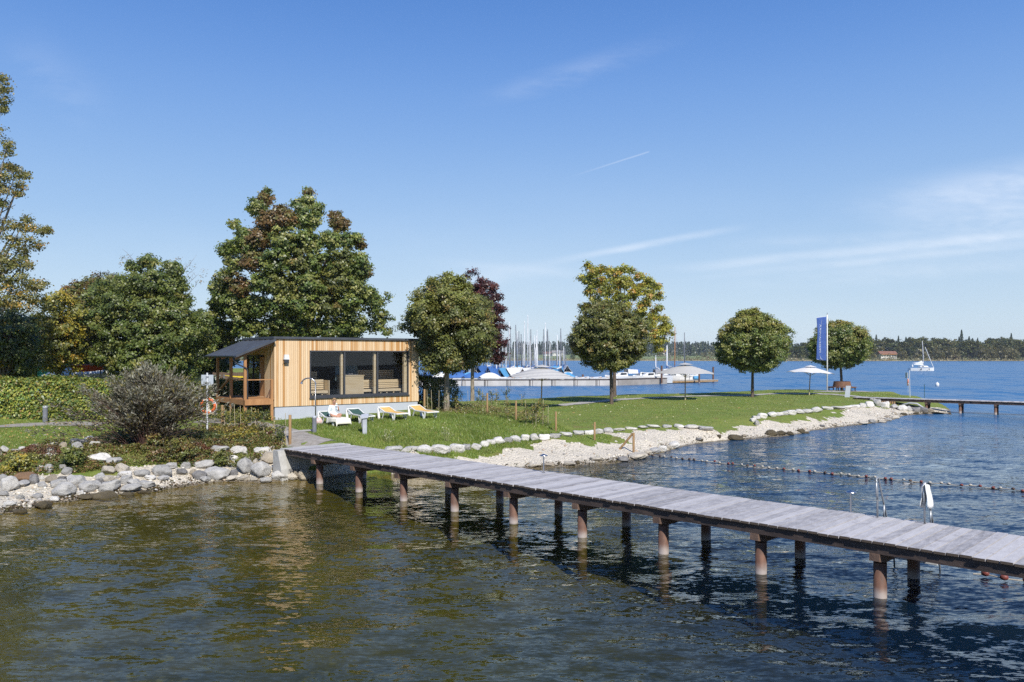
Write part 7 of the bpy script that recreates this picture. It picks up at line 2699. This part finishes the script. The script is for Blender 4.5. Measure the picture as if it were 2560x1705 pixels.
# ------------------------------------------------------------------ far shore
def far_land():
    m, t, out = newmat('far_meadow')
    P = nn(t, 'ShaderNodeNewGeometry').outputs['Position']
    s = nn(t, 'ShaderNodeSeparateXYZ')
    t.links.new(P, s.inputs[0])
    b = nn(t, 'ShaderNodeBsdfPrincipled')
    b.inputs['Roughness'].default_value = .95
    n = tnoise(t, P, .012, 4, .6, (1, 2.5, 1))
    c = mixc(t, maprange(t, n.outputs[0], .4, .6, 0, 1), (.13, .19, .05), (.22, .24, .09))
    c = mixc(t, maprange(t, s.outputs[2], .4, 1.6, 1, 0), c, (.30, .25, .13))
    t.links.new(c, b.inputs['Base Color'])
    t.links.new(b.outputs[0], out.inputs[0])
    xs_ = np.linspace(-1500, 1900, 120)
    fy = np.concatenate([np.linspace(0, 60, 8), np.linspace(80, 1800, 24)])
    rows = []
    for f in fy:
        for x in xs_:
            sh = 705 + 30 * math.sin(x * .004 + 1) + 12 * math.sin(x * .017) + (45 if x < 120 else 0) * min(1, (120 - x) / 80 if x < 120 else 0)
            y = sh + f
            z = -.3 + min(f, 40) * .035 + max(0, f - 60) * .006 + (max(0, f - 500) * .012 if x < 400 else 0) + 1.5 * math.sin(x * .006 + f * .004) * min(1, f / 300)
            rows.append((x, y, z))
    n = len(xs_)
    q = [(j * n + i, j * n + i + 1, (j + 1) * n + i + 1, (j + 1) * n + i) for j in range(len(fy) - 1) for i in range(n - 1)]
    return tag(np_mesh('far_shore', rows, q, m, smooth=True), kind='structure')


far_land()


def shore_y(x):
    return 705 + 30 * math.sin(x * .004 + 1) + 12 * math.sin(x * .017) + (45 if x < 120 else 0) * min(1, (120 - x) / 80 if x < 120 else 0)


def far_broad(seed, pal, R=6.0, H=19.0, base=2.0):
    rng = np.random.default_rng(seed)
    L = []
    for k in range(26):
        f = rng.random()
        z = base + R * .35 + (H - base - R * .5) * f
        w = R * math.sin(math.pi * min(1, .18 + .72 * f)) ** .7
        a = rng.uniform(0, 6.28)
        rr = w * rng.uniform(.2, .8)
        L.append((rr * math.cos(a), rr * math.sin(a), z, R * rng.uniform(.28, .42), pal))
    return L


def far_conifer(seed, H=21.0, R=4.6):
    rng = np.random.default_rng(seed)
    n = 900
    f = rng.random(n) ** .8
    z = 1.5 + (H - 1.5) * f
    w = R * (1 - f) ** .75 * (.65 + .5 * np.abs(np.sin(f * 28)))
    a = rng.uniform(0, 6.28, n)
    r = w * np.sqrt(rng.random(n))
    P = np.column_stack([r * np.cos(a), r * np.sin(a), z - .25 * r])
    N = np.column_stack([np.cos(a), np.sin(a), np.full(n, .8)])
    V, Q = leaf_quads(P, N, 1.15, rng=rng)
    C = pick_cols(n, [((.030, .050, .022), 3), ((.045, .065, .030), 2), ((.022, .036, .018), 2)], rng) * 1.4
    return V, Q, C


FP = []
FPAL = [GREEN, OLIVE, DARKG, [((.10, .115, .035), 3), ((.13, .12, .04), 2)], [((.15, .145, .09), 3), ((.11, .115, .06), 2)], GREEN + OLIVE]
for k in range(6):
    if k == 2:
        continue
    t = thing('far_tree', 'tree', 'tree', (0, 0, -50), 0)
    crown('crown', far_broad(500 + k, [(tuple(.72 * q for q in c_), w_) for c_, w_ in FPAL[k]], 7.5 if k != 4 else 5.5, 20 if k != 4 else 9, 2.0 if k != 4 else .5), t, .5, 1.2, 1.35)
    MB().tube([(0, 0, -.5), (0, 0, 9)], [.5, .25], 6).build('trunk', M_BARK, t)
    FP.append(t)
FC = []
for k in range(3):
    t = thing('far_conifer', 'conifer', 'tree', (0, 0, -50), 0)
    V, Q, C = far_conifer(520 + k, 24 + 2 * k)
    np_mesh('crown', V, Q, M_LEAF, t, facecol=C)
    MB().tube([(0, 0, -.5), (0, 0, 14)], [.4, .15], 6).build('trunk', M_BARK, t)
    FC.append(t)
rng = np.random.default_rng(88)


def far_z(x, y):
    f = max(0.0, y - shore_y(x))
    return -.3 + min(f, 40) * .035 + max(0, f - 60) * .006 + (max(0, f - 500) * .012 if x < 400 else 0) + 1.5 * math.sin(x * .006 + f * .004) * min(1, f / 300)


# the wood along the right shore: its front ranks tree by tree
first = {id(p): True for p in FP + FC}
GRP = 'trees of the wood across the lake'


def put_far(p, px, off, sc, lab):
    d0 = 740
    for _ in range(3):
        d0 = shore_y(xd(px, d0)) + off
    loc = (xd(px, d0), d0, far_z(xd(px, d0), d0) - .2)
    rz = rng.uniform(0, 6.28)
    if first[id(p)]:
        first[id(p)] = False
        p.location, p.rotation_euler, p.scale = loc, (0, 0, rz), (sc, sc, sc)
        p['label'], p['group'] = lab, GRP
    else:
        dup(p, loc, rz, sc, label=lab, group=GRP)


CON = FC
fbl = 'broadleaf tree in the wood on the far shore'
fcl = 'dark conifer in the wood on the far shore'
for off, n, s0, s1, con in ((120, 44, .98, 1.15, .22), (84, 46, .88, 1.08, .12), (58, 40, .66, .92, .04)):
    for k in range(n):
        px = 1965 + (2640 - 1965) * (k + rng.uniform(.1, .9)) / n
        if 2195 < px < 2248 and off < 90:
            continue
        edge = min(1, max(.5, (px - 1950) / 130))
        if rng.random() < con:
            put_far(CON[rng.integers(0, 3)], px, off + rng.uniform(-8, 8), rng.uniform(s0, s1) * .88 * edge, fcl)
        else:
            put_far([FP[0], FP[1], FP[2], FP[4]][rng.integers(0, 4)], px, off + rng.uniform(-8, 8), rng.uniform(s0, s1) * edge, fbl)
put_far(FC[2], 2404, 60, 1.05, 'tallest dark fir standing above the wood on the far shore')
put_far(FP[2], 2172, 50, 1.12, 'pale yellow-green tree just right of the bench tree, across the lake')
for px in (2262, 2300, 2458, 2480, 2510, 2530, 2385, 2345):
    put_far(FP[3], px + rng.uniform(-5, 5), 32, rng.uniform(.8, 1.3), 'grey-green willow at the foot of the wood on the far shore')
for px in np.linspace(1800, 2030, 14):
    put_far([FP[0], FP[1], FP[4]][rng.integers(0, 3)], px, rng.uniform(45, 110), rng.uniform(.45, .8) + .25 * (px - 1800) / 230, fbl)
for p in FP + FC:
    if first[id(p)]:
        put_far(p, 2600, 90, 1, fbl)


def far_mass(name, pts, size, pal, hgt, seed, kind='stuff', conical=False, rad=4.0, per=60):
    """a distant wood or reed belt that reads as one mass"""
    rg = np.random.default_rng(seed)
    Ps, Ns, Cs = [], [], []
    for (x, y, z, s) in pts:
        n = per
        f = rg.random(n)
        if conical:
            w = rad * s * (1 - f) ** .8
        else:
            w = rad * s * np.sin(np.pi * np.clip(.2 + .75 * f, 0, 1)) ** .7
        a = rg.uniform(0, 6.28, n)
        r = w * np.sqrt(rg.random(n))
        Ps.append(np.column_stack([x + r * np.cos(a), y + r * np.sin(a), z + hgt * s * f]))
        Ns.append(np.column_stack([np.cos(a), np.sin(a) - .3, np.full(n, .7)]))
        Cs.append(np.tile(pick_cols(1, pal, rg) * rg.uniform(.8, 1.25), (n, 1)) * rg.uniform(.75, 1.25, (n, 1)))
    V, Q = leaf_quads(np.concatenate(Ps), np.concatenate(Ns), size, rng=rg)
    return tag(np_mesh(name, V, Q, M_LEAF, facecol=np.concatenate(Cs)), kind=kind)


pts = []
for k in range(1500):
    y = rng.uniform(1330, 1700)
    x = rng.uniform(-520, 620)
    pts.append((x, y, far_z(x, y), rng.uniform(.75, 1.15)))
fw = []
for k in range(170):
    px_ = rng.uniform(1960, 2650)
    d_ = rng.uniform(850, 960)
    fw.append((xd(px_, d_), d_, far_z(xd(px_, d_), d_), rng.uniform(.8, 1.1) * min(1, max(.5, (px_ - 1940) / 140))))
far_mass('far_wood', fw, 1.7, [((.04, .055, .022), 4), ((.055, .065, .025), 3), ((.03, .045, .02), 3)], 20, 805, rad=8, per=90)
far_mass('distant_forest', pts, 4.2, [((.045, .065, .03), 4), ((.06, .08, .035), 2), ((.035, .05, .028), 3)], 21, 801, conical=True, rad=4.5, per=38)
pts = []
for k in range(420):
    x = rng.uniform(-420, 420)
    y = shore_y(x) + rng.uniform(60, 520)
    if math.sin(x * .021 + y * .009) + .6 * math.sin(x * .05) > .35:
        pts.append((x, y, far_z(x, y), rng.uniform(.4, 1.0)))
far_mass('distant_thicket', pts, 2.2, [((.10, .12, .05), 4), ((.075, .095, .04), 3), ((.13, .12, .05), 2)], 10, 802, rad=5, per=46)
pts = [(x, shore_y(x) + rng.uniform(3, 26), .2, rng.uniform(.7, 1.3)) for x in np.arange(-600, 700, 1.6)]
far_mass('reeds', pts, 1.2, [((.24, .20, .10), 4), ((.20, .19, .09), 3), ((.28, .22, .12), 2)], 2.1, 803, rad=2.5, per=14)
pts = [(x, shore_y(x) + rng.uniform(24, 48), .6, rng.uniform(.5, 1.3)) for x in np.arange(150, 640, 1.7)]
far_mass('shore_scrub', pts, 1.2, [((.11, .115, .05), 4), ((.15, .13, .06), 3), ((.08, .095, .04), 3), ((.17, .12, .07), 1)], 5.0, 804, rad=3.5, per=22)


def far_house(label, px, d_off, w, dep, h, rise, wall, roof, lift=0.0, windows=5, name='farmhouse'):
    d0 = 740
    for _ in range(3):
        d0 = shore_y(xd(px, d0)) + d_off
    x = xd(px, d0)
    t = thing(name, label, 'house', (x, d0, far_z(x, d0) + lift), 0)
    MB().box((-w / 2, 0, -1), (w / 2, dep, h)).build('wall', wall, t)
    e = .9
    MB().add([(-w / 2 - e, -e, h - .2), (w / 2 + e, -e, h - .2), (w / 2 + e, dep / 2, h + rise), (-w / 2 - e, dep / 2, h + rise), (-w / 2 - e, dep + e, h - .2), (w / 2 + e, dep + e, h - .2)],
             [(0, 1, 2, 3), (3, 2, 5, 4), (0, 3, 4), (1, 5, 2), (0, 4, 5, 1)]).build('roof', roof, t, solid=.15)
    for k in range(windows):
        xx = -w / 2 + w * (k + .5) / windows
        MB().box((xx - .5, -.06, h * .42), (xx + .5, -.01, h * .42 + 1.3)).build('window', M_DARKG, t)
    return t


M_RT = pm('red_brown_tiles', (.26, .13, .085), (.20, .10, .07), .6, .9)
M_WW = pm('white_render', (.74, .72, .68), (.66, .64, .6), .6, .9)
t = far_house('white farmhouse with long red-brown roof at the edge of the far wood', 2222, 42, 15, 9, 4.2, 2.6, M_WW, M_RT, 1.2, 6)
MB().box((-7.6, -.9, 3.3), (7.6, -.05, 4.3)).build('balcony', M_HULLW, t)
far_house('small white house above the meadow seen between the masts', 1394, 420, 15, 10, 5.0, 3.2, M_WW, pm('grey_tiles', (.3, .28, .27)), 0, 4)
far_house('long orange-roofed barn beside the white house on the far meadow', 1379, 425, 24, 10, 3.2, 3.0, M_WW, M_RT, 0, 0, name='barn')
far_house('tiny far house with red roof by the timber mast', 1662, 640, 10, 9, 5, 3.5, M_WW, M_RT, 0, 3)

# ------------------------------------------------------------------ behind the left hedge
M_TEAL = pm('teal_container', (.05, .30, .27), (.04, .25, .23), 2, .6)
d = 66.0
t = thing('container', 'turquoise steel container glimpsed under the left trees', 'container', (xd(116, d), d, gz(xd(116, d), d)), .05)
b = MB().box((-.75, 0, .25), (.75, 2.4, zd(905, d) - gz(xd(116, d), d)))
b.build('body', M_TEAL, t, bevel=.03)
b = MB()
for k in range(8):
    b.box((-.72 + k * .19, -.03, .35), (-.64 + k * .19, -.001, zd(905, d) - gz(xd(116, d), d) - .1))
b.build('ribs', M_TEAL, t)
MB().box((-.9, -.1, -.1), (.9, 2.5, .24)).build('base', M_CONC, t)
M_REDP = pm('red_paint', (.60, .08, .04), (.5, .07, .04), 3, .5)
for k, (px, d, L, yaw, lab) in enumerate(((210, 60, 5.2, .1, 'white boat under a cover stored ashore behind the left hedge'), (265, 62, 5.5, -.1, 'white boat with red stripe stored ashore behind the bushy tree'), (345, 64, 5.0, .15, 'white boat stored ashore in the shade of the bushy tree'))):
    x = xd(px, d)
    t = thing('stored_boat', lab, 'boat', (x, d, gz(x, d) + .75), yaw, 'boats stored ashore')
    hull_mesh(L, 2.0, 1.0).build('hull', M_HULL, t)
    if k == 1:
        MB().box((-L * .40, -1.0, .80), (L * .16, -.93, .95)).build('stripe', M_REDP, t)
    MB().add([(-L * .45, -.85, 1.05), (L * .3, -.7, 1.15), (L * .3, .7, 1.15), (-L * .45, .85, 1.05), (-L * .4, 0, 1.75), (L * .25, 0, 1.6)], [(0, 1, 5, 4), (3, 4, 5, 2), (0, 4, 3), (1, 2, 5)]).build('cover', M_TARPW, t, solid=.02)
    b = MB()
    for xx in (-1.4, 1.2):
        b.bar((xx, -.8, -.85), (xx, -.25, -.05), .08, .08).bar((xx, .8, -.85), (xx, .25, -.05), .08, .08)
    b.bar((-1.8, 0, -.62), (2.6, 0, -.45), .1, .1)
    b.build('cradle', M_MGREY, t)
for px, d, lab in ((228, 58, 'red kayak hanging on a rack behind the left hedge'), (355, 58, 'bright red kayak under the bushy tree')):
    x = xd(px, d)
    t = thing('kayak', lab, 'kayak', (x, d, zd(921 if px < 300 else 926, d)), .1, 'red kayaks behind the hedge')
    hull_mesh(2.6, .6, .22).build('hull', M_REDP, t)
    hx = zd(921 if px < 300 else 926, d) - gz(x, d)
    MB().tube([(-.6, .1, -hx - .1), (-.6, .1, .0)], .04, 6).tube([(.6, .1, -hx - .1), (.6, .1, .0)], .04, 6).build('rack', M_MGREY, t)
x0, x1, d = xd(145, 55), xd(262, 55), 55.0
t = thing('railing_fence', 'grey metal railing behind the hedge in front of the stored boats', 'fence', (x0, d, gz(x0, d)))
b = MB()
n = 24
hh = zd(942, d) - gz(x0, d)
for k in range(n + 1):
    xx = (x1 - x0) * k / n
    b.box((xx - .02, -.02, 0), (xx + .02, .02, hh))
b.box((-.03, -.03, hh), (x1 - x0 + .03, .03, hh + .06)).box((-.03, -.03, .2), (x1 - x0 + .03, .03, .26))
b.build('bars', M_MGREY, t)
x0, d = xd(505, 58), 58.0
z0 = gz(x0, d)
t = thing('garden_wall', 'low white wall seen behind the lifebuoy post', 'wall', (x0, d, z0))
MB().box((-3.2, 0, -.2), (1.2, .25, zd(940, d) - z0)).build('wall', M_WW, t)
MB().box((-3.25, -.05, zd(940, d) - z0 + .002), (1.25, .3, zd(940, d) - z0 + .08)).build('coping', M_CONC, t)
x0, d = xd(562, 60), 60.0
z0 = gz(x0, d)
t = thing('board_fence', 'brown vertical board fence behind the sauna porch', 'fence', (x0, d, z0))
b = MB()
for k in range(22):
    b.box((-1.6 + k * .16, 0, -.1), (-1.6 + k * .16 + .15, .03, zd(931, d) - z0 + random.uniform(-.02, .02)))
b.build('boards', pm('brown_boards', (.16, .11, .08), (.11, .08, .06), 4, .9), t)
MB().box((-1.7, .031, .5), (2.0, .08, .6)).box((-1.7, .031, 1.5), (2.0, .08, 1.6)).build('rails', M_BARK, t)
d = 56.0
x0, x1 = xd(560, d), xd(615, d)
t = thing('sun_sail', 'yellow sun sail stretched behind the sauna porch', 'sun sail', (x0, d, zd(938, d)))
M_YEL = pm('yellow_canvas', (.72, .55, .03), (.65, .48, .02), 3, .8)


def sail(u, v):
    return ((x1 - x0) * 1.5 * u, 2.0 * v * u - 0.3 * u, .04 * u - .10 * math.sin(math.pi * u) - .16 * u * (1 - v))


MB().grid(sail, 10, 6).build('canvas', M_YEL, t, smooth=True, solid=.01)
hs_ = zd(938, d) - gz(x0, d)
MB().tube([(0, 0, -hs_), (0, 0, .05)], .04, 8).build('pole', M_MGREY, t)

# ------------------------------------------------------------------ air
hz_ = MB().box((-3400, -150, -3.4), (3400, 4200, 40)).build('haze', None)
m, t, out = newmat('air')
pv_ = nn(t, 'ShaderNodeVolumePrincipled')
pv_.inputs['Color'].default_value = (.78, .88, 1, 1)
pv_.inputs['Density'].default_value = .00010
t.links.new(pv_.outputs[0], out.inputs['Volume'])
hz_.data.materials.append(m)
tag(hz_, kind='stuff')
